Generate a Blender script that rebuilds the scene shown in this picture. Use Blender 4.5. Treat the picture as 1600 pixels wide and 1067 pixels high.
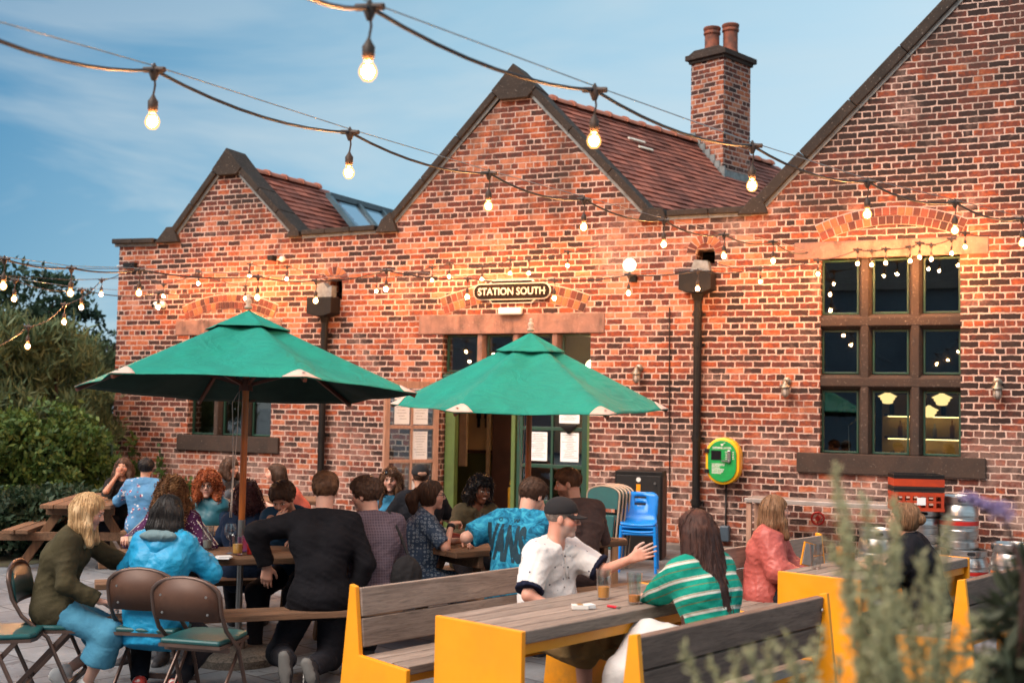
import bpy, bmesh, math, random
import numpy as np
from mathutils import Vector, Matrix
from mathutils.bvhtree import BVHTree
for _o in list(bpy.data.objects): bpy.data.objects.remove(_o)
SC = bpy.context.scene; COL = SC.collection; rad = math.radians
V = Vector
# ---------------------------------------------------------------- camera
FPX = 1850.0; TH = rad(24.1); PT = math.atan(103.5/FPX); RO = 0.019; CP = Vector((0, -15.2, 1.8))
F0 = V((-math.sin(TH)*math.cos(PT), math.cos(TH)*math.cos(PT), math.sin(PT)))
_r = V((math.cos(TH), math.sin(TH), 0)); _u = _r.cross(F0)
RV = (_r*math.cos(RO)+_u*math.sin(RO)).normalized(); UV_ = (_u*math.cos(RO)-_r*math.sin(RO)).normalized()
cd = bpy.data.cameras.new('camera'); cam = bpy.data.objects.new('camera', cd); COL.objects.link(cam)
cd.sensor_width = 36; cd.lens = FPX/1600*36; cd.clip_start = .05; cd.clip_end = 1000
cam.matrix_world = Matrix(((RV.x, UV_.x, -F0.x, CP.x), (RV.y, UV_.y, -F0.y, CP.y), (RV.z, UV_.z, -F0.z, CP.z), (0, 0, 0, 1)))
cd.dof.use_dof = True; cd.dof.focus_distance = 8.8; cd.dof.aperture_fstop = 2.2
SC.camera = cam
# ---------------------------------------------------------------- sky and sun (dusk after sunset glow, soft light)
SUN_EL, SUN_AZ = 14.0, 205.0
w = bpy.data.worlds.new("World"); SC.world = w; w.use_nodes = True
nt = w.node_tree; nt.nodes.clear(); N = nt.nodes.new; L = nt.links.new
out = N('ShaderNodeOutputWorld'); bg = N('ShaderNodeBackground'); bg.inputs[1].default_value = 0.14
sky = N('ShaderNodeTexSky'); sky.sky_type = 'NISHITA'; sky.sun_disc = False
sky.sun_elevation = rad(SUN_EL); sky.sun_rotation = rad(SUN_AZ); sky.air_density = 1.0; sky.dust_density = .3; sky.ozone_density = 2.5
tc = N('ShaderNodeTexCoord'); mp = N('ShaderNodeMapping'); mp.inputs['Scale'].default_value = (2.2, 2.2, 9.0); mp.inputs['Rotation'].default_value = (.10, .22, 0)
L(tc.outputs['Generated'], mp.inputs[0])
nz = N('ShaderNodeTexNoise'); nz.inputs['Scale'].default_value = 1.1; nz.inputs['Detail'].default_value = 5; nz.inputs['Roughness'].default_value = .52; nz.inputs['Distortion'].default_value = .5
L(mp.outputs[0], nz.inputs['Vector'])
rp = N('ShaderNodeValToRGB'); rp.color_ramp.elements[0].position = .44; rp.color_ramp.elements[1].position = .60
L(nz.outputs[0], rp.inputs[0])
sx = N('ShaderNodeSeparateXYZ'); L(tc.outputs['Generated'], sx.inputs[0])
mr = N('ShaderNodeMapRange'); mr.inputs[1].default_value = .02; mr.inputs[2].default_value = .42; mr.inputs[3].default_value = .95; mr.inputs[4].default_value = .05; mr.clamp = True
L(sx.outputs[2], mr.inputs[0])
mu = N('ShaderNodeMath'); mu.operation = 'MULTIPLY'; L(rp.outputs[0], mu.inputs[0]); L(mr.outputs[0], mu.inputs[1])
mx = N('ShaderNodeMixRGB'); mx.inputs[2].default_value = (1.85, 2.10, 2.20, 1)
# deep blue high on the left, paler towards the right and the horizon
dt = N('ShaderNodeVectorMath'); dt.operation = 'DOT_PRODUCT'; dt.inputs[1].default_value = (.80, .25, -.55); L(tc.outputs['Generated'], dt.inputs[0])
gr = N('ShaderNodeValToRGB'); e = gr.color_ramp.elements; e[0].position = .0; e[0].color = (.07, .58, 1.15, 1); e[1].position = 1.0; e[1].color = (1.42, 1.98, 2.28, 1); e.new(.5); e[1].color = (.88, 1.52, 1.93, 1)
m2_ = N('ShaderNodeMapRange'); m2_.inputs[1].default_value = -.60; m2_.inputs[2].default_value = .0; L(dt.outputs['Value'], m2_.inputs[0]); L(m2_.outputs[0], gr.inputs[0])
hs = N('ShaderNodeMixRGB'); hs.blend_type = 'MIX'; hs.inputs[0].default_value = .93; L(sky.outputs[0], hs.inputs[1]); L(gr.outputs[0], hs.inputs[2])
L(mu.outputs[0], mx.inputs[0]); L(hs.outputs[0], mx.inputs[1]); L(mx.outputs[0], bg.inputs[0]); L(bg.outputs[0], out.inputs[0])
sl = bpy.data.lights.new('sun', 'SUN'); sl.energy = 2.3; sl.angle = rad(45); sl.color = (1.0, .88, .77)
so = bpy.data.objects.new('sun', sl); COL.objects.link(so)
_az = rad(SUN_AZ)   # direction towards the low bright part of the sky, behind the photographer's left shoulder
SDIR = V((math.sin(_az)*math.cos(rad(48)), math.cos(_az)*math.cos(rad(48)), math.sin(rad(48))))
so.rotation_euler = SDIR.to_track_quat('Z', 'Y').to_euler()
SC.view_settings.view_transform = 'Standard'; SC.view_settings.look = 'None'; SC.view_settings.gamma = 1; SC.view_settings.exposure = 1.38
cy = SC.cycles; cy.max_bounces = 6; cy.diffuse_bounces = 3; cy.glossy_bounces = 3; cy.transparent_max_bounces = 12; cy.transmission_bounces = 4
cy.sample_clamp_indirect = 3.0; cy.sample_clamp_direct = 0; cy.caustics_reflective = False; cy.caustics_refractive = False
cy.use_denoising = True; cy.use_light_tree = True

# ---------------------------------------------------------------- pixel (of the 1600 px photo) to world helpers
def ray(px, py): return F0+RV*((px-800)/FPX)+UV_*((533.5-py)/FPX)
def WP(px, py, y=0.0):
    d = ray(px, py); return CP+d*((y-CP.y)/d.y)
def ZP(px, py, z=0.0):
    d = ray(px, py); return CP+d*((z-CP.z)/d.z)
def DP(px, py, dep): return CP+ray(px, py)*dep
def view_rot(a): return TH-rad(a)     # heading measured clockwise from the viewing direction -> rotation about z

# ---------------------------------------------------------------- mesh builder
class MB:
    def __init__(s): s.v = []; s.f = []
    def add(s, vs, fs, M=None):
        n = len(s.v)
        s.v += [tuple(M @ V(v)) if M is not None else tuple(v) for v in vs]
        s.f += [tuple(i+n for i in f) for f in fs]; return s
    def box(s, c, d, rz=0, R=None):
        x, y, z = d[0]/2, d[1]/2, d[2]/2
        vs = [(-x,-y,-z),(x,-y,-z),(x,y,-z),(-x,y,-z),(-x,-y,z),(x,-y,z),(x,y,z),(-x,y,z)]
        M = Matrix.Translation(V(c)) @ (R.to_4x4() if R is not None else Matrix.Rotation(rz, 4, 'Z'))
        return s.add(vs, [(0,3,2,1),(4,5,6,7),(0,1,5,4),(1,2,6,5),(2,3,7,6),(3,0,4,7)], M)
    def bar(s, a, b, w, h, up=(0,0,1)):
        a, b = V(a), V(b); d = (b-a); l = d.length; x = d/l; u = V(up)
        y = u.cross(x)
        if y.length < 1e-4: y = V((0,1,0)).cross(x)
        y.normalize(); z = x.cross(y)
        return s.box((a+b)/2, (l, w, h), R=Matrix((x, y, z)).transposed())
    def tube(s, pts, r, n=8, cap=True, closed=False):
        pts = [V(p) for p in pts]; m = len(pts)
        rs = r if isinstance(r, (list, tuple)) else [r]*m
        base = len(s.v); prev = None
        for i, p in enumerate(pts):
            t = (pts[(i+1) % m if closed else min(i+1, m-1)]-pts[(i-1) % m if closed else max(i-1, 0)])
            if t.length < 1e-9: t = V((0,0,1))
            t.normalize()
            if prev is None:
                a = t.cross(V((0,0,1)))
                if a.length < .05: a = t.cross(V((0,1,0)))
            else: a = prev-t*prev.dot(t)
            a.normalize(); prev = a; b = t.cross(a)
            for k in range(n):
                q = 2*math.pi*k/n; s.v.append(tuple(p+(a*math.cos(q)+b*math.sin(q))*rs[i]))
        for i in range(m if closed else m-1):
            for k in range(n):
                A = base+i*n+k; B = base+i*n+(k+1) % n; j = (i+1) % m
                s.f.append((A, B, base+j*n+(k+1) % n, base+j*n+k))
        if cap and not closed:
            s.f.append(tuple(base+k for k in range(n))[::-1]); s.f.append(tuple(base+(m-1)*n+k for k in range(n)))
        return s
    def lathe(s, prof, n=20, M=None):
        vs = []; fs = []
        for (r, z) in prof:
            for k in range(n): q = 2*math.pi*k/n; vs.append((r*math.cos(q), r*math.sin(q), z))
        for i in range(len(prof)-1):
            for k in range(n): fs.append((i*n+k, i*n+(k+1) % n, (i+1)*n+(k+1) % n, (i+1)*n+k))
        fs.append(tuple(range(n))[::-1]); fs.append(tuple((len(prof)-1)*n+k for k in range(n)))
        return s.add(vs, fs, M)
    def prism(s, poly, a0, a1, M=None, axis='y'):   # polygon in (x,z) extruded along y  (or (y,z) along x, (x,y) along z)
        n = len(poly)
        mk = {'y': lambda p, a: (p[0], a, p[1]), 'x': lambda p, a: (a, p[0], p[1]), 'z': lambda p, a: (p[0], p[1], a)}[axis]
        vs = [mk(p, a0) for p in poly]+[mk(p, a1) for p in poly]
        fs = [tuple(range(n)), tuple(range(n, 2*n))[::-1]]+[(i, i+n, (i+1) % n+n, (i+1) % n) for i in range(n)]
        return s.add(vs, fs, M)
    def build(s, name, mat, parent=None, smooth=False, bevel=0, loc=None, rz=0, solid=0, fix=True):
        me = bpy.data.meshes.new(name); me.from_pydata(s.v, [], s.f)
        if fix:
            b = bmesh.new(); b.from_mesh(me); bmesh.ops.recalc_face_normals(b, faces=b.faces); b.to_mesh(me); b.free()
        me.materials.append(mat)
        o = bpy.data.objects.new(name, me); COL.objects.link(o)
        if smooth: me.polygons.foreach_set('use_smooth', [True]*len(me.polygons)); smooth_angle(o, smooth)
        if bevel:
            m = o.modifiers.new('bevel', 'BEVEL'); m.width = bevel; m.segments = 2; m.limit_method = 'ANGLE'; m.angle_limit = rad(50)
        if solid:
            m = o.modifiers.new('solid', 'SOLIDIFY'); m.thickness = solid; m.offset = -1
        if parent: o.parent = parent
        if loc is not None: o.location = loc
        o.rotation_euler.z = rz
        return o
def smooth_angle(o, a):
    if a is True: return
    me = o.data; b = bmesh.new(); b.from_mesh(me)
    for e in b.edges:
        if len(e.link_faces) == 2 and e.calc_face_angle(0) > rad(a): e.smooth = False
    b.to_mesh(me); b.free()
def tag(o, label=None, cat=None, group=None, kind=None):
    if label: o['label'] = label
    if cat: o['category'] = cat
    if group: o['group'] = group
    if kind: o['kind'] = kind
    return o
def thing(name, label, cat, loc=(0,0,0), rz=0, group=None):
    o = bpy.data.objects.new(name, None); COL.objects.link(o); o.empty_display_size = .1
    o.location = loc; o.rotation_euler = (0, 0, rz); return tag(o, label, cat, group)
def dup(root, loc=None, rz=None, label=None, group=None):
    def cp(o, par):
        c = o.copy(); COL.objects.link(c); c.parent = par
        for ch in [k for k in CH.get(o.name, [])]: cp(ch, c)
        return c
    CH = {}
    for o in COL.objects:
        if o.parent: CH.setdefault(o.parent.name, []).append(o)
    r = cp(root, root.parent)
    if loc is not None: r.location = loc
    if rz is not None: r.rotation_euler.z = rz
    if label: r['label'] = label
    if group: r['group'] = group
    return r

# ---------------------------------------------------------------- materials
MATS = {}
class NT:
    def __init__(s, name):
        s.m = bpy.data.materials.new(name); s.m.use_nodes = True; s.t = s.m.node_tree; s.t.nodes.clear()
        s.out = s.n('OutputMaterial')
    def n(s, k, **kw):
        nd = s.t.nodes.new('ShaderNode'+k)
        for a, b in kw.items(): setattr(nd, a, b)
        return nd
    def l(s, a, b): s.t.links.new(a, b)
    def put(s, sock, x):
        if hasattr(x, 'is_output') or isinstance(x, bpy.types.NodeSocket): s.l(x, sock)
        else:
            if isinstance(x, (tuple, list)) and len(x) == 3 and sock.type == 'RGBA': x = tuple(x)+(1,)
            sock.default_value = x
    def math(s, op, a, b=0.0, c=None, clamp=False):
        m = s.n('Math', operation=op); m.use_clamp = clamp; s.put(m.inputs[0], a); s.put(m.inputs[1], b)
        if c is not None: s.put(m.inputs[2], c)
        return m.outputs[0]
    def mix(s, f, a, b, mode='MIX'):
        m = s.n('MixRGB', blend_type=mode); s.put(m.inputs[0], f); s.put(m.inputs[1], a); s.put(m.inputs[2], b); return m.outputs[0]
    def obj(s, scale=(1,1,1), rot=(0,0,0), loc=(0,0,0), src='Object'):
        t = s.n('TexCoord'); m = s.n('Mapping'); m.inputs['Scale'].default_value = scale; m.inputs['Rotation'].default_value = rot; m.inputs['Location'].default_value = loc
        s.l(t.outputs[src], m.inputs[0]); return m.outputs[0]
    def noise(s, vec, scale, det=4, rough=.55, dist=0):
        n = s.n('TexNoise'); s.put(n.inputs['Vector'], vec); n.inputs['Scale'].default_value = scale; n.inputs['Detail'].default_value = det
        n.inputs['Roughness'].default_value = rough; n.inputs['Distortion'].default_value = dist; return n.outputs[0]
    def ramp(s, f, st, interp='LINEAR'):
        r = s.n('ValToRGB'); r.color_ramp.interpolation = interp; e = r.color_ramp.elements
        while len(e) < len(st): e.new(.5)
        for el, (p, c) in zip(e, st):
            el.position = p; el.color = (c if isinstance(c, (tuple, list)) else (c, c, c))[:3]+(1,) if isinstance(c, tuple) else (c, c, c, 1)
        s.put(r.inputs[0], f); return r.outputs[0]
    def rng(s, f, a, b, c, d):
        m = s.n('MapRange'); s.put(m.inputs[0], f)
        for i, q in enumerate((a, b, c, d)): m.inputs[i+1].default_value = q
        return m.outputs[0]
    def bump(s, h, st=.3, dist=.01, nrm=None):
        b = s.n('Bump'); s.put(b.inputs['Height'], h); b.inputs['Strength'].default_value = st; b.inputs['Distance'].default_value = dist
        if nrm is not None: s.l(nrm, b.inputs['Normal'])
        return b.outputs[0]
    def bsdf(s, col, rough=.6, metal=0, nrm=None, spec=.5, **kw):
        b = s.n('BsdfPrincipled'); s.put(b.inputs['Base Color'], col); s.put(b.inputs['Roughness'], rough); s.put(b.inputs['Metallic'], metal)
        b.inputs['Specular IOR Level'].default_value = spec
        if nrm is not None: s.l(nrm, b.inputs['Normal'])
        for k, x in kw.items(): s.put(b.inputs[k], x)
        s.l(b.outputs[0], s.out.inputs[0]); return b
def pm(name, c1, c2=None, scale=8, rough=.7, metal=0, bump=.2, bd=.004, stretch=(1,1,1), det=5, spec=.4, isl=0, lo=.35, hi=.65):
    if name in MATS: return MATS[name]
    t = NT(name); c2 = c2 or tuple(x*.7 for x in c1)
    v = t.obj(stretch); n = t.noise(v, scale, det, .6)
    f = t.rng(n, lo, hi, 0, 1); col = t.mix(f, c1, c2)
    if isl:
        g = t.n('NewGeometry'); k = t.rng(g.outputs['Random Per Island'], 0, 1, 1-isl, 1+isl)
        vm = t.n('VectorMath', operation='SCALE'); t.l(col, vm.inputs[0]); t.l(k, vm.inputs['Scale']); col = vm.outputs[0]
    nr = t.bump(t.noise(v, scale*4, 3), bump, bd) if bump else None
    t.bsdf(col, t.rng(n, 0, 1, max(rough-.12, .03), min(rough+.12, 1)), metal, nr, spec)
    MATS[name] = t.m; return t.m
def emis(name, col, st):
    t = NT(name); e = t.n('Emission'); t.put(e.inputs[0], col); e.inputs[1].default_value = st; t.l(e.outputs[0], t.out.inputs[0]); MATS[name] = t.m; return t.m
def woodmat(name, c1, c2, rough=.75, axis='x', isl=.22):
    t = NT(name); sc = {'x': (1.2, 14, 14), 'y': (14, 1.2, 14), 'z': (14, 14, 1.2)}[axis]
    g = t.n('NewGeometry'); ri = g.outputs['Random Per Island']
    v = t.obj(sc); off = t.n('VectorMath', operation='ADD'); t.l(v, off.inputs[0])
    cx = t.n('CombineXYZ'); t.l(t.math('MULTIPLY', ri, 37.), cx.inputs[0]); t.l(t.math('MULTIPLY', ri, 11.), cx.inputs[1]); t.l(cx.outputs[0], off.inputs[1])
    n = t.noise(off.outputs[0], 1.6, 6, .65, 1.2); n2 = t.noise(off.outputs[0], 9, 3, .6)
    n3 = t.noise(t.obj((1,1,1)), 3.1, 3, .6)
    col = t.mix(t.rng(n, .3, .7, 0, 1), c1, c2); col = t.mix(t.math('MULTIPLY', t.rng(n2, .5, .75, 0, 1), .55), col, tuple(x*.35 for x in c2))
    col = t.mix(t.math('MULTIPLY', t.rng(n3, .5, .75, 0, 1), .35), col, tuple(x*.45 for x in c1))
    k = t.rng(ri, 0, 1, 1-isl, 1+isl); vm = t.n('VectorMath', operation='SCALE'); t.l(col, vm.inputs[0]); t.l(k, vm.inputs['Scale'])
    t.bsdf(vm.outputs[0], t.rng(n, 0, 1, rough-.15, rough+.15), 0, t.bump(n2, .5, .004), .35); MATS[name] = t.m; return t.m
def glassmat(name, tint=(1,1,1), refl=(1,1,1), rough=.0, base=.04, gain=1.0):
    t = NT(name); tr = t.n('BsdfTransparent'); t.put(tr.inputs[0], tint); gl = t.n('BsdfGlossy'); t.put(gl.inputs[0], refl); gl.inputs['Roughness'].default_value = rough
    lw = t.n('LayerWeight'); lw.inputs[0].default_value = .5; f = t.math('MULTIPLY_ADD', t.math('POWER', lw.outputs['Facing'], 4.0), gain*.5, base, clamp=True)
    mx = t.n('MixShader'); t.l(f, mx.inputs[0]); t.l(tr.outputs[0], mx.inputs[1]); t.l(gl.outputs[0], mx.inputs[2]); t.l(mx.outputs[0], t.out.inputs[0]); MATS[name] = t.m; return t.m
def text_poly(body, size, font_bold=0.0, res=3):
    c = bpy.data.curves.new('t', 'FONT'); c.body = body; c.size = size; c.align_x = 'CENTER'; c.align_y = 'CENTER'; c.offset = font_bold; c.resolution_u = res
    o = bpy.data.objects.new('t', c); COL.objects.link(o); dg = bpy.context.evaluated_depsgraph_get(); dg.update()
    me = bpy.data.meshes.new_from_object(o.evaluated_get(dg)); vs = [tuple(v.co) for v in me.vertices]; fs = [tuple(p.vertices) for p in me.polygons]
    bpy.data.objects.remove(o); bpy.data.curves.remove(c); bpy.data.meshes.remove(me); return vs, fs
# ================================================================ people: signed-distance bodies meshed with surface nets
def snets(g, o, h):
    s = g < 0
    if not s.any(): return np.zeros((0, 3)), np.zeros((0, 4), int)
    lo = []; hi = []
    for ax in range(3):
        q = np.where(s.any(axis=tuple(a for a in range(3) if a != ax)))[0]; lo.append(max(q[0]-2, 0)); hi.append(q[-1]+3)
    g = g[lo[0]:hi[0], lo[1]:hi[1], lo[2]:hi[2]]; s = s[lo[0]:hi[0], lo[1]:hi[1], lo[2]:hi[2]]; o = np.array(o)+np.array(lo)*h
    c = np.zeros(tuple(n-1 for n in s.shape), np.int8)
    for a in (0, 1):
        for b in (0, 1):
            for d in (0, 1): c += s[a:s.shape[0]-1+a, b:s.shape[1]-1+b, d:s.shape[2]-1+d]
    act = (c > 0) & (c < 8); idx = -np.ones(act.shape, np.int64); I = np.argwhere(act); idx[act] = np.arange(len(I))
    pos = np.zeros((len(I), 3)); cnt = np.zeros(len(I))
    cs = [(a, b, d) for a in (0, 1) for b in (0, 1) for d in (0, 1)]
    for p in cs:
        for ax in range(3):
            if p[ax]: continue
            q = list(p); q[ax] = 1
            va = g[I[:, 0]+p[0], I[:, 1]+p[1], I[:, 2]+p[2]]; vb = g[I[:, 0]+q[0], I[:, 1]+q[1], I[:, 2]+q[2]]
            m = (va < 0) != (vb < 0); t = np.where(m, va/np.where(m, va-vb, 1), 0)
            e = np.array(p, float)[None, :].repeat(len(I), 0); e[:, ax] += t; pos += e*m[:, None]; cnt += m
    P = (I+pos/cnt[:, None])*h+o
    Q = []
    for ax in range(3):
        b, d = [a for a in range(3) if a != ax]
        A = np.moveaxis(s, (ax, b, d), (0, 1, 2)); ch = (A[:-1, 1:-1, 1:-1] != A[1:, 1:-1, 1:-1]); J = np.argwhere(ch)
        if not len(J): continue
        X = np.moveaxis(idx, (ax, b, d), (0, 1, 2)); i, j, k = J[:, 0], J[:, 1], J[:, 2]
        q = np.stack([X[i, j, k], X[i, j+1, k], X[i, j+1, k+1], X[i, j, k+1]], 1)
        fl = A[i, j+1, k+1]
        if ax == 1: fl = ~fl
        q[~fl] = q[~fl][:, ::-1]; Q.append(q)
    return P, np.concatenate(Q)
class SDF:
    def __init__(s, lo, hi, h):
        s.lo = np.array(lo, float); s.h = h; s.n = np.ceil((np.array(hi)-s.lo)/h).astype(int)+1
        s.g = np.full(tuple(s.n), .08, np.float32)
    def win(s, a, b):
        i0 = np.clip(np.floor((a-s.lo)/s.h).astype(int), 0, s.n-1); i1 = np.clip(np.ceil((b-s.lo)/s.h).astype(int)+1, 0, s.n)
        if (i1 <= i0).any(): return None
        ax = [(s.lo[k]+np.arange(i0[k], i1[k])*s.h).astype(np.float32) for k in range(3)]
        return tuple(slice(i0[k], i1[k]) for k in range(3)), ax[0][:, None, None], ax[1][None, :, None], ax[2][None, None, :]
    def comb(s, sl, d, k, op):
        a = s.g[sl]
        if op == 'u':
            if k > 0: hh = np.maximum(k-np.abs(a-d), 0)/k; r = np.minimum(a, d)-hh*hh*k*.25
            else: r = np.minimum(a, d)
        elif op == 's':
            d = -d
            if k > 0: hh = np.maximum(k-np.abs(a-d), 0)/k; r = np.maximum(a, d)+hh*hh*k*.25
            else: r = np.maximum(a, d)
        s.g[sl] = r
    def cap(s, a, b, r1, r2, k=.02, cut=0, op='u'):
        a = np.array(a, float); b = np.array(b, float); m = max(r1, r2)+k+3*s.h
        w_ = s.win(np.minimum(a, b)-m, np.maximum(a, b)+m)
        if w_ is None: return
        sl, X, Y, Z = w_; ab = b-a; L2 = float(ab@ab)+1e-9
        dx, dy, dz = X-a[0], Y-a[1], Z-a[2]; tt = (dx*ab[0]+dy*ab[1]+dz*ab[2])/L2; t = np.clip(tt, 0, 1)
        d = np.sqrt((dx-t*ab[0])**2+(dy-t*ab[1])**2+(dz-t*ab[2])**2)-(r1+(r2-r1)*t)
        if cut: d = np.maximum(d, (tt-1)*math.sqrt(L2))
        s.comb(sl, d, k, op)
    def ell(s, c, r, k=.02, R=None, op='u'):
        c = np.array(c, float); r = np.array(r, float); m = r.max()+k+3*s.h; w_ = s.win(c-m, c+m)
        if w_ is None: return
        sl, X, Y, Z = w_; dx, dy, dz = X-c[0], Y-c[1], Z-c[2]
        if R is not None: dx, dy, dz = (dx*R[0][i]+dy*R[1][i]+dz*R[2][i] for i in range(3))
        k0 = np.sqrt((dx/r[0])**2+(dy/r[1])**2+(dz/r[2])**2); k1 = np.sqrt((dx/r[0]**2)**2+(dy/r[1]**2)**2+(dz/r[2]**2)**2)+1e-6
        s.comb(sl, k0*(k0-1)/k1, k, op)
    def disp(s, fn, band=.03):
        I = np.argwhere(np.abs(s.g) < band)
        if len(I): s.g[I[:, 0], I[:, 1], I[:, 2]] += fn(s.lo+I*s.h).astype(np.float32)
    def half(s, p, n):     # keep the side where (x-p).n < 0
        I = [s.lo[k]+np.arange(s.n[k])*s.h for k in range(3)]
        d = (I[0][:, None, None]-p[0])*n[0]+(I[1][None, :, None]-p[1])*n[1]+(I[2][None, None, :]-p[2])*n[2]
        s.g = np.maximum(s.g, d.astype(np.float32))
    def mesh(s, name, mat, parent, extra=None):
        g = s.g; g[0] = g[-1] = .05; g[:, 0] = g[:, -1] = .05; g[:, :, 0] = g[:, :, -1] = .05
        P, Q = snets(g, s.lo, s.h)
        return npmesh(name, P, Q, mat, parent)
def npmesh(name, P, Q, mat, parent=None, smooth=True):
    me = bpy.data.meshes.new(name); k = Q.shape[1]
    me.vertices.add(len(P)); me.vertices.foreach_set('co', np.asarray(P, np.float32).ravel())
    me.loops.add(Q.size); me.loops.foreach_set('vertex_index', Q.ravel().astype(np.int32))
    me.polygons.add(len(Q)); me.polygons.foreach_set('loop_start', np.arange(0, Q.size, k, dtype=np.int32)); me.polygons.foreach_set('loop_total', np.full(len(Q), k, np.int32))
    me.update(calc_edges=True); me.validate()
    if smooth: me.polygons.foreach_set('use_smooth', np.ones(len(me.polygons), bool))
    me.materials.append(mat); o = bpy.data.objects.new(name, me); COL.objects.link(o)
    if parent: o.parent = parent
    return o
def sinn(seed, kmin, kmax, n=7, st=(1,1,1)):
    r = np.random.RandomState(seed); K = r.normal(size=(n, 3)); K /= np.linalg.norm(K, axis=1)[:, None]; K *= r.uniform(kmin, kmax, (n, 1))*2*math.pi*np.array(st); ph = r.uniform(0, 6.28, n)
    return lambda P: np.sin(P@K.T+ph+1.3*np.sin(P@K[::-1].T*.5+ph)).sum(1)/n
def folds(seed, amp, kk=9.):
    a = sinn(seed, kk*.4, kk*.8, 5, (1, 1, .55)); b = sinn(seed+7, kk*.9, kk*2.0, 5, (.7, .7, 1.2)); c = sinn(seed+9, kk*2, kk*3.6, 5)
    return lambda P: -amp*(.75*np.clip(1-2.2*np.abs(a(P)), 0, 1)**.8+.5*np.clip(1-2.8*np.abs(b(P)), 0, 1)+.22*np.clip(1-2.8*np.abs(c(P)), 0, 1)-.45)
def nrmz(a): a = np.array(a, float); return a/(np.linalg.norm(a)+1e-9)
def ik(S, H, a, b, pole):
    S, H = np.array(S, float), np.array(H, float); d = H-S; L_ = np.linalg.norm(d); mxl = (a+b)*.995
    if L_ > mxl: H = S+d/L_*mxl; d = H-S; L_ = mxl
    u = d/L_; x = (a*a-b*b+L_*L_)/(2*L_); y = math.sqrt(max(a*a-x*x, 0)); p = np.array(pole, float); p = p-u*(p@u); p = nrmz(p)
    return S+u*x+p*y, H
def rot3(yaw=0, pitch=0, roll=0):   # yaw: turn to the person's right(+), pitch: up(+), roll: tilt to the right
    Y = Matrix.Rotation(-rad(yaw), 3, 'Z'); P_ = Matrix.Rotation(rad(pitch), 3, 'X'); R = Matrix.Rotation(rad(roll), 3, 'Y'); return np.array(Y @ P_ @ R)

def skinmat(key, skin, lip, brow, eye=(.06,.035,.02), mouth_open=0, closed=0, beard=None, blush=.3, browr=1):
    t = NT('skin_'+key); at = t.n('Attribute'); at.attribute_name = 'hc'; sp = t.n('SeparateXYZ'); t.l(at.outputs['Vector'], sp.inputs[0])
    x, y, z = sp.outputs; ax = t.math('ABSOLUTE', x)
    v = t.obj(); n = t.noise(v, 14, 4); n2 = t.noise(v, 90, 3)
    col = t.mix(t.rng(n, .35, .7, 0, .6), skin, tuple(c*f for c, f in zip(skin, (.86, .70, .66))))
    def el(cx, cz, rx, rz, soft=.25, xx=None, tilt=0.0):
        dx = t.math('SUBTRACT', xx if xx is not None else ax, cx); dz = t.math('SUBTRACT', z, cz)
        if tilt: dz = t.math('ADD', dz, t.math('MULTIPLY', dx, tilt))
        q = t.math('ADD', t.math('POWER', t.math('ABSOLUTE', t.math('DIVIDE', dx, rx)), 2), t.math('POWER', t.math('ABSOLUTE', t.math('DIVIDE', dz, rz)), 2))
        m = t.rng(q, 1-soft, 1+soft, 1, 0); return t.math('MULTIPLY', m, front)
    front = t.rng(y, .045, .055, 0, 1)
    ck = el(.045, -.025, .03, .026, .9); col = t.mix(t.math('MULTIPLY', ck, blush), col, tuple(c*f for c, f in zip(skin, (1.0, .55, .5))))
    if beard:
        bz = t.math('MULTIPLY', t.rng(z, -.028, -.045, 0, 1), t.math('MULTIPLY', t.rng(y, -.01, .01, 0, 1), t.rng(z, -.15, -.12, 0, 1)))
        mus = el(0, -.040, .027, .007); bz = t.math('MAXIMUM', bz, mus); col = t.mix(t.math('MULTIPLY', bz, t.rng(n2, .3, .7, beard[1]*.6, beard[1])), col, beard[0])
    sh = el(.032, .007, .021, .014, .5); col = t.mix(t.math('MULTIPLY', sh, .38), col, tuple(c*f for c, f in zip(skin, (.55, .4, .38))))
    if closed: col = t.mix(el(.031, .001, .015, .0025), col, tuple(c*.25 for c in skin))
    else:
        col = t.mix(el(.031, .0065, .0165, .0078), col, (.03, .02, .015)); col = t.mix(el(.031, .005, .0145, .0058), col, (.62, .58, .54)); col = t.mix(el(.030, .0055, .0062, .0062), col, eye)
    col = t.mix(t.math('MULTIPLY', el(.033, .027, .019, .0038*browr, .4, tilt=-.12), .85), col, brow)
    col = t.mix(t.math('MULTIPLY', el(0, -.056, .024, .0095, .3, xx=x), .8), col, lip)
    if mouth_open: col = t.mix(el(0, -.056, .019, .006, .2, xx=x), col, (.75, .7, .64))
    else: col = t.mix(el(0, -.0555, .022, .0016, .4, xx=x), col, tuple(c*.3 for c in lip))
    t.bsdf(col, t.rng(n, 0, 1, .5, .68), 0, t.bump(n2, .12, .002), .4, **{'Subsurface Weight': .08, 'Subsurface Scale': .01}); return t.m
def hairmat(key, c1, c2, st=(60, 60, 5), rough=.55, hi=None):
    if 'hair_'+key in MATS: return MATS['hair_'+key]
    t = NT('hair_'+key); v = t.obj(st); n = t.noise(v, 1.5, 4, .7, .6); n2 = t.noise(t.obj((1,1,1)), 9, 3)
    col = t.mix(t.rng(n, .35, .65, 0, 1), c1, c2)
    if hi: col = t.mix(t.rng(n2, .5, .68, 0, .8), col, hi)
    t.bsdf(col, rough, 0, t.bump(n, .9, .006), .3); MATS['hair_'+key] = t.m; return t.m
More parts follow.
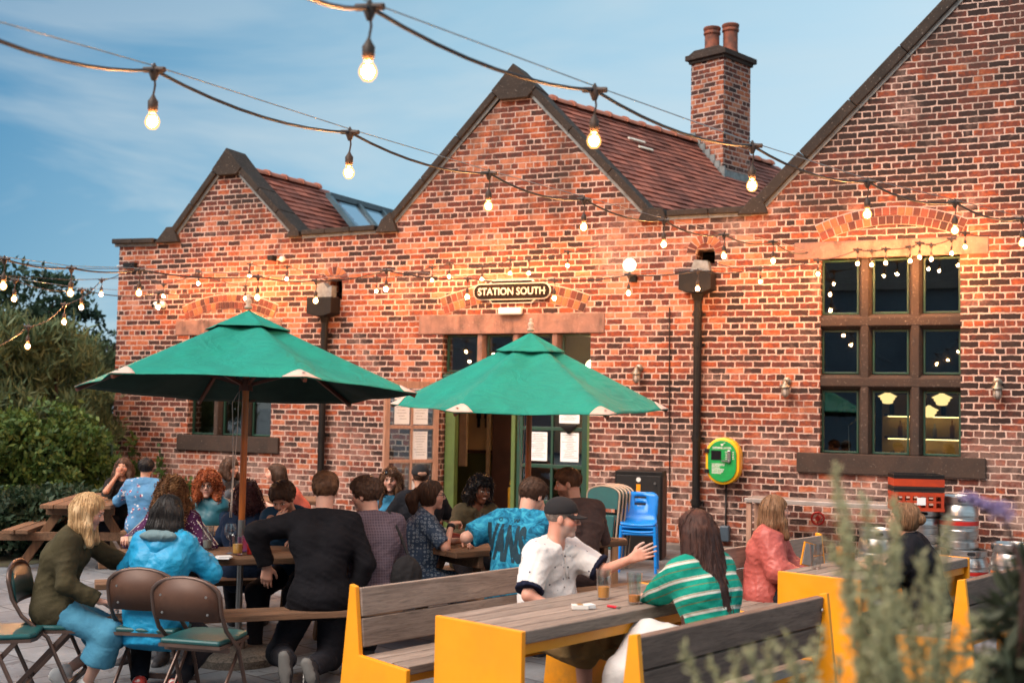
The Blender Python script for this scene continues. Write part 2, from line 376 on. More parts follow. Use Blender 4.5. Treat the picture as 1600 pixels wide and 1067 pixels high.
def cloth(name, c1, c2=None, scale=30, bump=.35, rough=.85, kind=None, c3=None, sheen=0):
    if name in MATS: return MATS[name]
    t = NT(name); v = t.obj(); c2 = c2 or tuple(c*.72 for c in c1); n = t.noise(v, 5, 4, .6); w_ = t.noise(v, 160, 2)
    col = t.mix(t.rng(n, .35, .65, 0, 1), c1, c2)
    if kind == 'tiedye':
        m = t.noise(v, 9, 6, .65, 2.2); col = t.ramp(m, [(.36, c2), (.5, c1), (.62, c3)])
    if kind in ('dots', 'floral'):
        vo = t.n('TexVoronoi'); vo.inputs['Scale'].default_value = scale; t.l(v, vo.inputs['Vector']); m = t.rng(vo.outputs['Distance'], *( (.22, .28, 1, 0) if kind == 'dots' else (.30, .42, 1, 0)))
        if kind == 'floral': m = t.math('MULTIPLY', m, t.rng(t.noise(v, 5.5, 2), .49, .53, 0, 1)); cc = t.mix(t.rng(t.n('Value').outputs[0], 0, 1, 0, 1), c3, c3); cc = t.mix(t.rng(t.noise(v, 26, 2), .45, .55, 0, 1), c3, (.6, .62, .66))
        else: cc = c3
        col = t.mix(m, col, cc)
    if kind == 'rings':
        vo = t.n('TexVoronoi'); vo.inputs['Scale'].default_value = scale; vo.inputs['Randomness'].default_value = .35; t.l(v, vo.inputs['Vector'])
        col = t.mix(t.rng(t.math('ABSOLUTE', t.math('SUBTRACT', vo.outputs['Distance'], .33)), .05, .12, 1, 0), col, c3)
    if kind == 'stripes':
        sp = t.n('SeparateXYZ'); t.l(v, sp.inputs[0]); z = t.math('ADD', sp.outputs[2], t.math('MULTIPLY', sp.outputs[1], .35)); zz = t.math('FRACT', t.math('MULTIPLY', z, 11.))
        col = t.mix(t.rng(t.math('ABSOLUTE', t.math('SUBTRACT', zz, .5)), .10, .12, 1, 0), col, c3)
        z2 = t.math('FRACT', t.math('MULTIPLY', z, 22.)); col = t.mix(t.rng(t.math('ABSOLUTE', t.math('SUBTRACT', z2, .12)), .05, .07, .7, 0), col, (.16, .12, .03))
    if kind == 'vstripes':
        sp = t.n('SeparateXYZ'); t.l(v, sp.inputs[0]); zz = t.math('FRACT', t.math('MULTIPLY', t.math('ADD', sp.outputs[0], t.math('MULTIPLY', sp.outputs[1], .5)), scale)); col = t.mix(t.rng(t.math('ABSOLUTE', t.math('SUBTRACT', zz, .5)), .2, .26, 1, 0), col, c3)
    if kind == 'plaid':
        sp = t.n('SeparateXYZ'); t.l(v, sp.inputs[0]); f = 55.
        a = t.rng(t.math('FRACT', t.math('MULTIPLY', sp.outputs[0], f)), .75, .85, 0, .5); b = t.rng(t.math('FRACT', t.math('MULTIPLY', sp.outputs[2], f)), .75, .85, 0, .5); col = t.mix(t.math('MAXIMUM', a, b), col, c3)
    if kind == 'marks':
        vo = t.n('TexVoronoi'); vo.inputs['Scale'].default_value = scale; t.l(v, vo.inputs['Vector']); col = t.mix(t.rng(vo.outputs['Distance'], .11, .14, 1, 0), col, c3)
    if kind == 'quilt':
        sp = t.n('SeparateXYZ'); t.l(v, sp.inputs[0]); q = t.math('ABSOLUTE', t.math('SUBTRACT', t.math('FRACT', t.math('MULTIPLY', t.math('ADD', sp.outputs[2], t.math('MULTIPLY', n, .03)), 17.)), .5))
        nr = t.bump(q, -.9, .03, t.bump(n, .5, .01)); t.bsdf(col, .5, 0, nr, .4); MATS[name] = t.m; return t.m
    nr = t.bump(w_, .15, .002, t.bump(t.noise(v, 16, 4, .6, .8), bump, .02))
    t.bsdf(col, rough, 0, nr, .12 if rough > .6 else .4, **({'Sheen Weight': sheen} if sheen else {})); MATS[name] = t.m; return t.m

def hand(S, wr, d, n, th, curl=.4, sc=1.0, spread=.12, k=.006):
    """palm + five fingers. d: finger direction, n: palm normal (curl towards n), th: direction of the thumb side"""
    d = nrmz(d); n = nrmz(np.array(n)-d*(np.array(n)@d)); th0 = np.cross(d, n); th = th0 if th0@np.array(th) > 0 else -th0; wr = np.array(wr, float)
    kn = []
    for i, (o, L_) in enumerate(((.030, .088), (.010, .092), (-.010, .088), (-.028, .080))):
        a = wr+th*o*.55*sc; b = wr+(d*L_+th*o)*sc; S.cap(a, b, .014*sc, .0115*sc, .014); kn.append(b)
    for i, (ls, o) in enumerate((((.040, .025, .020), .030), ((.045, .029, .021), .010), ((.041, .027, .020), -.010), ((.033, .020, .018), -.028))):
        p = kn[i]; ang = curl*(.75+.12*i); r = .0092*sc
        for j, l in enumerate(ls):
            dd = nrmz(d*math.cos(ang)+n*math.sin(ang)+th*(o*8*spread)); q = p+dd*l*sc; S.cap(p, q, r, r*.9, .003 if j else k); p = q; r *= .9; ang += curl*.9+.08
    a = wr+(d*.018+th*.018+n*.006)*sc; b = a+nrmz(d*.62+th*.72+n*.25)*.042*sc; c = b+nrmz(d*.85+th*.35+n*(.25+curl*.4))*.032*sc; e = c+nrmz(d*.9+th*.1+n*(.2+curl*.6))*.026*sc
    S.cap(a, b, .0155*sc, .0125*sc, .012); S.cap(b, c, .0115*sc, .010*sc, .004); S.cap(c, e, .010*sc, .0085*sc, .003)

def person(px, py, dep, face, label, P):
    """px,py: top of the head in the photo; dep: distance along the view; face: heading clockwise from the view direction"""
    seed = P.get('seed', int(px)); seat = P.get('seat', .46); fem = P.get('fem', 0); lean = rad(P.get('lean', 12)); side = rad(P.get('side', 0)); tw = rad(P.get('twist', 0))
    top = DP(px, py, dep); h = P.get('h', .0075)
    def spine(s):
        p0 = np.array([0, 0, seat+.085*s]); a = lean
        def st(p, l, a, b): return p+np.array([math.sin(b), math.sin(a)*math.cos(b), math.cos(a)*math.cos(b)])*l
        p1 = st(p0, .17*s, a*.45-.05, side*.5); p2 = st(p1, .19*s, a*.95, side); p3 = st(p2, .165*s, a*1.35+.08, side*1.1)
        Rh = rot3(P.get('hyaw', 0), P.get('hpitch', 0), P.get('hroll', 0)); nb = p3+np.array([0, math.sin(a*.6+.18), math.cos(a*.6)])*.055*s
        hc_ = nb+Rh@np.array([0, .028, .115])*s
        return p0, p1, p2, p3, nb, hc_, Rh
    s = 1.0
    for _ in range(3):
        sp_ = spine(s); t_ = sp_[5][2]+.122*s; s = s*(top.z-seat)/(t_-seat)
    print('person', int(px), 'scale', round(s, 3)); sw = max(.86, min(1.1, s)); s = sw
    s = max(.86, min(1.12, s)); p0, p1, p2, p3, nb, hd, Rh = spine(s)
    dz = top.z-(hd[2]+.122*s)
    if abs(dz) > .002 and P.get('zfix', 1): seat += dz; p0, p1, p2, p3, nb, hd, Rh = spine(s); print('   seat shift', round(dz, 3))
    rz = view_rot(face); c_, s_ = math.cos(rz), math.sin(rz)
    loc = V((top.x-(hd[0]*c_-hd[1]*s_), top.y-(hd[0]*s_+hd[1]*c_), 0)); root = thing('person', label, 'person', loc, rz)
    if P.get('group'): root['group'] = P['group']
    def L2(p):   # world point -> local
        q = V(p)-loc; return np.array([q.x*c_+q.y*s_, -q.x*s_+q.y*c_, q.z])
    X = np.array([math.cos(tw), -math.sin(tw), 0]); Yb = np.array([math.sin(tw), math.cos(tw), 0])
    shw = (.148 if fem else .170)*s*P.get('wide', 1); tilt = P.get('shtilt', 0)
    up = nrmz(p3-p2); SH = {sg: p3+X*sg*shw-up*.045*s+np.array([0, 0, tilt*sg]) for sg in (-1, 1)}
    HJ = {sg: p0+np.array([sg*.088*s, .02, -.005]) for sg in (-1, 1)}
    arms = {}; legs = {}
    for sg, key in ((1, 'R'), (-1, 'L')):
        a = P.get('hand'+key, dict(p=(sg*.14, .36, seat+.24)))
        tgt = L2(DP(*a['px'])) if 'px' in a else np.array(a['p'], float)
        el, wr = ik(SH[sg], tgt, .285*s, .25*s, a.get('pole', (sg*.7, -.5, -.6))); arms[sg] = (el, wr, a)
        f = P.get('foot'+key, dict(p=(sg*.11, .46, .07)))
        ft = L2(ZP(f['px'][0], f['px'][1], f['px'][2])) if 'px' in f else np.array(f['p'], float)
        kn, an = ik(HJ[sg], ft, .43*s, .41*s, f.get('pole', (sg*.25, .6, 1))); legs[sg] = (kn, an, f)
    pts = np.array([p0, p1, p2, p3, hd]+[q for v in arms.values() for q in v[:2]]+[q for v in legs.values() for q in v[:2]])
    lo = pts.min(0)-.26; hi = pts.max(0)+.26; lo[2] = max(lo[2], -.04)
    if P.get('upper'): lo[2] = max(lo[2], P['upper'])
    gut = P.get('gut', 0); wd = P.get('wide', 1)
    def torso(S, e, k=.05, low=True):
        S.cap(p0-X*.06*s, p0+X*.06*s, .124*s*wd+e, .124*s*wd+e, k)
        for sg in (-1, 1):
            S.cap(p0+X*sg*.05*s, p1+X*sg*.035*s, .108*s+e, .098*s+e+gut*.3, k); S.cap(p1+X*sg*.035*s*wd, p2+X*sg*(.07 if fem else .082)*s*wd, .098*s+e+gut*.2, .105*s+e, k)
            S.cap(p2+X*sg*.08*s*wd, p3+X*sg*.09*s*wd-up*.05*s, .104*s+e, .075*s+e, k)
            S.cap(p3+np.array([0, -.01, .0]), SH[sg], .055*s+e*.6, .052*s+e, k*.8)
            if fem: S.ell(p2+X*sg*.065*s+nrmz(np.cross(X, up))*-0+Yb*.085*s-up*.0, (.058*s+e*.5,)*3, .03)
        if gut: S.ell(p1+Yb*(.05+gut*.4), (.12+gut, .09+gut*.8, .12), .06)
    def arm(S, sg, e, t1=1.0, cut=0, ru=.050, rf=.040, rw=.027):
        el, wr, a = arms[sg]; sh = SH[sg]; q = .9 if fem else 1.
        if t1 <= 1: m = sh+(el-sh)*t1; S.cap(sh, m, ru*s*q+.004+e, (ru+(rf-ru)*t1)*s*q+e, .035, cut)
        else:
            S.cap(sh, el, ru*s*q+.004+e, rf*s*q+e, .035); m = el+(wr-el)*(t1-1); S.cap(el, m, rf*s*q+e, (rf+(rw-rf)*(t1-1))*s*q+e, .025, cut)
    def leg(S, sg, e, t1=2.0, cut=0, flare=0):
        kn, an, f = legs[sg]; hj = HJ[sg]
        if t1 <= 1: S.cap(hj, hj+(kn-hj)*t1, .088*s+e, .088*s-.024*t1+e+flare, .05, cut)
        else: S.cap(hj, kn, .088*s+e, .064*s+e, .05); S.cap(kn, kn+(an-kn)*(t1-1), .062*s+e, (.062-.022*(t1-1))*s+e+flare, .03, cut)
    # ---- body
    S = SDF(lo, hi, h); torso(S, -.012)
    H = lambda *p: hd+Rh@(np.array(p)*s)
    S.cap(p3+np.array([0, .0, -.02]), H(0, -.028, -.045), .058*s, (.050 if fem else .057)*s, .03)
    RhT = Rh
    S.ell(H(0, -.014, .034), np.array([.076, .096, .086])*s, .02, RhT); S.ell(H(0, .022, -.038), np.array([.056, .064, .070])*s, .03, RhT)
    for sg in (-1, 1):
        S.ell(H(sg*.036, .056, -.022), (.028*s,)*3, .03); S.ell(H(sg*.079, -.006, -.004), np.array([.009, .019, .031])*s, .006, RhT)
        S.ell(H(sg*.031, .100, .007), (.0165*s,)*3, .012, op='s')
    S.cap(H(-.036, .081, .031), H(.036, .081, .031), .0115*s, .0115*s, .014)
    for sg in (-1, 1): S.ell(H(sg*.031, .0755, .006), (.0135*s,)*3, .004)
    S.ell(H(0, .068, -.094), np.array([.024, .02, .02])*s, .022, RhT)
    S.cap(H(0, .088, .018), H(0, .109, -.020), .0065*s, .0105*s, .012); [S.ell(H(sg*.011, .098, -.026), (.0085*s,)*3, .005) for sg in (-1, 1)]
    S.cap(H(-.017, .083, -.050), H(.017, .083, -.050), .0075*s, .0075*s, .008); S.cap(H(-.014, .083, -.062), H(.014, .083, -.062), .008*s, .008*s, .006)
    for sg in (-1, 1):
        arm(S, sg, -.002 if P.get('bare', 1) else -.008, 2); el, wr, a = arms[sg]; fd = nrmz(wr-el)
        if not a.get('none'):
            hd_ = a.get('dir'); d = np.array(hd_, float) if hd_ else fd
            hand(S, wr, d, a.get('n', (0, 0, -1)), a.get('th', (-sg, .2, .3)), a.get('curl', .45), s*(.92 if fem else 1.02), a.get('spread', .1))
    for sg in (-1, 1):
        leg(S, sg, -.006); kn, an, f = legs[sg]
    body = S.mesh('body', P['skin'], root)
    co = np.empty(len(body.data.vertices)*3, np.float32); body.data.vertices.foreach_get('co', co); co = co.reshape(-1, 3)
    at = body.data.attributes.new('hc', 'FLOAT_VECTOR', 'POINT'); at.data.foreach_set('vector', (((co-hd)@Rh)/s).astype(np.float32).ravel())
    # ---- shoes
    for sg in (-1, 1):
        kn, an, f = legs[sg]
        if f.get('none'): continue
        fd = nrmz(f.get('toe', (sg*.15, 1, -.05))); dn = nrmz(np.array([0, 0, -1.])-fd*(-fd[2])) if not f.get('sole') else nrmz(f['sole'])
        sd = np.cross(fd, dn); bs = an+dn*.045; S = SDF(np.minimum(an, an+fd*.3)-.13, np.maximum(an, an+fd*.3)+.13, .008)
        S.cap(bs-fd*.035, bs+fd*.06+dn*.0, .040, .043, .02); S.cap(bs+fd*.06+dn*.008, bs+fd*.165+dn*.010, .043, .034, .02); S.cap(an+dn*-.01, bs, .045, .04, .02)
        pl = bs+dn*.038; S.half(pl, dn); sh = S.mesh('shoe', P.get('shoe', MATS['shoe_dark']), root)
        so_ = SDF(np.minimum(an, an+fd*.3)-.13, np.maximum(an, an+fd*.3)+.13, .006)
        so_.cap(bs-fd*.035, bs+fd*.06, .047, .048, .01); so_.cap(bs+fd*.06, bs+fd*.17, .048, .038, .01); so_.half(bs+dn*.046, dn); so_.half(bs+dn*.026, -dn)
        so_.mesh('sole', P.get('solem', MATS['sole_white']), sh)
        if f.get('laces'):
            m = MB()
            for q in range(5):
                c = bs+fd*(.035+.02*q)-dn*(.046-.006*q); m.tube([c-sd*.022, c-dn*.004, c+sd*.022], .0025, 5)
            m.build('laces', MATS['white_cloth'], sh, smooth=True)
    # ---- clothes
    hc2 = P.get('hcl', .010)
    if P.get('legs'):
        mt, t1, e, fl = P['legs']; S = SDF(lo, hi, hc2)
        S.cap(p0-X*.05, p0+X*.05, .106*s*wd+e, .106*s*wd+e, .05)
        for sg in (-1, 1): leg(S, sg, e+.004, t1, 1, fl)
        if P.get('skirt'):
            kr, kl = legs[1][0], legs[-1][0]; ar, al = legs[1][1], legs[-1][1]
            for q in np.linspace(0, 1, 5):
                a_ = HJ[1]*(1-q)+HJ[-1]*q; b_ = kr*(1-q)+kl*q; c2q = ar*(1-q)+al*q; S.cap(a_, b_, .085, .07, .06); S.cap(b_, b_+(c2q-b_)*P['skirt'], .07, .06, .05, 1)
        S.disp(folds(seed, P.get('lfold', .006), 8)); S.mesh(P.get('legname', 'trousers'), mt, root)
    for gi, G in enumerate(P['tops']):
        # (name, material, inflate, sleeve 0..2, fold amplitude, hem fraction, kind)
        nm, mt, e, sl_, fa = G[:5]; kw = G[5] if len(G) > 5 else {}
        S = SDF(lo, hi, P.get('ht', .009)); torso(S, e)
        if kw.get('long'): [S.cap(p0+X*sg*.05+Yb*-.02, p0+X*sg*.06+np.array([0, -.02, -kw['long']]), .125*s+e, .13*s+e, .05) for sg in (-1, 1)]
        if kw.get('lap'): [S.cap(HJ[sg], HJ[sg]+(legs[sg][0]-HJ[sg])*kw['lap'], .09*s+e, .08*s+e+.01, .05) for sg in (-1, 1)]
        if sl_ > 0:
            for sg in (-1, 1): arm(S, sg, e+kw.get('sle', .003), sl_, 1)
        S.disp(folds(seed+gi*3+1, fa, kw.get('kf', 8.)))
        if kw.get('hem') is not None: S.half(p0+np.array([0, 0, kw['hem']]), -up)
        if kw.get('open'):      # open front: cut a wedge down the front
            S.cap(p3+Yb*.14+up*.02, p1+Yb*.2, .035, kw['open'], .01, op='s')
        if kw.get('vneck'): S.cap(p3+Yb*.05+up*.05, p3+Yb*.13-up*kw['vneck'], .04, .012, .01, op='s')
        S.half(p3+up*(.035+kw.get('neck', 0)), nrmz(up+Yb*.25))
        S.g = np.maximum(S.g, S.g*0-9)
        g_ = S.mesh(nm, mt, root); root['_last'] = 1
        if kw.get('collar'):
            S = SDF(p3-.2, p3+.2, .006); ax2 = nrmz(np.cross(X, up)); ax2 = ax2 if ax2@Yb > 0 else -ax2; cc = p3+up*.042*s+ax2*.012; rr_ = .066*s
            ring = [cc+X*math.sin(a_)*rr_-ax2*math.cos(a_)*rr_-up*(.035*(1-math.cos(a_))*.5) for a_ in np.linspace(-2.5, 2.5, 15)]
            for a_, b_ in zip(ring, ring[1:]):
                S.cap(a_, b_, .009, .009, .006); oa, ob = nrmz(a_-cc), nrmz(b_-cc); S.cap(a_+oa*.014-up*.018, b_+ob*.014-up*.018, .009, .009, .012)
            S.mesh('collar', kw['collar'], g_)
        if kw.get('cuff'):
            for sg in (-1, 1):
                el, wr, a = arms[sg]; sh = SH[sg]; q_ = .9 if fem else 1.; S = SDF(np.minimum(sh, el)-.1, np.maximum(sh, el)+.1, .006); c0 = sh+(el-sh)*(sl_+.02); d_ = nrmz(el-sh)
                r_ = (.050-.010*sl_)*s*q_+e+kw.get('sle', .008)+.003; S.cap(c0-d_*.05, c0, r_+.001, r_, .01, 1); S.disp(folds(seed+gi*3+1, fa, kw.get('kf', 8.))); S.half(c0-d_*.024, -d_); S.mesh('cuff', kw['cuff'], g_)
        P.setdefault('_g', []).append(g_)
    root.pop('_last', None) if '_last' in root.keys() else None
    # ---- hair
    hs = P.get('hair')
    if hs:
        st, mt = hs[0], hs[1]; kw = hs[2] if len(hs) > 2 else {}; hh = P.get('hh', .0065); drop = kw.get('drop', .0)
        S = SDF(hd-np.array([.26, .26, .24+drop]), hd+np.array([.26, .26, .22]), hh)
        th = kw.get('th', .012)
        S.ell(H(0, -.020, .040), np.array([.080+th, .098+th, .086+th])*s, .02, Rh)
        if kw.get('top'): S.ell(H(0, .01, .075), np.array([.07, .085, .055])*s+kw['top'], .03, Rh)
        if st in ('short', 'fade'):
            S.ell(H(0, .105, -.045), np.array([.095, .082, .112])*s, .012, Rh, 's')
            for sg in (-1, 1): S.ell(H(sg*.10, .02, -.035), np.array([.035, .042, .046])*s, .01, Rh, 's')
            S.half(H(0, -.06, -.052), Rh@nrmz((0, .25, -1)))
            S.disp(lambda Pp, f=sinn(seed, 22, 45, 8), a=kw.get('rg', .004): a*f(Pp))
        else:
            W_ = kw.get('w', .07); bk = kw.get('back', .07); L_ = kw.get('len', .2); r1 = kw.get('r1', .045); r2 = kw.get('r2', .04)
            S.ell(H(0, -.03, -.01), np.array([.092, .085, .09])*s, .03, Rh)
            ends = []
            for q in np.linspace(-1, 1, 7):
                a0 = H(q*.065, -.045-.03*(1-q*q), .0); b0 = a0+np.array([0, 0, -L_])+Rh@np.array([q*(W_-.065), -bk*(1-.6*q*q)+kw.get('fwd', 0)*q*q, 0])
                if st == 'bun' or st == 'tail': continue
                mid = (a0+b0)/2+Rh@np.array([0, -.012, 0]); S.cap(a0, mid, r1, r1, .03); S.cap(mid, b0, r1, r2*(.6 if abs(q) > .9 else 1), .03)
            if kw.get('sides'):
                for sg in (-1, 1):
                    a0 = H(sg*.072, .0, .03); b0 = H(sg*.088, .035, -.09); c0 = b0+np.array([0, 0, -kw['sides']])+Rh@np.array([sg*.01, .03, 0]); S.cap(a0, b0, .028, .028, .03); S.cap(b0, c0, .028, .022, .03)
            if st == 'bun': S.ell(H(0, -.125, .01), np.array([.042, .038, .04])*s, .012, Rh)
            if st == 'tail': S.ell(H(0, -.12, .035), (.028*s,)*3, .012); S.cap(H(0, -.13, .03), H(0, -.175, -.03), .03, .045, .02); S.cap(H(0, -.175, -.03), H(0, -.16, -.13), .045, .03, .02)
            S.ell(H(0, .112, -.050), np.array([.072 if not kw.get('fring') else .06, .085, .108])*s, .012, Rh, 's')
            if not kw.get('sides'): [S.ell(H(sg*.045, .12, -.03), np.array([.06, .09, .10])*s, .012, Rh, 's') for sg in (-1, 1)]
            fr = sinn(seed, 26, 60, 9, (1, 1, .10)) if st not in ('curly', 'afro') else sinn(seed, 18, 36, 10)
            S.disp(lambda Pp: kw.get('rg', .0055)*fr(Pp))
        hm = S.mesh('hair', mt, root)
        nc = kw.get('curls', 0)
        ns_ = kw.get('strands', 0 if nc or P.get('cap') else (420 if st not in ('short', 'fade') else 520))
        if ns_:
            from mathutils.kdtree import KDTree
            vs = np.array([v.co[:] for v in hm.data.vertices]); nn = np.array([v.normal[:] for v in hm.data.vertices]); kd = KDTree(len(vs)); [kd.insert(v, i) for i, v in enumerate(vs)]; kd.balance(); r = random.Random(seed+1); m = MB(); zmin = vs[:, 2].min(); short = st in ('short', 'fade')
            crown = H(0, -.06, .11) if not short else H(.02, -.07, .10)
            for q in range(ns_):
                i = r.randrange(len(vs)); p = V(vs[i]); pp = [p-V(nn[i])*.002]; ln = r.uniform(.025, .05) if short else r.uniform(.06, .16); st_n = 4 if short else 9; jit = V((r.gauss(0, .25), r.gauss(0, .25), r.gauss(0, .2)))
                for k in range(st_n):
                    n_ = V(nn[i]); g = (V((0, 0, -1)) if not short else (p-V(crown)).normalized())+jit*(1 if short else .3); g = g-n_*g.dot(n_)
                    if g.length < 1e-3: break
                    g.normalize(); p = p+g*ln/st_n; co_, i, _ = kd.find(p); p = co_*.8+p*.2
                    if p.z < zmin+.015: break
                    pp.append(p+V(nn[i])*(.0022 if not short else .0012+.0008*k))
                if len(pp) > 2: m.tube(pp, [(.0024 if short else .0036)*(1-.75*j_/len(pp)) for j_ in range(len(pp))], 4, cap=False)
            m.build('hair_strands', mt, hm, smooth=True, fix=False)
        if nc:
            vs = np.array([v.co[:] for v in hm.data.vertices]); nn = np.array([v.normal[:] for v in hm.data.vertices]); r = random.Random(seed); m = MB()
            for q in range(nc):
                i = r.randrange(len(vs)); c = vs[i]; n_ = nn[i]; ln = r.uniform(*kw.get('cl', (.04, .09))); rr = r.uniform(.006, .011); g = nrmz(np.array([r.uniform(-.3, .3), r.uniform(-.3, .3), -1])-n_*(-n_[2])*.8); e1 = nrmz(np.cross(g, n_)); turns = ln/.022
                pp = []
                for j in range(int(turns*7)+4):
                    t_ = j/(int(turns*7)+3); a_ = t_*turns*6.28; rj = rr*(1-.4*t_); pp.append(c+g*ln*(t_-.3)+n_*(.004+rj*math.cos(a_)+.012*t_)+e1*rj*math.sin(a_))
                m.tube(pp, [.0042*(1-.5*j/len(pp)) for j in range(len(pp))], 4, cap=False)
            o2 = m.build('hair_curls', mt, hm, smooth=True, fix=False)
    G_ = dict(root=root, hd=hd, Rh=Rh, s=s, H=H, p=(p0, p1, p2, p3), SH=SH, arms=arms, legs=legs, up=up, X=X, Y=Yb, nb=nb)
    cp_ = P.get('cap')
    if cp_:
        m_, brim = cp_[0], cp_[1]; S = SDF(hd-.25, hd+.25, .006); S.ell(H(0, -.016, .048), np.array([.092, .110, .092])*s, .01, Rh)
        S.half(H(0, 0, .036), Rh@np.array([0, .12, -1])); c = S.mesh('cap', m_, root)
        b = MB(); rows = []
        for i in range(7):
            t_ = i/6; row = []
            for j in range(13):
                a_ = rad(-62+124*j/12); x_ = .086*math.sin(a_); y_ = .088*math.cos(a_)-.004+t_*.075*max(0, math.cos(a_*1.25))**.6; z_ = .040-.018*t_-.9*x_*x_*2.2; row.append(len(b.v)); b.v.append(tuple(H(x_*(1-.06*t_), y_*brim+(.0), z_)))
            rows.append(row)
        for i in range(6):
            for j in range(12): b.f.append((rows[i][j], rows[i][j+1], rows[i+1][j+1], rows[i+1][j]))
        b.build('brim', m_, c, smooth=True, solid=.005)
    if P.get('glasses'):
        g = MB()
        for sg in (-1, 1):
            g.tube([H(sg*.033+.021*math.cos(a), .097-.004*abs(math.cos(a)), .004+.017*math.sin(a)) for a in np.linspace(0, 6.283, 15)[:-1]], .0018, 5, closed=True)
            g.tube([H(sg*.054, .093, .008), H(sg*.074, .06, .012), H(sg*.080, -.005, .008)], .0017, 5)
        g.tube([H(-.012, .097, .008), H(0, .103, .010), H(.012, .097, .008)], .0017, 5); g.build('glasses', P['glasses'], root, smooth=True)
    if P.get('sunnies'):
        g = MB()
        for sg in (-1, 1):
            b = H(sg*.035, .062, .092); g.lathe([(.001, -.002), (.024, -.001), (.026, .001), (.001, .003)], 14, Matrix.Translation(V(b)) @ Matrix([list(r) for r in Rh]).to_4x4() @ Matrix.Rotation(rad(-55), 4, 'X'))
            g.tube([H(sg*.058, .055, .09), H(sg*.088, .0, .06), H(sg*.09, -.03, .045)], .003, 5)
        g.tube([H(-.012, .066, .093), H(.012, .066, .093)], .003, 5); g.build('sunglasses', MATS['black_gloss'], root, smooth=True)
    return G_
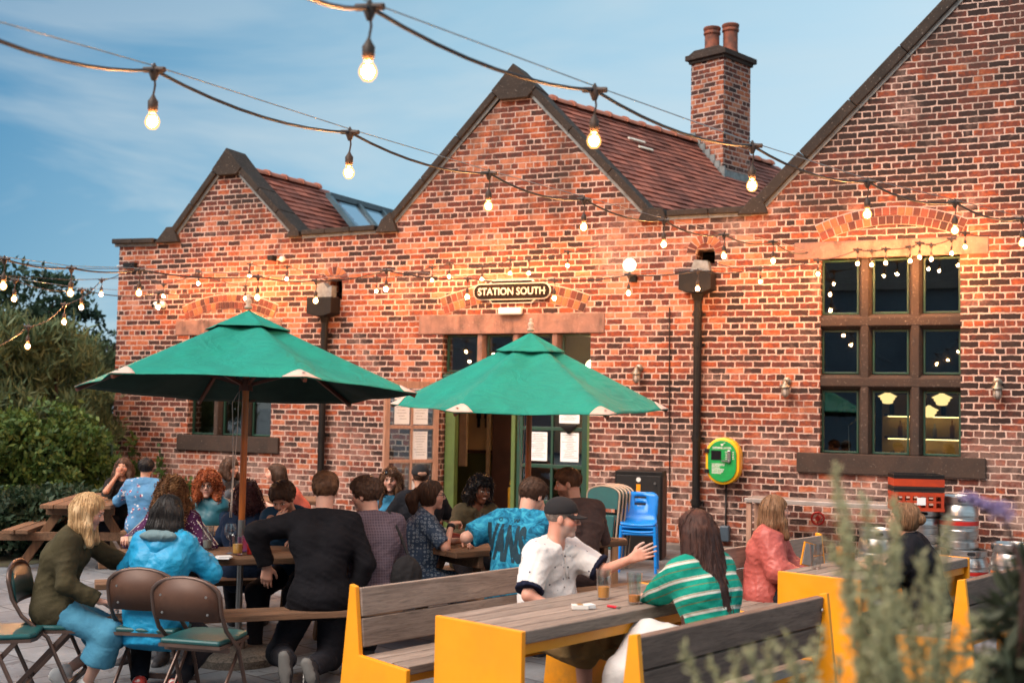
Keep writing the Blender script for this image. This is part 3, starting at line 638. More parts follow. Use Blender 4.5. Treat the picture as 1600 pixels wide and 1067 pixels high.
# ================================================================ materials of the place
def brickmat(name, dark=0.0, rot=False):
    t = NT(name); tc = t.n('TexCoord'); sp = t.n('SeparateXYZ'); t.l(tc.outputs['Object'], sp.inputs[0]); ns = t.n('SeparateXYZ'); t.l(tc.outputs['Normal'], ns.inputs[0])
    side = t.math('GREATER_THAN', t.math('ABSOLUTE', ns.outputs[0]), .6)
    u = t.math('ADD', t.math('MULTIPLY', sp.outputs[0], t.math('SUBTRACT', 1, side)), t.math('MULTIPLY', sp.outputs[1], side))
    cb = t.n('CombineXYZ'); t.l(t.math('ADD', u, 50.0), cb.inputs[0]); t.l(t.math('ADD', sp.outputs[2], 10.0), cb.inputs[1])
    wn = t.n('TexNoise'); wn.inputs['Scale'].default_value = 13; wn.inputs['Detail'].default_value = 4; wn.inputs['Roughness'].default_value = .7; t.l(cb.outputs[0], wn.inputs['Vector'])
    va = t.n('VectorMath', operation='SUBTRACT'); t.l(wn.outputs['Color'], va.inputs[0]); va.inputs[1].default_value = (.5, .5, .5)
    vs = t.n('VectorMath', operation='SCALE'); t.l(va.outputs[0], vs.inputs[0]); vs.inputs['Scale'].default_value = .034
    ad = t.n('VectorMath', operation='ADD'); t.l(cb.outputs[0], ad.inputs[0]); t.l(vs.outputs[0], ad.inputs[1])
    b = t.n('TexBrick'); b.offset = .5; b.offset_frequency = 2; b.squash = .5; b.squash_frequency = 4
    b.inputs['Color1'].default_value = (0, 0, 0, 1); b.inputs['Color2'].default_value = (1, 1, 1, 1); b.inputs['Mortar'].default_value = (.5, .5, .5, 1)
    b.inputs['Scale'].default_value = 1; b.inputs['Brick Width'].default_value = .236; b.inputs['Row Height'].default_value = .0825; b.inputs['Mortar Size'].default_value = .0095; b.inputs['Mortar Smooth'].default_value = .3
    t.l(ad.outputs[0], b.inputs['Vector']); t.l(t.rng(t.noise(cb.outputs[0], 3.7, 4, .7), .3, .7, .0060, .0135), b.inputs['Mortar Size'])
    big = t.noise(cb.outputs[0], .55, 3, .6); med = t.noise(cb.outputs[0], 14, 5, .7); fine = t.noise(cb.outputs[0], 60, 3, .7)
    k = t.math('ADD', t.math('MULTIPLY', b.outputs['Color'], .92), t.math('MULTIPLY', t.math('SUBTRACT', big, .5), 1.5))
    k = t.math('ADD', k, t.math('MULTIPLY', t.math('SUBTRACT', med, .5), 1.15)); k = t.math('SUBTRACT', k, dark+.04)
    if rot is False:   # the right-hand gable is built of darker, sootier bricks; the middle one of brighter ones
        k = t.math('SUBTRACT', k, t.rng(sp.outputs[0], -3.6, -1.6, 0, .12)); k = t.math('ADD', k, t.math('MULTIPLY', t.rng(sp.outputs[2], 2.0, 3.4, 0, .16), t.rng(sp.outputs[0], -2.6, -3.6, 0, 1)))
    col = t.ramp(k, [(0, (.024, .014, .013)), (.2, (.048, .022, .018)), (.38, (.10, .031, .023)), (.55, (.155, .040, .026)), (.76, (.33, .072, .024)), (.97, (.46, .17, .09))])
    col = t.mix(t.math('MULTIPLY', t.rng(fine, .45, .7, 0, 1), .35), col, (.06, .035, .03))
    mort = t.mix(t.rng(med, .35, .65, 0, 1), (.62, .44, .37), (.40, .28, .235))
    eff = t.math('MULTIPLY', t.rng(t.noise(cb.outputs[0], 1.1, 5, .68, .6), .55, .70, 0, 1), t.rng(med, .35, .62, .1, .75))
    if rot is False: eff = t.math('MAXIMUM', eff, t.math('MULTIPLY', t.rng(sp.outputs[2], 1.9, .5, 0, .85), t.rng(t.noise(cb.outputs[0], 1.9, 6, .72, .4), .46, .62, 0, 1)))
    col = t.mix(t.math('MULTIPLY', eff, .65), col, (.52, .34, .28))
    soot = t.rng(t.noise(cb.outputs[0], .8, 5, .7, 1.0), .57, .70, 0, .8); col = t.mix(t.math('MULTIPLY', soot, .7), col, (.05, .035, .03)); mort = t.mix(t.math('MULTIPLY', soot, .75), mort, (.13, .10, .09))
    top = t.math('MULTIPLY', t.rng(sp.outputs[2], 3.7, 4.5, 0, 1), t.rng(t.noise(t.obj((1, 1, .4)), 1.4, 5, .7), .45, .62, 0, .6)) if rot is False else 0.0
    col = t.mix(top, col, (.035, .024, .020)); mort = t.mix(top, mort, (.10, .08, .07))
    c = t.mix(b.outputs['Fac'], col, mort)
    h = t.math('ADD', t.math('MULTIPLY', t.math('SUBTRACT', 1, b.outputs['Fac']), 1.0), t.math('MULTIPLY', t.math('ADD', med, fine), .35))
    t.bsdf(c, t.rng(med, .3, .7, .75, .95), 0, t.bump(h, .9, .012), .25); MATS[name] = t.m; return t.m
BRICK = brickmat('brick'); BRICKC = brickmat('brick_chimney', -.20, True)
def stonemat(name, c1, c2, dirt=.5):
    t = NT(name); v = t.obj(); n = t.noise(v, 3.2, 6, .65, .6); n2 = t.noise(v, 40, 4); n3 = t.noise(t.obj((1, 1, .35)), 4, 5, .7)
    col = t.mix(t.rng(n, .35, .65, 0, 1), c1, c2); col = t.mix(t.math('MULTIPLY', t.rng(n3, .5, .68, 0, 1), dirt), col, (.035, .028, .025)); col = t.mix(t.math('MULTIPLY', t.rng(n2, .62, .75, 0, 1), .35), col, (.5, .42, .36))
    t.bsdf(col, .85, 0, t.bump(n2, .5, .006, t.bump(n, .4, .02)), .25); MATS[name] = t.m; return t.m
STONE = stonemat('sandstone', (.30, .16, .12), (.17, .10, .08), .75); STONED = stonemat('sooty_stone', (.055, .036, .028), (.035, .026, .022), .4)
COPE = stonemat('coping_stone', (.045, .033, .026), (.025, .020, .017), .5); LEAD = pm('lead', (.25, .27, .27), (.16, .17, .17), 12, .6, .3)
MORT = pm('mortar', (.60, .43, .35), (.45, .32, .27), 20, .9)
def archmat():
    t = NT('arch_brick'); g = t.n('NewGeometry'); n = t.noise(t.obj(), 30, 4, .7); k = t.math('ADD', g.outputs['Random Per Island'], t.math('MULTIPLY', t.math('SUBTRACT', n, .5), .5))
    t.bsdf(t.ramp(k, [(0, (.05, .025, .022)), (.4, (.13, .04, .03)), (.75, (.24, .065, .04)), (1, (.42, .15, .06))]), .85, 0, t.bump(n, .5, .005), .25); MATS['arch'] = t.m; return t.m
ARCH = archmat()
TILE = pm('roof_tile', (.30, .095, .06), (.17, .058, .042), 3, .75, isl=.35, bump=.4); RIDGE = pm('ridge_tile', (.42, .15, .09), (.30, .10, .06), 6, .7, isl=.15)
POT = pm('chimney_pot', (.26, .075, .04), (.12, .05, .035), 7, .8, lo=.4, hi=.6)
BLACKP = pm('black_iron', (.007, .007, .008), (.012, .011, .010), 9, .5, 0, .15, spec=.22); GREENP = pm('green_paint', (.009, .055, .035), (.014, .040, .028), 6, .45); GREENL = pm('light_green_paint', (.085, .14, .04), (.07, .11, .035), 6, .5)
PINKW = pm('weathered_door_paint', (.42, .24, .17), (.28, .16, .11), 5, .6, stretch=(6, 6, 1)); GLASS = glassmat('window_glass', (.62, .68, .68), (.85, .95, 1), .01, .11, 1.0); CLEAR = glassmat('drink_glass', (.90, .92, .92), (1, 1, 1), .03, .10, 1.6)
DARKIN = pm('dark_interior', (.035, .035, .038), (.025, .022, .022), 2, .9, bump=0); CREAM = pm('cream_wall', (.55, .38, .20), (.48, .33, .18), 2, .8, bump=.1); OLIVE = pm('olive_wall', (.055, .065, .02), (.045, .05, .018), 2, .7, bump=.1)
BROWNW = pm('brown_panel', (.07, .03, .022), (.045, .02, .016), 3, .6); PAPER = pm('paper', (.72, .74, .74), (.66, .68, .70), 3, .8, bump=.1); WHITEP = pm('white_plastic', (.72, .70, .66), (.66, .64, .6), 5, .45, bump=.05)
STEEL = pm('brushed_steel', (.55, .54, .53), (.38, .37, .36), 7, .32, 1.0, .15, stretch=(1, 1, 6)); STEELP = pm('steel_tube', (.45, .45, .44), (.35, .35, .34), 9, .35, 1, .1)
MATS['shoe_dark'] = pm('shoe_dark', (.025, .025, .03), rough=.7); MATS['sole_white'] = pm('sole_white', (.62, .62, .60), rough=.6); MATS['white_cloth'] = pm('white_cloth', (.72, .72, .70))
MATS['black_gloss'] = pm('black_gloss', (.01, .01, .012), rough=.22, bump=0); BLACKC = pm('black_cloth', (.008, .008, .010), (.013, .013, .015), 30, .92, bump=.3, bd=.003)
WARM = (1.0, .50, .17)
# ================================================================ ground
def ground():
    t = NT('ground'); v = t.obj(rot=(0, 0, .31)); b = t.n('TexBrick'); b.inputs['Scale'].default_value = 1; b.inputs['Brick Width'].default_value = .62; b.inputs['Row Height'].default_value = .42; b.inputs['Mortar Size'].default_value = .009; b.inputs['Mortar Smooth'].default_value = .3
    b.inputs['Color1'].default_value = (0, 0, 0, 1); b.inputs['Color2'].default_value = (1, 1, 1, 1); wn = t.n('TexNoise'); wn.inputs['Scale'].default_value = 4; wn.inputs['Detail'].default_value = 4; t.l(v, wn.inputs['Vector'])
    vs = t.n('VectorMath', operation='SCALE'); t.l(wn.outputs['Color'], vs.inputs[0]); vs.inputs['Scale'].default_value = .03; ad = t.n('VectorMath', operation='ADD'); t.l(v, ad.inputs[0]); t.l(vs.outputs[0], ad.inputs[1]); t.l(ad.outputs[0], b.inputs['Vector'])
    n = t.noise(v, 1.3, 6, .65); n2 = t.noise(v, 9, 5, .7); n3 = t.noise(v, 70, 3)
    col = t.mix(t.rng(b.outputs['Color'], 0, 1, 0, 1), (.15, .17, .195), (.23, .25, .27)); col = t.mix(t.rng(n, .38, .65, 0, .7), col, (.075, .078, .085)); col = t.mix(t.math('MULTIPLY', t.rng(n2, .55, .7, 0, 1), .4), col, (.22, .22, .22))
    wet = t.rng(t.noise(v, 2.4, 5, .7, .8), .60, .63, 0, .6); col = t.mix(wet, col, (.05, .053, .06))
    col = t.mix(t.math('MULTIPLY', b.outputs['Fac'], .7), col, (.045, .045, .045))
    h = t.math('ADD', t.math('SUBTRACT', 1, b.outputs['Fac']), t.math('MULTIPLY', t.math('ADD', n2, n3), .5)); t.bsdf(col, t.rng(n2, .3, .7, .6, .85), 0, t.bump(h, .6, .01), .35); return t.m
m = MB(); m.add([(-300, -300, 0), (300, -300, 0), (300, 300, 0), (-300, 300, 0)], [(0, 1, 2, 3)]); tag(m.build('ground', ground()), kind='structure')
soil = pm('soil', (.035, .03, .02), (.05, .055, .025), 5, .95, bump=.6); m = MB()
p_ = [ZP(-400, 886), ZP(20, 886), ZP(120, 872), ZP(185, 862), V((-14.3, 0, 0)), V((-15, 30, 0)), V((-60, 30, 0)), V((-60, -8, 0))]
m.add([(q.x, q.y, .004) for q in p_], [tuple(range(len(p_)))]); tag(m.build('soil_bank', soil), kind='structure')
# ================================================================ the brick station building
BLD = thing('station_building', 'long red brick station building with three gables, STATION SOUTH sign, chimney and tiled roofs', 'building')
TOPL = [(-13.98, 4.40), (-12.92, 4.40), (-11.96, 5.43), (-11.58, 5.43), (-10.47, 4.40), (-8.87, 4.40), (-7.02, 6.22), (-6.57, 6.22), (-4.76, 4.40), (-3.40, 4.40), (.9, 8.75), (5.2, 4.4)]
OPEN = [(-12.45, -10.85, 1.28, 2.86), (-7.90, -5.62, .02, 2.84), (-2.54, -.88, 1.31, 3.75), (-9.90, -9.62, 3.38, 3.70), (-4.16, -3.90, 3.74, 3.94)]
def topz(x):
    for (a, za), (b, zb) in zip(TOPL, TOPL[1:]):
        if a <= x <= b: return za+(zb-za)*(x-a)/(b-a)
xs = sorted(set([p[0] for p in TOPL]+[q for o in OPEN for q in o[:2]])); wl = MB(); TH_W = .34
for a, b in zip(xs, xs[1:]):
    mid = (a+b)/2; sp_ = []; z0 = -.02
    for o in sorted(OPEN, key=lambda o: o[2]):
        if o[0] <= mid <= o[1]: sp_.append((z0, z0, o[2], o[2])); z0 = o[3]
    sp_.append((z0, z0, topz(a), topz(b)))
    for (l0, l1, t0_, t1_) in sp_:
        for y, fl in ((0, 0), (TH_W, 1)):
            q = [(a, y, l0), (b, y, l1), (b, y, t1_), (a, y, t0_)]; n = len(wl.v); wl.v += q; wl.f.append(tuple(range(n, n+4))[::-1] if fl else tuple(range(n, n+4)))
    n = len(wl.v); wl.v += [(a, 0, topz(a)), (b, 0, topz(b)), (b, TH_W, topz(b)), (a, TH_W, topz(a))]; wl.f.append((n, n+1, n+2, n+3))
for (x0, x1, z0, z1) in OPEN:
    for q in ([(x0, 0, z0), (x0, 0, z1), (x0, TH_W, z1), (x0, TH_W, z0)], [(x1, 0, z0), (x1, TH_W, z0), (x1, TH_W, z1), (x1, 0, z1)], [(x0, 0, z0), (x0, TH_W, z0), (x1, TH_W, z0), (x1, 0, z0)], [(x0, 0, z1), (x1, 0, z1), (x1, TH_W, z1), (x0, TH_W, z1)]):
        n = len(wl.v); wl.v += q; wl.f.append((n, n+1, n+2, n+3))
n = len(wl.v); wl.v += [(-13.98, 0, -.02), (-13.98, 0, 4.4), (-13.98, 9, 4.4), (-13.98, 9, -.02), (5.2, 0, -.02), (5.2, 0, 4.4), (5.2, 9, 4.4), (5.2, 9, -.02)]; wl.f += [(n, n+3, n+2, n+1), (n+4, n+5, n+6, n+7)]
n = len(wl.v); wl.v += [(-13.98, 9, -.02), (5.2, 9, -.02), (5.2, 9, 4.4), (-13.98, 9, 4.4)]; wl.f.append((n, n+1, n+2, n+3))
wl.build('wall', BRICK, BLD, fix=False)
rb = MB()   # flat roof deck behind the parapets, so that nothing is open from above
rb.box((-4.39, 4.66, 4.28), (19.1, 8.6, .1)); rb.build('roof_deck', LEAD, BLD)
def coping(A, B, n, th=.10, y0=-.07, y1=.40):
    A, B = V((A[0], 0, A[1])), V((B[0], 0, B[1])); d = (B-A).normalized(); nr = V((d.z, 0, -d.x)) if d.x > 0 else V((-d.z, 0, d.x)); L_ = (B-A).length/n
    m = MB(); m2 = MB()
    for i in range(n):
        a = A+d*(i*L_+.004); b = A+d*((i+1)*L_-.004); pl = [a, b, b+nr*th, a+nr*th]; m.prism([(p.x, p.z) for p in pl], y0, y1)
        c = nr*.03; lip = [a+nr*(th+.001), b+nr*(th+.001), b+nr*(th+.045), a+nr*(th+.045)]; m2.prism([(p.x, p.z) for p in lip], -.022, .0)
    m.build('coping', COPE, BLD, bevel=.012); m2.build('lead_strip', LEAD, BLD)
coping((-14.07, 4.47), (-13.2, 4.45), 2, .08, -.10)
coping((-12.95, 4.50), (-12.08, 5.50), 2); coping((-11.52, 5.52), (-10.40, 4.44), 3); coping((-10.36, 4.46), (-9.05, 4.48), 3, .08)
coping((-8.86, 4.55), (-7.17, 6.32), 3); coping((-6.50, 6.33), (-4.73, 4.46), 3); coping((-4.55, 4.47), (-3.42, 4.47), 2, .08)
coping((-3.42, 4.52), (.86, 8.86), 7, .14); coping((.94, 8.86), (5.25, 4.5), 7, .16)
m = MB(); KN = [[(-12.08, 5.50), (-11.80, 5.84), (-11.50, 5.50), (-11.60, 5.40), (-11.95, 5.40)], [(-7.17, 6.32), (-6.83, 6.69), (-6.47, 6.32), (-6.60, 6.18), (-7.02, 6.18)],
      [(-13.18, 4.37), (-12.95, 4.62), (-12.82, 4.62), (-12.70, 4.37)], [(-10.62, 4.36), (-10.50, 4.56), (-10.38, 4.44), (-10.38, 4.36)],
      [(-9.03, 4.36), (-8.93, 4.55), (-8.78, 4.66), (-8.66, 4.36)], [(-4.95, 4.34), (-4.86, 4.52), (-4.6, 4.5), (-4.55, 4.34)], [(-3.60, 4.36), (-3.40, 4.58), (-3.28, 4.58), (-3.2, 4.36)]]
for i_, q_ in enumerate(KN): MB().prism(q_, -.085, .42 if i_ < 2 else .41).build('apex_stone' if i_ < 2 else 'kneeler', COPE, BLD, bevel=.012)
# ---- tiled roofs behind the gables (their ridges run back to the right)
def roof(R0, az, ln, down, gw, rt=True, left=True):
    """R0 ridge start, az bearing of the ridge, down: length of slope in units of t (dx=.95,dz=-1)"""
    d = V((math.sin(rad(az)), math.cos(rad(az)), 0)); sl = V((.95, 0, -1)); ps = MB(); nrow = int(down*1.38/.115)
    R0 = V(R0)
    for sgn in ((1, -1) if left else (1,)):
        s_ = V((.95*sgn, 0, -1)); nn = s_.cross(d)*sgn; nn.normalize(); nn = nn if nn.z > 0 else -nn
        for i in range(nrow):
            a = R0+s_*(down*i/nrow); b = R0+s_*(down*(i+1)/nrow+.02); nt_ = int(ln/.28)
            for j in range(nt_ if sgn > 0 else 1):
                k0 = d*(ln*j/nt_) if sgn > 0 else d*0; k1 = d*(ln*(j+1)/nt_-.004) if sgn > 0 else d*ln; o = (nn*.0 if sgn < 0 else nn*(.003*((i*7+j*13) % 3)))
                q = [a+k0+nn*.004+o, a+k1+nn*.004+o, b+k1+nn*.026+o, b+k0+nn*.026+o, b+k1+nn*.004, b+k0+nn*.004]; n = len(ps.v); ps.v += [tuple(x) for x in q]; ps.f += [(n, n+1, n+2, n+3), (n+3, n+2, n+4, n+5)]
        n = len(ps.v); q = [R0, R0+d*ln, R0+d*ln+s_*down, R0+s_*down]; ps.v += [tuple(x) for x in q]; ps.f.append((n, n+1, n+2, n+3))
    e0 = R0+d*ln; n = len(ps.v); ps.v += [tuple(x) for x in (e0, e0+V((.95, 0, -1))*down, e0+V((-.95, 0, -1))*down)]; ps.f.append((n, n+1, n+2))
    rf = ps.build('roof', TILE, BLD)
    if rt:
        m = MB(); nr_ = int(ln/.42)
        for i in range(nr_):
            p0 = R0+d*(i*.42); sd = V((d.y, -d.x, 0))
            pr = [(.10*math.cos(a), .085*math.sin(a)) for a in np.linspace(0, math.pi, 9)]
            for w_, (a0, a1, s2) in enumerate(((0, .36, 1), (.36, .42, 1.25))):
                n = len(m.v)
                for a in (a0, a1): m.v += [tuple(p0+d*a+sd*x*s2+V((0, 0, z*s2-.02))) for x, z in pr]
                m.f += [(n+j, n+j+1, n+9+j+1, n+9+j) for j in range(8)]+[tuple(range(n, n+9)), tuple(range(n+9, n+18))[::-1]]
        m.build('ridge_tiles', RIDGE, rf, smooth=35)
    return R0, d, rf
roof((-11.72, .42, 5.56), 7, 2.0, 1.25, 0)
R2 = roof((-6.72, .42, 6.34), 20.4, 6.6, 2.0, 0)
m = MB(); wp = V((-6.72, .42, 6.34)); d2 = R2[1]; nn = V((1, 0, .95)).normalized()
for k_, (a, b, l) in enumerate(((1.55, .93, .40), (1.62, .83, .34))):
    c0 = wp+d2*a*1.0+V((.95, 0, -1))*(.42+.13*k_)+nn*.05; m.bar(c0, c0+d2*l, .045, .02, up=nn)
m.build('snow_strip', pm('pale_lead', (.75, .70, .6), rough=.5), R2[2])
# glazed roof light between the first two gables
m = MB(); g = MB(); A = ZP(513, 305, 5.35); B = ZP(640, 340, 5.35); dn = V((.95, -.1, -1))*.9
for f in (0, .33, .62, 1): m.bar(A+(B-A)*f, A+(B-A)*f+dn, .08, .07)
m.bar(A, B, .11, .09); rl = m.build('roof_light', pm('blue_grey_metal', (.07, .12, .15), (.05, .08, .10), 5, .4), BLD)
g.add([A+V((0, .01, -.02)), B+V((0, .01, -.02)), B+dn, A+dn], [(0, 1, 2, 3)]); g.build('pane', glassmat('roof_glass', (.35, .42, .47), (.8, .9, 1), .02, .35), rl)
# chimney
def plane_hit(px, py, P0, n):
    r_ = ray(px, py); return CP+r_*((P0-CP).dot(n)/r_.dot(n))
pn = V((.95, 0, -1)).cross(d2).normalized(); c1 = plane_hit(1079, 216, wp, pn); c2 = plane_hit(1141, 290, wp, pn); e1 = V((d2.y, -d2.x, 0))
wd_ = (c2-c1).dot(e1); print('chimney', c1[:], c2[:], wd_); wd_ = .66
ztop = c1.z+(216-100)*((c1-CP).dot(F0))/FPX; azr = -rad(20.4)
CH_ = bpy.data.objects.new('chimney', None)
cm = MB(); cw, cdp = wd_, .80
cm.box((cw/2, cdp/2, (5.0+ztop)/2-c1.z), (cw, cdp, ztop-5.0)); chim = cm.build('chimney', BRICKC, BLD, loc=(c1.x, c1.y, c1.z), rz=azr)
m = MB(); zt = ztop-c1.z
m.box((cw/2, cdp/2, zt+.03), (cw+.07, cdp+.07, .06)); m.box((cw/2, cdp/2, zt+.10), (cw+.16, cdp+.16, .09)); m.prism([(-.06, zt+.145), (cw+.06, zt+.145), (cw-.08, zt+.22), (.08, zt+.22)], -.04, cdp+.04); m.build('chimney_cap', STONED, chim, bevel=.01)
for i, (x, y, hh) in enumerate(((cw*.34, .28, .46), (cw*.68, .50, .52))):
    m = MB(); m.lathe([(.13, 0), (.135, .05), (.125, .08), (.125, hh-.14), (.145, hh-.12), (.145, hh-.09), (.128, hh-.07), (.145, hh-.05), (.15, hh-.015), (.14, hh), (.10, hh), (.10, hh-.1)], 22, Matrix.Translation((x, y, zt+.20))); m.build('chimney_pot', POT, chim, smooth=40)
m = MB()
for i in range(7): m.box((.05+i*.10, -.012, -.02-i*.105*1.03), (.12, .02, .20)); m.box((cw+.012, cdp*(i+.5)/7, -.72), (.02, .12, .2))
m.build('lead_flashing', LEAD, chim)
# ---- lintels, sills, arches
def stone(nm, x0, x1, z0, z1, mt, y0=-.014, y1=.2, par=BLD): m = MB(); m.box(((x0+x1)/2, (y0+y1)/2, (z0+z1)/2), (x1-x0, y1-y0, z1-z0)); return m.build(nm, mt, par, bevel=.012)
stone('lintel', -12.75, -10.70, 2.86, 3.10, STONE); stone('lintel', -8.29, -5.42, 2.84, 3.12, STONE); stone('lintel', -2.87, -.56, 3.75, 3.97, STONE)
stone('sill', -12.62, -10.67, 1.03, 1.28, STONED, -.05); stone('sill', -2.82, -.60, 1.06, 1.31, STONED, -.05)
def arch(xc, zs, hw, rise, th=.25, rings=2):
    R = (hw*hw+rise*rise)/(2*rise); zc = zs+rise-R; a1 = math.asin(hw/R); m = MB(); n0 = 24; pl = []
    for r_, rg in ((R-.008, range(n0+1)), (R+th+.004, range(n0, -1, -1))):
        for i in rg: a = -a1*1.0+2*a1*i/n0; pl.append((xc+r_*math.sin(a), zc+r_*math.cos(a)))
    for i in range(n0):
        q = [pl[i], pl[i+1], pl[2*n0-i], pl[2*n0+1-i]]; m.prism(q, -.003, .03)
    ab = m.build('arch', MORT, BLD); b = MB()
    for k in range(rings):
        r0 = R+k*th/rings; r1 = r0+th/rings-.011; n = int(2*a1*(r0+r1)/2/.088)
        for i in range(n):
            b0 = -a1+2*a1*i/n+.0055/r0; b1 = -a1+2*a1*(i+1)/n-.0055/r0
            b.prism([(xc+r0*math.sin(b0), zc+r0*math.cos(b0)), (xc+r0*math.sin(b1), zc+r0*math.cos(b1)), (xc+r1*math.sin(b1), zc+r1*math.cos(b1)), (xc+r1*math.sin(b0), zc+r1*math.cos(b0))], -.012, .02)
    b.build('arch_bricks', ARCH, ab)
arch(-11.70, 3.11, .84, .17, .23); arch(-6.80, 3.13, 1.07, .19, .25); arch(-1.70, 3.98, .82, .18, .22)
def round_arch(xc, zc, r0, r1):
    m = MB(); b = MB(); n = 9
    for i in range(18):
        a, c = math.pi*i/18, math.pi*(i+1)/18; m.prism([(xc+(r0-.005)*math.cos(a), zc+(r0-.005)*math.sin(a)), (xc+r1*math.cos(a), zc+r1*math.sin(a)), (xc+r1*math.cos(c), zc+r1*math.sin(c)), (xc+(r0-.005)*math.cos(c), zc+(r0-.005)*math.sin(c))], -.006, .1)
    ab = m.build('arch', MORT, BLD)
    for i in range(n):
        a, c = math.pi*(i+.1)/n, math.pi*(i+.9)/n; b.prism([(xc+r0*math.cos(a), zc+r0*math.sin(a)), (xc+r1*math.cos(a), zc+r1*math.sin(a)), (xc+r1*math.cos(c), zc+r1*math.sin(c)), (xc+r0*math.cos(c), zc+r0*math.sin(c))], -.016, .02)
    b.build('arch_bricks', ARCH, ab)
round_arch(-9.76, 3.62, .145, .26); round_arch(-4.03, 3.88, .135, .25)
# ---- windows
def pane_window(x0, x1, z0, z1, y=.14, fr=.024, nm='window', mt=GREENP):
    m = MB()
    for a in ((x0+fr/2, (z0+z1)/2, fr, z1-z0), (x1-fr/2, (z0+z1)/2, fr, z1-z0)): m.box((a[0], y, a[1]), (a[2], .05, a[3]))
    for z in (z0+fr/2, z1-fr/2): m.box(((x0+x1)/2, y, z), (x1-x0-2*fr, .046, fr))
    w_ = m.build(nm, mt, BLD, bevel=.004); g = MB(); g.box(((x0+x1)/2, y+.012, (z0+z1)/2), (x1-x0-2*fr-.004, .006, z1-z0-2*fr-.004)); g.build('pane', GLASS, w_); return w_
def mullion(x, w_, z0, z1, mt=STONED):
    m = MB(); m.prism([(x-w_/2, .30), (x-w_/2, .10), (x-w_*.28, .015), (x+w_*.28, .015), (x+w_/2, .10), (x+w_/2, .30)], z0, z1, axis='z'); return m.build('mullion', mt, BLD, bevel=.01)
def transom(z, h_, x0, x1, mt=STONED):
    m = MB(); m.prism([(.296, z-h_/2), (.09, z-h_/2), (.010, z-h_*.28), (.010, z+h_*.28), (.09, z+h_/2), (.296, z+h_/2)], x0, x1, axis='x'); return m.build('transom', mt, BLD, bevel=.01)
X3 = [-2.54, -2.09, -1.93, -1.49, -1.33, -.88]; Z3 = [1.31, 2.09, 2.31, 2.86, 3.06, 3.75]
for xa, xb in ((-2.54, -2.08), (-1.92, -1.48), (-1.32, -.88)):
    for za, zb in ((1.31, 2.10), (2.30, 2.86), (3.05, 3.75)): pane_window(xa+.004, xb-.004, za+.004, zb-.004)
for x in (-2.0, -1.40): mullion(x, .15, 1.312, 3.748)
for z in (2.20, 2.955): transom(z, .185, -2.76 if z < 2.5 else -2.72, -.66 if z < 2.5 else -.70)
for xa, xb in ((-12.45, -11.98), (-11.84, -11.42), (-11.28, -10.85)): pane_window(xa+.004, xb-.004, 1.285, 2.855)
for x in (-11.91, -11.35): mullion(x, .13, 1.282, 2.858)
# ---- doorway
for xa, xb in ((-7.88, -7.38), (-7.24, -6.83), (-6.68, -6.24), (-6.08, -5.64)): pane_window(xa, xb, 2.30, 2.83, nm='fanlight')
for x in (-7.31, -6.755, -6.16): mullion(x, .13, 2.28, 2.838, STONE)
transom(2.22, .12, -7.89, -5.63, GREENP)
[MB().box((x_, .16, 1.08), (w__, .12, 2.15)).build('door_post', GREENL, BLD, bevel=.006) for x_, w__ in ((-7.80, .16), (-6.80, .06), (-5.66, .06))]
def leaf(nm, w_, mt, zt=2.13, cols=2, rows=(.62, 1.12, 1.62)):
    m = MB(); st = .085
    for x in (st/2, w_-st/2): m.box((x, 0, zt/2+.02), (st, .05, zt))
    zz = [.02+.10]+list(rows)+[zt-.04]
    m.box((w_/2, 0, .12), (w_-2*st, .048, .2)); m.box((w_/2, 0, zt-.03), (w_-2*st, .048, .1))
    for z in rows: m.box((w_/2, 0, z), (w_-2*st, .046, .05))
    m.box((w_/2, 0, zt/2), (.035, .044, zt-.2)); d_ = m.build(nm, mt, BLD, bevel=.004)
    g = MB(); g.box((w_/2, 0, zt/2+.05), (w_-2*st+.01, .006, zt-.3)); g.build('glass', GLASS, d_)
    h_ = MB(); h_.tube([(w_-.04, -.03, 1.25), (w_-.04, -.07, 1.24), (w_-.04, -.07, 1.02), (w_-.04, -.03, 1.01)], .009, 8); h_.box((w_-.04, -.028, 1.13), (.03, .006, .34)); h_.build('door_handle', BLACKP, d_, smooth=40)
    return d_
dl = leaf('door', .88, PINKW, rows=(.55, 1.02, 1.50)); dl.location = (-7.93, -.02, 0); dl.rotation_euler.z = rad(-122)
dl['label'] = 'faded pink-brown door leaf standing open'
dr_ = leaf('door', 1.06, GREENP, rows=(.50, 1.00, 1.52)); dr_.location = (-5.69, .15, 0); dr_.rotation_euler.z = rad(180)
dr_['label'] = 'closed green door leaf with notices'
def sheet(nm, x, z, w_, h_, par, y=.028, mt=PAPER, lines=0):
    m = MB(); m.box((x, y, z), (w_, .002, h_)); s_ = m.build(nm, mt, par)
    if lines:
        t = MB(); r = random.Random(int(x*99+z*77)); s = 1 if y > 0 else -1
        for i in range(lines):
            l = w_*r.uniform(.35, .8); t.box((x-(w_*.4-l/2)*(-s if False else 1)*0+r.uniform(-.02, .02), y+s*.0022, z+h_*.42-i*h_*.84/lines), (l, .0012, h_*.012))
        t.build('print', pm('ink', (.12, .13, .15), rough=.8, bump=0), s_)
    return s_
for (x, z, h_) in ((.30, 1.76, .44), (.60, 1.76, .44), (.30, 1.24, .40), (.30, .72, .30)): [sheet('notice', x, z, .24, h_, dl, yy, lines=9) for yy in (-.008, .008)]
for (x, z, w_, h_) in ((.27, 1.27, .27, .40), (.74, 1.27, .27, .40), (.28, 1.78, .30, .36), (.28, .68, .22, .20)): sheet('notice', x, z, w_, h_, dr_, .008, lines=14)
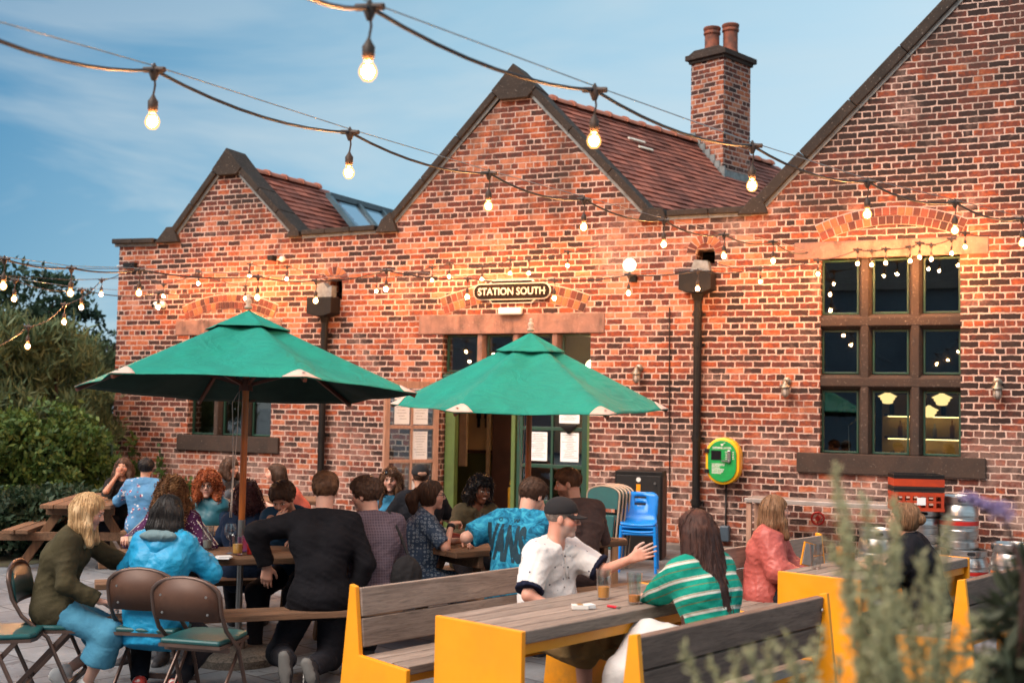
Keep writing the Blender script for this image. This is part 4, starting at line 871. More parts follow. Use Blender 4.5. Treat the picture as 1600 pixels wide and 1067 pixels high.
fl_ = MB(); fl_.lathe([(.02, -.12), (.13, -.02), (.14, 0)], 14, Matrix.Translation((.28, .03, 1.58)) @ Matrix.Scale(.25, 4, (0, 1, 0))); fl_.build('flower_decal', BLACKC, dr_, smooth=True)
sg_ = MB(); sg_.box((.75, .022, 1.80), (.20, .012, .15), R=Matrix.Rotation(rad(8), 3, 'Y')); sgn = sg_.build('hanging_sign', MATS['black_gloss'], dr_)
sg_ = MB(); R_s = Matrix.Rotation(rad(8), 3, 'Y')
for (a, b, w1, h1) in ((0, .070, .20, .008), (0, -.070, .20, .008), (.097, 0, .008, .14), (-.097, 0, .008, .14)): q = R_s @ V((a, 0, b)); sg_.box((.75+q.x, .030, 1.80+q.z), (w1, .004, h1), R=R_s)
vs, fs = text_poly("We're Open", .040, .0008); Mx = Matrix.Translation((.75, .030, 1.80)) @ Matrix.Rotation(math.pi, 4, 'Z') @ Matrix.Rotation(rad(-8), 4, 'Y') @ Matrix.Rotation(rad(90), 4, 'X'); sg_.add(vs, fs, Mx)
sg_.tube([(.70, .024, 1.875), (.74, .024, 1.97), (.80, .024, 1.865)], .002, 4); sg_.build('lettering', WHITEP, sgn, fix=False)
# interior of the doorway
m = MB(); m.box((-6.3, 1.9, -.01), (4.6, 3.2, .04)); m.build('interior_floor', pm('int_floor', (.08, .07, .055), rough=.5), BLD)
def room(nm, x0, x1, y1, z1, mt, low=None, lz=1.0, y0=.345):
    m = MB(); c = [(x0, y0), (x0, y1), (x1, y1), (x1, y0)]
    for i in range(3): a, b = c[i], c[i+1]; n = len(m.v); m.v += [(a[0], a[1], 0), (b[0], b[1], 0), (b[0], b[1], z1), (a[0], a[1], z1)]; m.f.append((n, n+1, n+2, n+3))
    n = len(m.v); m.v += [(x0, y0, z1), (x1, y0, z1), (x1, y1, z1), (x0, y1, z1)]; m.f.append((n, n+1, n+2, n+3)); r_ = m.build(nm, mt, BLD, fix=False)
    if low:
        m = MB(); m.box(((x0+x1)/2, y1-.03, lz/2), (x1-x0-.01, .02, lz)); m.box((x0+.03, (y0+y1)/2, lz/2), (.02, y1-y0-.1, lz)); m.build('dado', low, BLD)
        m = MB(); m.box(((x0+x1)/2, y1-.045, lz+.03), (x1-x0-.01, .04, .05)); m.build('dado_rail', BROWNW, BLD)
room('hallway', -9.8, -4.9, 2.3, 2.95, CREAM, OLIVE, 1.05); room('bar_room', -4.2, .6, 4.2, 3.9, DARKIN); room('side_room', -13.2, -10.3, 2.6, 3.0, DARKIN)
m = MB(); m.box((-7.45, 1.9, 1.45), (1.0, .06, 2.9)); m.box((-8.40, 1.3, 1.6), (.50, .06, 1.3)); m.build('inner_partition', BROWNW, BLD, bevel=.01)
m = MB(); m.box((-8.05, 1.05, 1.55), (.12, .05, 1.3)); m.box((-7.98, 1.8, 1.2), (.05, .05, 2.4)); m.build('inner_post', pm('pale_post', (.32, .22, .14), (.25, .17, .11)), BLD)
pic = MB()
for x in (-8.37, -8.23): pic.lathe([(.001, 0), (.025, .015), (.03, .035), (.018, .055), (.001, .062)], 12, Matrix.Translation((x, 2.24, 1.80))); pic.box((x, 2.24, 1.70), (.075, .02, .16)); pic.box((x, 2.24, 1.55), (.045, .02, .16))
pic.build('pictogram', BLACKC, BLD, smooth=40)
m = MB(); m.box((-7.35, 1.45, .42), (.20, .12, .34)); m.prism([(-.09, .62), (.09, .62), (.06, .74), (-.06, .74)], 1.40, 1.50, Matrix.Translation((-7.35, 0, 0))); tag(m.build('floor_sign', pm('yellow_plastic', (.75, .38, .03), rough=.4), None, bevel=.02), 'yellow plastic wet-floor box sign standing inside the open doorway', 'sign')
m = MB(); m.lathe([(.001, -.11), (.06, -.095), (.10, -.05), (.115, 0), (.10, .05), (.06, .095), (.03, .11), (.03, .13)], 20)
GL1 = emis('hall_lamp', (1, .72, .36), 30); tag(m.build('pendant_lamp', GL1, None, smooth=True, loc=(-6.0, 1.15, 2.42)), 'round glowing lamp hanging inside the doorway, behind the door glass', 'lamp')
# bar interior seen through the right window
BAR = thing('bar_counter', 'lit bar counter with bottle shelf seen through the lower right panes of the window', 'bar counter', (-1.35, 2.9, 0))
m = MB(); m.box((.25, 0, .55), (2.2, .5, 1.1)); m.build('counter', pm('bar_cream', (.55, .42, .22), (.45, .33, .16), 3, .5), BAR, bevel=.02); m = MB(); m.box((.25, .02, 1.13), (2.4, .62, .05)); m.build('counter_top', BROWNW, BAR)
m = MB(); m.box((.25, 1.05, 1.62), (2.3, .04, 1.0)); m.build('back_panel', pm('bar_back', (.72, .50, .22), (.6, .4, .16), 3, .5), BAR)
m = MB(); m.box((.25, .96, 1.46), (2.2, .16, .03)); m.box((.25, .96, 1.80), (2.2, .16, .03)); m.build('shelf', BROWNW, BAR)
for z_, y_ in ((1.09, -.29), (1.445, .90), (1.785, .90), (.45, -.27)): MB().box((.25, y_, z_), (2.1, .02, .022)).build('led_strip', MATS.get('led') or emis('led', (1, .62, .25), 5), BAR)
rr = random.Random(3)
for i in range(16):
    x = -.75+i*.125; z = 1.476 if i % 2 else 1.816; h_ = rr.uniform(.20, .28)
    m = MB(); m.lathe([(.03, 0), (.033, .01), (.033, h_*.6), (.012, h_*.75), (.012, h_)], 10); o = m.build('bottle', pm('bottle_%d' % (i % 3), [(.02, .06, .03), (.25, .10, .02), (.5, .5, .45)][i % 3], rough=.15, bump=0), None, smooth=40, loc=(-1.35+x, 3.86, z))
    tag(o, 'small bottle on the lit shelf behind the bar, seen through the window', 'bottle', 'bottles on the bar shelf')
def pendant(x, y, z, lab):
    t = thing('pendant_lamp', lab, 'lamp', (x, y, z)); t.scale = (.62, .62, .62)
    m = MB(); m.lathe([(.03, .20), (.06, .17), (.20, .10), (.21, .09), (.16, .07), (.155, .02), (.12, .0), (.115, -.05), (.07, -.07), (.001, -.075)], 24); m.build('lamp_shade', emis('shade_glow', (1, .62, .24), 1.5), t, smooth=35); m = MB(); m.tube([(0, 0, .2), (0, 0, (3.85-z)/.62)], .006, 6); m.build('cord', BLACKP, t)
pendant(-1.18, 1.2, 1.98, 'tiered white glowing pendant in the lower right window pane, nearest the glass'); pendant(-1.42, 2.2, 1.82, 'glowing pendant shade lower and further inside than the tiered one'); pendant(-1.95, 2.0, 2.0, 'glowing ribbed pendant seen through the lower middle pane')
# dark balloon and silhouettes inside
m = MB(); m.lathe([(.001, -.17), (.03, -.15), (.13, -.07), (.16, .02), (.12, .12), (.05, .16), (.001, .165)], 20); bl = m.build('balloon', MATS['black_gloss'], None, smooth=True, loc=(-2.28, .62, 1.82)); tag(bl, 'glossy black balloon inside the lower left window pane', 'balloon'); m = MB(); m.tube([(0, 0, -.17), (.01, .01, -.5), (0, 0, -.8)], .004, 5); m.build('string', WHITEP, bl)
rr = random.Random(5)
for k_, (x, y, z, lab) in enumerate(((-1.72, .75, 1.30, 'bushy dark potted plant behind the lower middle pane'), (-1.08, .7, 1.28, 'spiky dark potted plant behind the lower right pane'))):
    t = thing('potted_plant', lab, 'plant', (x, y, 0)); m = MB(); m.lathe([(.10, .9), (.13, 1.12), (.12, 1.12)], 14); m.build('pot', BLACKC, t)
    m = MB()
    for i in range(70):
        a = rr.uniform(0, 6.28); l = rr.uniform(.12, .34); q = V((math.cos(a), math.sin(a), rr.uniform(.3, 1.2))).normalized()*l; b_ = V((0, 0, 1.12)); m.bar(b_, b_+q, .012, .003); 
    m.build('leaves', pm('dark_leaf', (.012, .02, .01), rough=.6), t); m = MB(); m.box((0, 0, .45), (.24, .24, .9)); m.build('stand', BROWNW, t)
# ---- rainwater hoppers and downpipes
def downpipe(x, z_h, zb, lab, w_=.30):
    t = thing('downpipe', lab, 'downpipe', (x, 0, 0))
    m = MB(); m.tube([(0, -.09, z_h-.25), (0, -.09, zb)], .052, 16); m.build('pipe', BLACKP, t, smooth=40)
    m = MB(); m.prism([(-w_*.72, z_h), (w_*.72, z_h), (w_*.72, z_h-.24), (w_*.3, z_h-.285), (-w_*.3, z_h-.285), (-w_*.72, z_h-.24)], -.27, -.006); m.build('hopper', BLACKP, t, bevel=.008)
    m = MB(); m.tube([(0, -.09, z_h-.27), (0, -.09, z_h-.38)], [.085, .058], 14); m.build('neck', BLACKP, t, smooth=40)
    for z in (z_h-.55, z_h-.95, (z_h+zb)/2-.4, .62, .30):
        if z < zb+.05: continue
        m = MB(); m.tube([(0, -.09, z-.04), (0, -.09, z+.04)], .062, 14); m.box((0, -.03, z), (.17, .05, .035)); m.build('bracket', BLACKP, t, smooth=40)
    m = MB(); m.tube([(0, -.09, zb+.1), (0, -.10, zb+.02), (0, -.16, zb-.05)], .056, 12); m.build('shoe', BLACKP, t, smooth=40)
downpipe(-9.86, 3.40, .08, 'black iron downpipe with square hopper left of the doorway, beside the left parasol'); downpipe(-4.10, 3.62, .08, 'black iron downpipe with square hopper right of the doorway, beside the defibrillator')
m = MB(); m.prism([(-.2, 0), (.13, 0), (.13, .17), (.06, .13), (-.02, .22), (-.1, .20)], -.16, -.02, Matrix.Translation((-9.84, 0, 3.41))); m.build('lead_apron', LEAD, BLD); m = MB(); m.prism([(-.13, 0), (.13, 0), (.1, .13), (-.08, .15)], -.16, -.02, Matrix.Translation((-4.06, 0, 3.63))); m.build('lead_apron', LEAD, BLD)
# ---- name sign
t = thing('name_sign', 'dark brown railway totem sign lettered STATION SOUTH over the doorway', 'sign', (-6.80, -.02, 3.435))
def stadium(w_, h_, n=14): return [(w_/2-h_/2+h_/2*math.cos(a), h_/2*math.sin(a)) for a in np.linspace(-math.pi/2, math.pi/2, n)]+[(-w_/2+h_/2+h_/2*math.cos(a), h_/2*math.sin(a)) for a in np.linspace(math.pi/2, 1.5*math.pi, n)]
def chamf(w_, h_, c=.05): return [(-w_/2+c, -h_/2), (w_/2-c, -h_/2), (w_/2, -h_/2+c), (w_/2, h_/2-c), (w_/2-c, h_/2), (-w_/2+c, h_/2), (-w_/2, h_/2-c), (-w_/2, -h_/2+c)]
SB = pm('sign_brown', (.016, .011, .009), (.013, .010, .008), 3, .8, bump=.03, spec=.08); SW = pm('sign_cream', (.62, .60, .54), rough=.5, bump=.02)
m = MB(); m.prism(chamf(.72, .335), -.012, .0); m.prism(stadium(1.19, .235), -.034, -.012); m.build('border', SW, t); m = MB(); m.prism(chamf(.695, .31), -.016, -.0125); m.prism(stadium(1.165, .210), -.040, -.0345); m.build('plate', SB, t)
vs, fs = text_poly('STATION SOUTH', .145, .0018); vs = [(x*.92, y*1.0, z) for x, y, z in vs]
m = MB(); m.add(vs, fs, Matrix.Translation((0, -.0415, -.004)) @ Matrix.Rotation(rad(90), 4, 'X')); m.build('lettering', SW, t, fix=False); m = MB(); [m.lathe([(.001, 0), (.006, 0), (.006, .003)], 8, Matrix.Translation((x, -.0405, z)) @ Matrix.Rotation(rad(90), 4, 'X')) for x, z in ((-.52, 0), (.52, 0))]; m.build('screws', SW, t)
m = MB(); m.box((-6.81, -.05, 3.155), (.36, .075, .10)); tag(m.build('emergency_light', WHITEP, None, bevel=.02), 'white rectangular light box above the doorway lintel', 'light')
# ---- wall fittings
t = thing('globe_light', 'round white globe light on the wall between the sign and the right downpipe', 'light', (-5.03, 0, 3.62)); m = MB(); m.lathe([(.001, -.09), (.05, -.076), (.08, -.04), (.09, 0), (.08, .04), (.05, .076), (.03, .085)], 20, Matrix.Translation((0, -.14, .12))); m.build('globe', emis('globe_glow', (1, .82, .55), 2.2), t, smooth=True); m = MB(); m.box((.02, -.04, -.05), (.09, .08, .10)); m.tube([(0, -.05, -.02), (0, -.14, -.01), (0, -.14, .05)], .016, 8); m.build('bracket', BLACKP, t)
def bulkhead(x, z, lab):
    t = thing('wall_lamp', lab, 'lamp', (x, 0, z)); m = MB(); m.lathe([(.055, .0), (.055, .03), (.03, .05)], 16, Matrix.Translation((0, 0, .06)) @ Matrix.Rotation(rad(90), 4, 'X')); m.tube([(0, -.04, .06), (0, -.09, .07), (0, -.11, .05)], .018, 8); m.build('bracket', pm('aged_brass', (.22, .19, .15), (.14, .12, .10), 9, .45, .8), t, smooth=40)
    m = MB(); m.lathe([(.075, -.02), (.07, 0), (.035, .03), (.03, .055), (.012, .07)], 18, Matrix.Translation((0, -.12, .0))); m.build('hood', MATS['aged_brass'], t, smooth=40); m = MB(); m.lathe([(.001, -.14), (.03, -.13), (.043, -.10), (.045, -.02)], 14, Matrix.Translation((0, -.12, 0))); m.build('lamp_glass', pm('frosted', (.4, .36, .32), rough=.3, bump=.05), t, smooth=True)
    m = MB(); [m.tube([(.048*math.cos(a), -.12+.048*math.sin(a), -.02), (.048*math.cos(a), -.12+.048*math.sin(a), -.11), (0, -.12, -.15)], .004, 5) for a in np.linspace(0, 6.28, 7)[:-1]]; m.build('cage', MATS['aged_brass'], t)
bulkhead(-2.95, 2.14, 'brass caged wall lamp left of the big right window'); bulkhead(-.47, 2.15, 'brass caged wall lamp right of the big right window')
bulkhead(-4.92, 2.30, 'brass wall lamp right of the right parasol tip, left of the thin cable')
t = thing('security_camera', 'white dome security camera on the wall at the far left corner', 'camera', (-13.02, 0, 3.36)); m = MB(); m.lathe([(.06, 0), (.06, .04), (.03, .06)], 14, Matrix.Rotation(rad(90), 4, 'X')); m.build('mount', WHITEP, t); m = MB(); m.lathe([(.001, -.07), (.05, -.05), (.07, 0), (.05, .05), (.001, .07)], 16, Matrix.Translation((-.03, -.12, -.02))); s_ = m.build('dome', WHITEP, t, smooth=True); m = MB(); m.lathe([(.001, .0), (.028, .0), (.02, .02)], 12, Matrix.Translation((-.05, -.183, -.03)) @ Matrix.Rotation(rad(100), 4, 'X')); m.build('lens', MATS['black_gloss'], s_)
t = thing('floodlight', 'small black and white twin spotlight high on the left gable wall', 'light', (-10.75, 0, 4.02)); m = MB(); m.box((-.10, -.09, .02), (.10, .13, .08)); m.build('lamp_head', BLACKP, t, bevel=.01); m = MB(); m.lathe([(.001, -.05), (.04, -.03), (.05, 0), (.035, .04)], 12, Matrix.Translation((.08, -.08, 0))); m.tube([(-.06, -.03, 0), (.08, -.03, 0)], .012, 6); m.build('sensor', WHITEP, t, smooth=40)
t = thing('cable_bracket', 'black cable hook bracket at the top left corner of the brick wall', 'bracket', (-13.7, 0, 4.02)); m = MB(); m.box((0, -.05, 0), (.24, .08, .09)); m.build('box', BLACKP, t, bevel=.01); m = MB(); m.tube([(-.1, -.06, 0), (-.2, -.14, -.02)], .012, 6); m.build('hook', STEELP, t)
m = MB(); m.tube([WP(1046, 480, -.02), WP(1046, 760, -.02)], .008, 6); tag(m.build('wall_cable', BLACKP, None), 'thin black cable running straight down the wall left of the right downpipe', 'cable')
# ---- defibrillator cabinet
t = thing('defibrillator_cabinet', 'oval green and yellow defibrillator cabinet mounted on the brick wall', 'defibrillator', (-3.73, 0, 1.17))
def pstad(w_, h_, n=14): return [(w_/2*math.cos(a), (h_/2-w_/2)+w_/2*math.sin(a)) for a in np.linspace(0, math.pi, n)]+[(w_/2*math.cos(a), -(h_/2-w_/2)+w_/2*math.sin(a)) for a in np.linspace(math.pi, 2*math.pi, n)]
YEL = pm('cabinet_yellow', (.80, .44, .01), (.74, .38, .01), 3, .35, bump=.04); m = MB(); m.prism(pstad(.44, .60), -.20, -.004); m.build('case', YEL, t, bevel=.02)
m = MB(); m.prism(pstad(.37, .53), -.222, -.2005); dj = m.build('door', pm('cabinet_green', (.01, .30, .07), rough=.4, bump=.04), t, bevel=.006)
m = MB(); m.box((-.195, -.215, .13), (.06, .04, .05)); m.box((-.195, -.215, -.13), (.06, .04, .05)); m.build('hinge', BLACKP, t, bevel=.004)
m = MB(); m.box((-.075, -.2245, .075), (.13, .005, .12)); m.build('display', MATS['black_gloss'], dj); m = MB(); m.box((.095, -.236, .07), (.045, .03, .14)); m.lathe([(.018, 0), (.018, .03)], 10, Matrix.Translation((.095, -.225, -.0)) @ Matrix.Rotation(rad(90), 4, 'X')); m.build('keypad', STEELP, dj, bevel=.005); m = MB(); m.box((.055, -.25, .005), (.11, .015, .018)); m.build('latch', STEELP, dj)
m = MB(); vs, fs = text_poly('DEFIBRILLATOR', .034, .0008); m.add(vs, fs, Matrix.Translation((0, -.2235, .168)) @ Matrix.Rotation(rad(90), 4, 'X')); r = random.Random(2)
for i in range(8): l = r.uniform(.10, .17); m.box((-.13+l/2, -.2234, -.035-i*.017), (l, .0012, .007))
for i in range(5): m.box((.055, -.2234, .12-i*.022), (.025, .0012, .006)); m.box((.145, -.2234, .12-i*.022), (.025, .0012, .006))
m.lathe([(.001, 0), (.017, 0), (.012, .001)], 3, Matrix.Translation((0, -.2236, .207)) @ Matrix.Rotation(rad(90), 4, 'X') @ Matrix.Rotation(rad(-90), 4, 'Z')); [m.lathe([(.001, 0), (.0095, 0), (.009, .001)], 12, Matrix.Translation((x, -.2238, .213)) @ Matrix.Rotation(rad(90), 4, 'X')) for x in (-.008, .008)]; m.box((.03, -.2234, .232), (.025, .0012, .007), R=Matrix.Rotation(rad(-35), 3, 'Y')); m.build('print', WHITEP, dj, fix=False)
m = MB(); vs, fs = text_poly('24HR AED', .045, .001); m.add(vs, fs, Matrix.Translation((.2215, -.10, 0)) @ Matrix.Rotation(rad(90), 4, 'Z') @ Matrix.Rotation(rad(90), 4, 'X') @ Matrix.Rotation(rad(90), 4, 'Z')); m.build('side_print', WHITEP, t, fix=False)
m = MB(); m.tube([(-3.72, -.03, .87), (-3.72, -.03, .30), (-3.78, -.03, .29), (-4.05, -.03, .29)], .014, 8); cb_ = m.build('power_cable', BLACKP, None, smooth=True); tag(cb_, 'black cable from the green defibrillator cabinet down to its junction box', 'cable')
m = MB(); m.box((-3.72, -.06, .24), (.12, .10, .20)); tag(m.build('junction_box', pm('grey_blue_plastic', (.06, .09, .12), rough=.4), None, bevel=.015), 'grey-blue junction box low on the wall under the defibrillator', 'junction box')

# dark warehouse across the yard, behind the photographer: only seen mirrored in the panes
t = thing('warehouse', 'dark grey warehouse with a gabled roof across the yard behind the camera', 'building', (-4, -34, 0)); m = MB(); m.box((0, 0, 3.2), (46, 8, 6.4)); m.build('wall', pm('warehouse_wall', (.26, .31, .35), (.15, .18, .22), .35, .9), t)
m = MB(); m.prism([(-4.3, 6.4), (0, 8.6), (4.3, 6.4)], -23, 23, axis='x'); m.build('roof', DARKIN, t)
# ================================================================ furniture
def yellowmat():
    t = NT('yellow_steel'); v = t.obj(); n = t.noise(v, 3, 4); sc = t.noise(t.obj((1, 1, 9), (0, .5, 0)), 14, 5, .75, .6); d = t.noise(v, 8, 6, .7); sp = t.n('SeparateXYZ'); t.l(v, sp.inputs[0])
    col = t.mix(t.rng(n, .35, .65, 0, 1), (.82, .31, .006), (.74, .26, .008)); col = t.mix(t.rng(sc, .66, .72, 0, .45), col, (.40, .15, .02)); col = t.mix(t.math('MULTIPLY', t.rng(sp.outputs[2], .22, 0, 0, 1), t.rng(d, .4, .62, 0, .6)), col, (.12, .08, .04))
    t.bsdf(col, t.rng(d, .3, .7, .34, .6), 0, t.bump(t.noise(v, 1.6, 2), .25, .03), .5); return t.m
YW = yellowmat()
WGREY = woodmat('weathered_grey_wood', (.31, .25, .21), (.16, .125, .105), .85); WBRN = woodmat('brown_picnic_wood', (.23, .125, .07), (.10, .06, .038), .85); WDRK = woodmat('dark_bench_wood', (.20, .13, .10), (.10, .065, .05), .8)
WBRNZ = woodmat('brown_leg_wood', (.24, .12, .055), (.10, .05, .03), .75, 'z')
AZL = 18.1
def yellow_set(pa, pb, tlab, blab, flab, ln=1.8):
    A, B = ZP(pa[0], pa[1], .755), ZP(pb[0], pb[1], .755); O = (A+B)/2; rz = rad(90-AZL)
    t = thing('picnic_table', tlab, 'table', (O.x, O.y, 0), rz, 'yellow framed picnic tables')
    for x in (.015, ln-.015): m = MB(); m.box((x, 0, .379), (.03, .58, .758)); m.build('end_panel', YW, t, bevel=.004)
    m = MB(); W5 = .58/5
    for i in range(5): m.box((ln/2, -.29+W5*(i+.5), .725), (ln-.064, W5-.008, .062))
    m.build('tabletop', WGREY, t, bevel=.006)
    m = MB(); m.box((ln/2, -.24, .665), (ln-.066, .04, .05)); m.box((ln/2, .24, .665), (ln-.066, .04, .05)); m.build('frame_rail', YW, t)
    def bench(lab, back):
        b = thing('bench', lab, 'bench', grp_='x') if False else thing('bench', lab, 'bench', (0, 0, 0), 0, 'yellow framed benches')
        P_ = [(-.22, 0), (-.22, .455), (.15, .475), (.195, .83), (.24, .84), (.33, 0)]
        for x in (0, ln-.03): m = MB(); m.prism(P_, x, x+.03, axis='x'); m.build('end_panel', YW, b, bevel=.004)
        m = MB()
        for i in range(3): m.box((ln/2, -.145+.125*i, .445), (ln-.064, .117, .045))
        m.build('seat', WGREY, b, bevel=.005); m = MB()
        R = Matrix.Rotation(rad(-6), 3, 'X')
        for z, y in ((.585, .180), (.745, .196)): m.box((ln/2, y, z), (ln-.064, .045, .150), R=R)
        m.build('backrest', WDRK if not back else WGREY, b, bevel=.006)
        m = MB(); m.box((ln/2, -.16, .40), (ln-.066, .04, .04)); m.box((ln/2, .1, .40), (ln-.066, .04, .04)); m.build('frame_rail', YW, b)
        m = MB(); [m.lathe([(.001, 0), (.012, 0), (.009, .006)], 8, Matrix.Translation((x, .225+.0, z)) @ Matrix.Rotation(rad(-96), 4, 'X')) for x in (.05, ln-.05) for z in (.6, .75)]; m.build('bolts', STEELP, b); return b
    ex = V((math.cos(rz), math.sin(rz), 0)); ey = V((-math.sin(rz), math.cos(rz), 0)); off = .29+.2+.22
    b1 = bench(blab, True); b1.location = V((O.x, O.y, 0))+ey*off; b1.rotation_euler.z = rz
    b2 = bench(flab, False); b2.location = V((O.x, O.y, 0))-ey*off+ex*ln; b2.rotation_euler.z = rz+math.pi
    return t, b1, b2
yellow_set((680, 962), (815, 988), 'grey plank table on yellow steel ends, nearest the camera, holding two beer glasses', 'yellow-ended bench behind the nearest table, under the man in the white polo', 'dark plank yellow-ended bench at the bottom, under the woman in green stripes', 1.75)
yellow_set((1217, 893), (1341, 907), 'yellow-ended plank table on the right, between the woman in pink and the person in black', 'yellow-ended bench on which the woman in the pink jacket sits', 'yellow-ended bench at bottom right partly hidden behind the feathery plants')
def picnic(O, rz, ln, lab, grp='brown wooden picnic tables', zt=.75, bo=.76):
    t = thing('picnic_table', lab, 'table', (O.x, O.y, 0), rz, grp); m = MB(); k = zt/.75
    for i in range(5): m.box((0, -.29+.145*i, (.728)*k), (ln, .137, .044))
    m.build('tabletop', WBRN, t, bevel=.006)
    for s in (-1, 1):
        m = MB(); m.box((0, s*bo-.07, .445*k), (ln, .125, .042)); m.box((0, s*bo+.07, .445*k), (ln, .125, .042)); m.build('bench_seat', WBRN, t, bevel=.006)
        x = s*(ln/2-.28); [MB().box((x+.05*s, 0, z_*k), (.045, l_, .09)).build('crossbeam', WBRN, t, bevel=.005) for z_, l_ in ((.665, .70), (.375, 1.70))]
        for s2 in (-1, 1): m = MB(); m.bar((x, s2*.20, .70*k), (x, s2*.62, .0), .09, .045, up=(1, 0, 0)); m.build('leg', WBRNZ, t, bevel=.004)
    return t
RHv = V((math.cos(TH), math.sin(TH), 0)); FHv = V((-math.sin(TH), math.cos(TH), 0))
def C2(X, Dd, z=0): return V((CP.x, CP.y, 0))+RHv*X+FHv*Dd+V((0, 0, z))
picnic(C2(-1.88, 8.40), TH+rad(20), 1.9, 'brown picnic table under the left parasol with wine glass and ketchup on it')
picnic(C2(.08, 9.42), TH+rad(37.7), 1.7, 'brown picnic table under the right parasol with two beer jugs at its near end')
picnic(C2(-4.62, 13.3), TH+rad(96), 1.7, 'dark picnic table at the far left against the bushes', zt=.70, bo=.60)
picnic(C2(-2.32, 10.15), TH+rad(5), 1.5, 'picnic table behind the left parasol pole, mostly hidden by seated people')
picnic(C2(-2.75, 13.2), TH+rad(8), 1.5, 'picnic table close to the wall behind the left group, mostly hidden')
# ---- folding chairs
VIN = pm('teal_vinyl', (.012, .09, .09), (.015, .07, .075), 5, .32, bump=.08); TUBE = pm('brown_tube', (.13, .085, .07), (.09, .06, .05), 7, .35, .5, .08); PANEL = pm('brown_panel_metal', (.10, .048, .03), (.075, .036, .024), 4, .5, .1, .08)
def folding_chair(lab, loc, rz, backmat=None):
    t = thing('folding_chair', lab, 'chair', loc, rz, 'teal and brown folding chairs'); w_ = .21
    def P(x, q):  # side profile of the front tube (y forward)
        return (x, q[0], q[1])
    pr = [(.20, .01), (.02, .40), (-.13, .52), (-.19, .62), (-.21, .70)]
    m = MB(); arc = [(w_*math.cos(a), -.215-.02*math.sin(a), .72+.10*math.sin(a)) for a in np.linspace(0, math.pi, 11)]
    m.tube([P(w_, q) for q in pr]+arc+[P(-w_, q) for q in pr[::-1]], .0125, 8); m.build('frame', TUBE, t, smooth=50)
    for s in (-1, 1):
        m = MB(); m.bar((s*.185, -.25, .005), (s*.185, .13, .43), .028, .012, up=(1, 0, 0)); m.build('leg', TUBE, t, bevel=.003)
    [MB().box(c_, d_).build('crossbar', TUBE, t) for c_, d_ in (((0, .145, .12), (.40, .02, .03)), ((0, -.17, .10), (.37, .02, .03)), ((0, -.07, .40), (.40, .02, .03)))]
    # back: a curved sheet with a rounded top
    m = MB(); n = 12; r0 = []; r1 = []
    for i in range(n+1):
        u = -1+2*i/n; x = u*(w_-.012); bow = -.03*(1-u*u); zt_ = .72+.095*math.sqrt(max(0, 1-u*u)); r0.append(len(m.v)); m.v.append((x, -.185+bow, .575)); r1.append(len(m.v)); m.v.append((x, -.222+bow, zt_))
    m.f = [(r0[i], r0[i+1], r1[i+1], r1[i]) for i in range(n)]; b_ = m.build('backrest', PANEL, t, smooth=True, solid=.016)
    m = MB(); [m.lathe([(.001, 0), (.008, 0), (.006, .004)], 8, Matrix.Translation((x, -.232-.03*(1-(x/.2)**2)+.024*(1 if z < .65 else 0)*1, z)) @ Matrix.Rotation(rad(90), 4, 'X')) for x in (-.14, .14) for z in (.62, .72)]; m.build('rivets', STEELP, b_)
    r0 = []; r1 = []; m = MB()
    for i in range(n+1):
        u = -1+2*i/n; x = u*(w_-.018); bow = -.03*(1-u*u)+.012; r0.append(len(m.v)); m.v.append((x, -.178+bow, .60)); r1.append(len(m.v)); m.v.append((x, -.208+bow, .72+.07*math.sqrt(max(0, 1-u*u))))
    m.f = [(r0[i], r0[i+1], r1[i+1], r1[i]) for i in range(n)]; m.build('back_pad', VIN, t, smooth=True, solid=-.014)
    m = MB(); m.prism([(-.185, -.16), (.185, -.16), (.195, .05), (.18, .20), (.12, .225), (-.12, .225), (-.18, .20), (-.195, .05)], .435, .465, axis='z'); m.build('seat', VIN, t, bevel=.012); m = MB(); m.prism([(-.19, -.165), (.19, -.165), (.20, .05), (.185, .205), (.12, .23), (-.12, .23), (-.185, .205), (-.20, .05)], .418, .436, axis='z'); m.build('seat_pan', TUBE, t)
    return t
folding_chair('empty teal-seated folding chair in front of the person in the blue raincoat', C2((322-800)/FPX*6.75, 6.9), view_rot(14))
folding_chair('empty teal-seated folding chair cut off by the bottom left corner', C2((12-800)/FPX*6.9, 6.95), view_rot(78))
# ---- folded chairs against the wall
def folded_chair(lab, loc, rz):
    t = thing('folded_chair', lab, 'chair', loc, rz, 'folded chairs leaning in a row'); w_ = .22; k = math.tan(rad(8))
    m = MB(); arc = [(w_*math.cos(a), (.84+.09*math.sin(a))*k, .84+.09*math.sin(a)) for a in np.linspace(0, math.pi, 11)]; m.tube([(w_, 0, 0), (w_, .84*k, .84)]+arc[1:-1]+[(-w_, .84*k, .84), (-w_, 0, 0)], .0125, 8); m.build('frame', pm('pale_tube', (.35, .27, .20), (.28, .2, .15), 5, .4, .3), t, smooth=50)
    m = MB(); n = 12; r0 = []; r1 = []
    for i in range(n+1): u = -1+2*i/n; r0.append(len(m.v)); m.v.append((u*.208, .68*k-.014, .68)); z = .84+.08*math.sqrt(max(0, 1-u*u)); r1.append(len(m.v)); m.v.append((u*.208, z*k-.014, z))
    m.f = [(r0[i], r0[i+1], r1[i+1], r1[i]) for i in range(n)]; m.build('backrest', VIN, t, solid=.014); m = MB(); m.box((0, .42*k-.012, .42), (.36, .02, .38), R=Matrix.Rotation(rad(-8), 3, 'X')); m.build('seat', VIN, t, bevel=.01)
    for s in (-1, 1): m = MB(); m.bar((s*.17, .01, .02), (s*.17, .5*k+.02, .60), .026, .012, up=(1, 0, 0)); m.build('leg', MATS['pale_tube'], t)
    return t
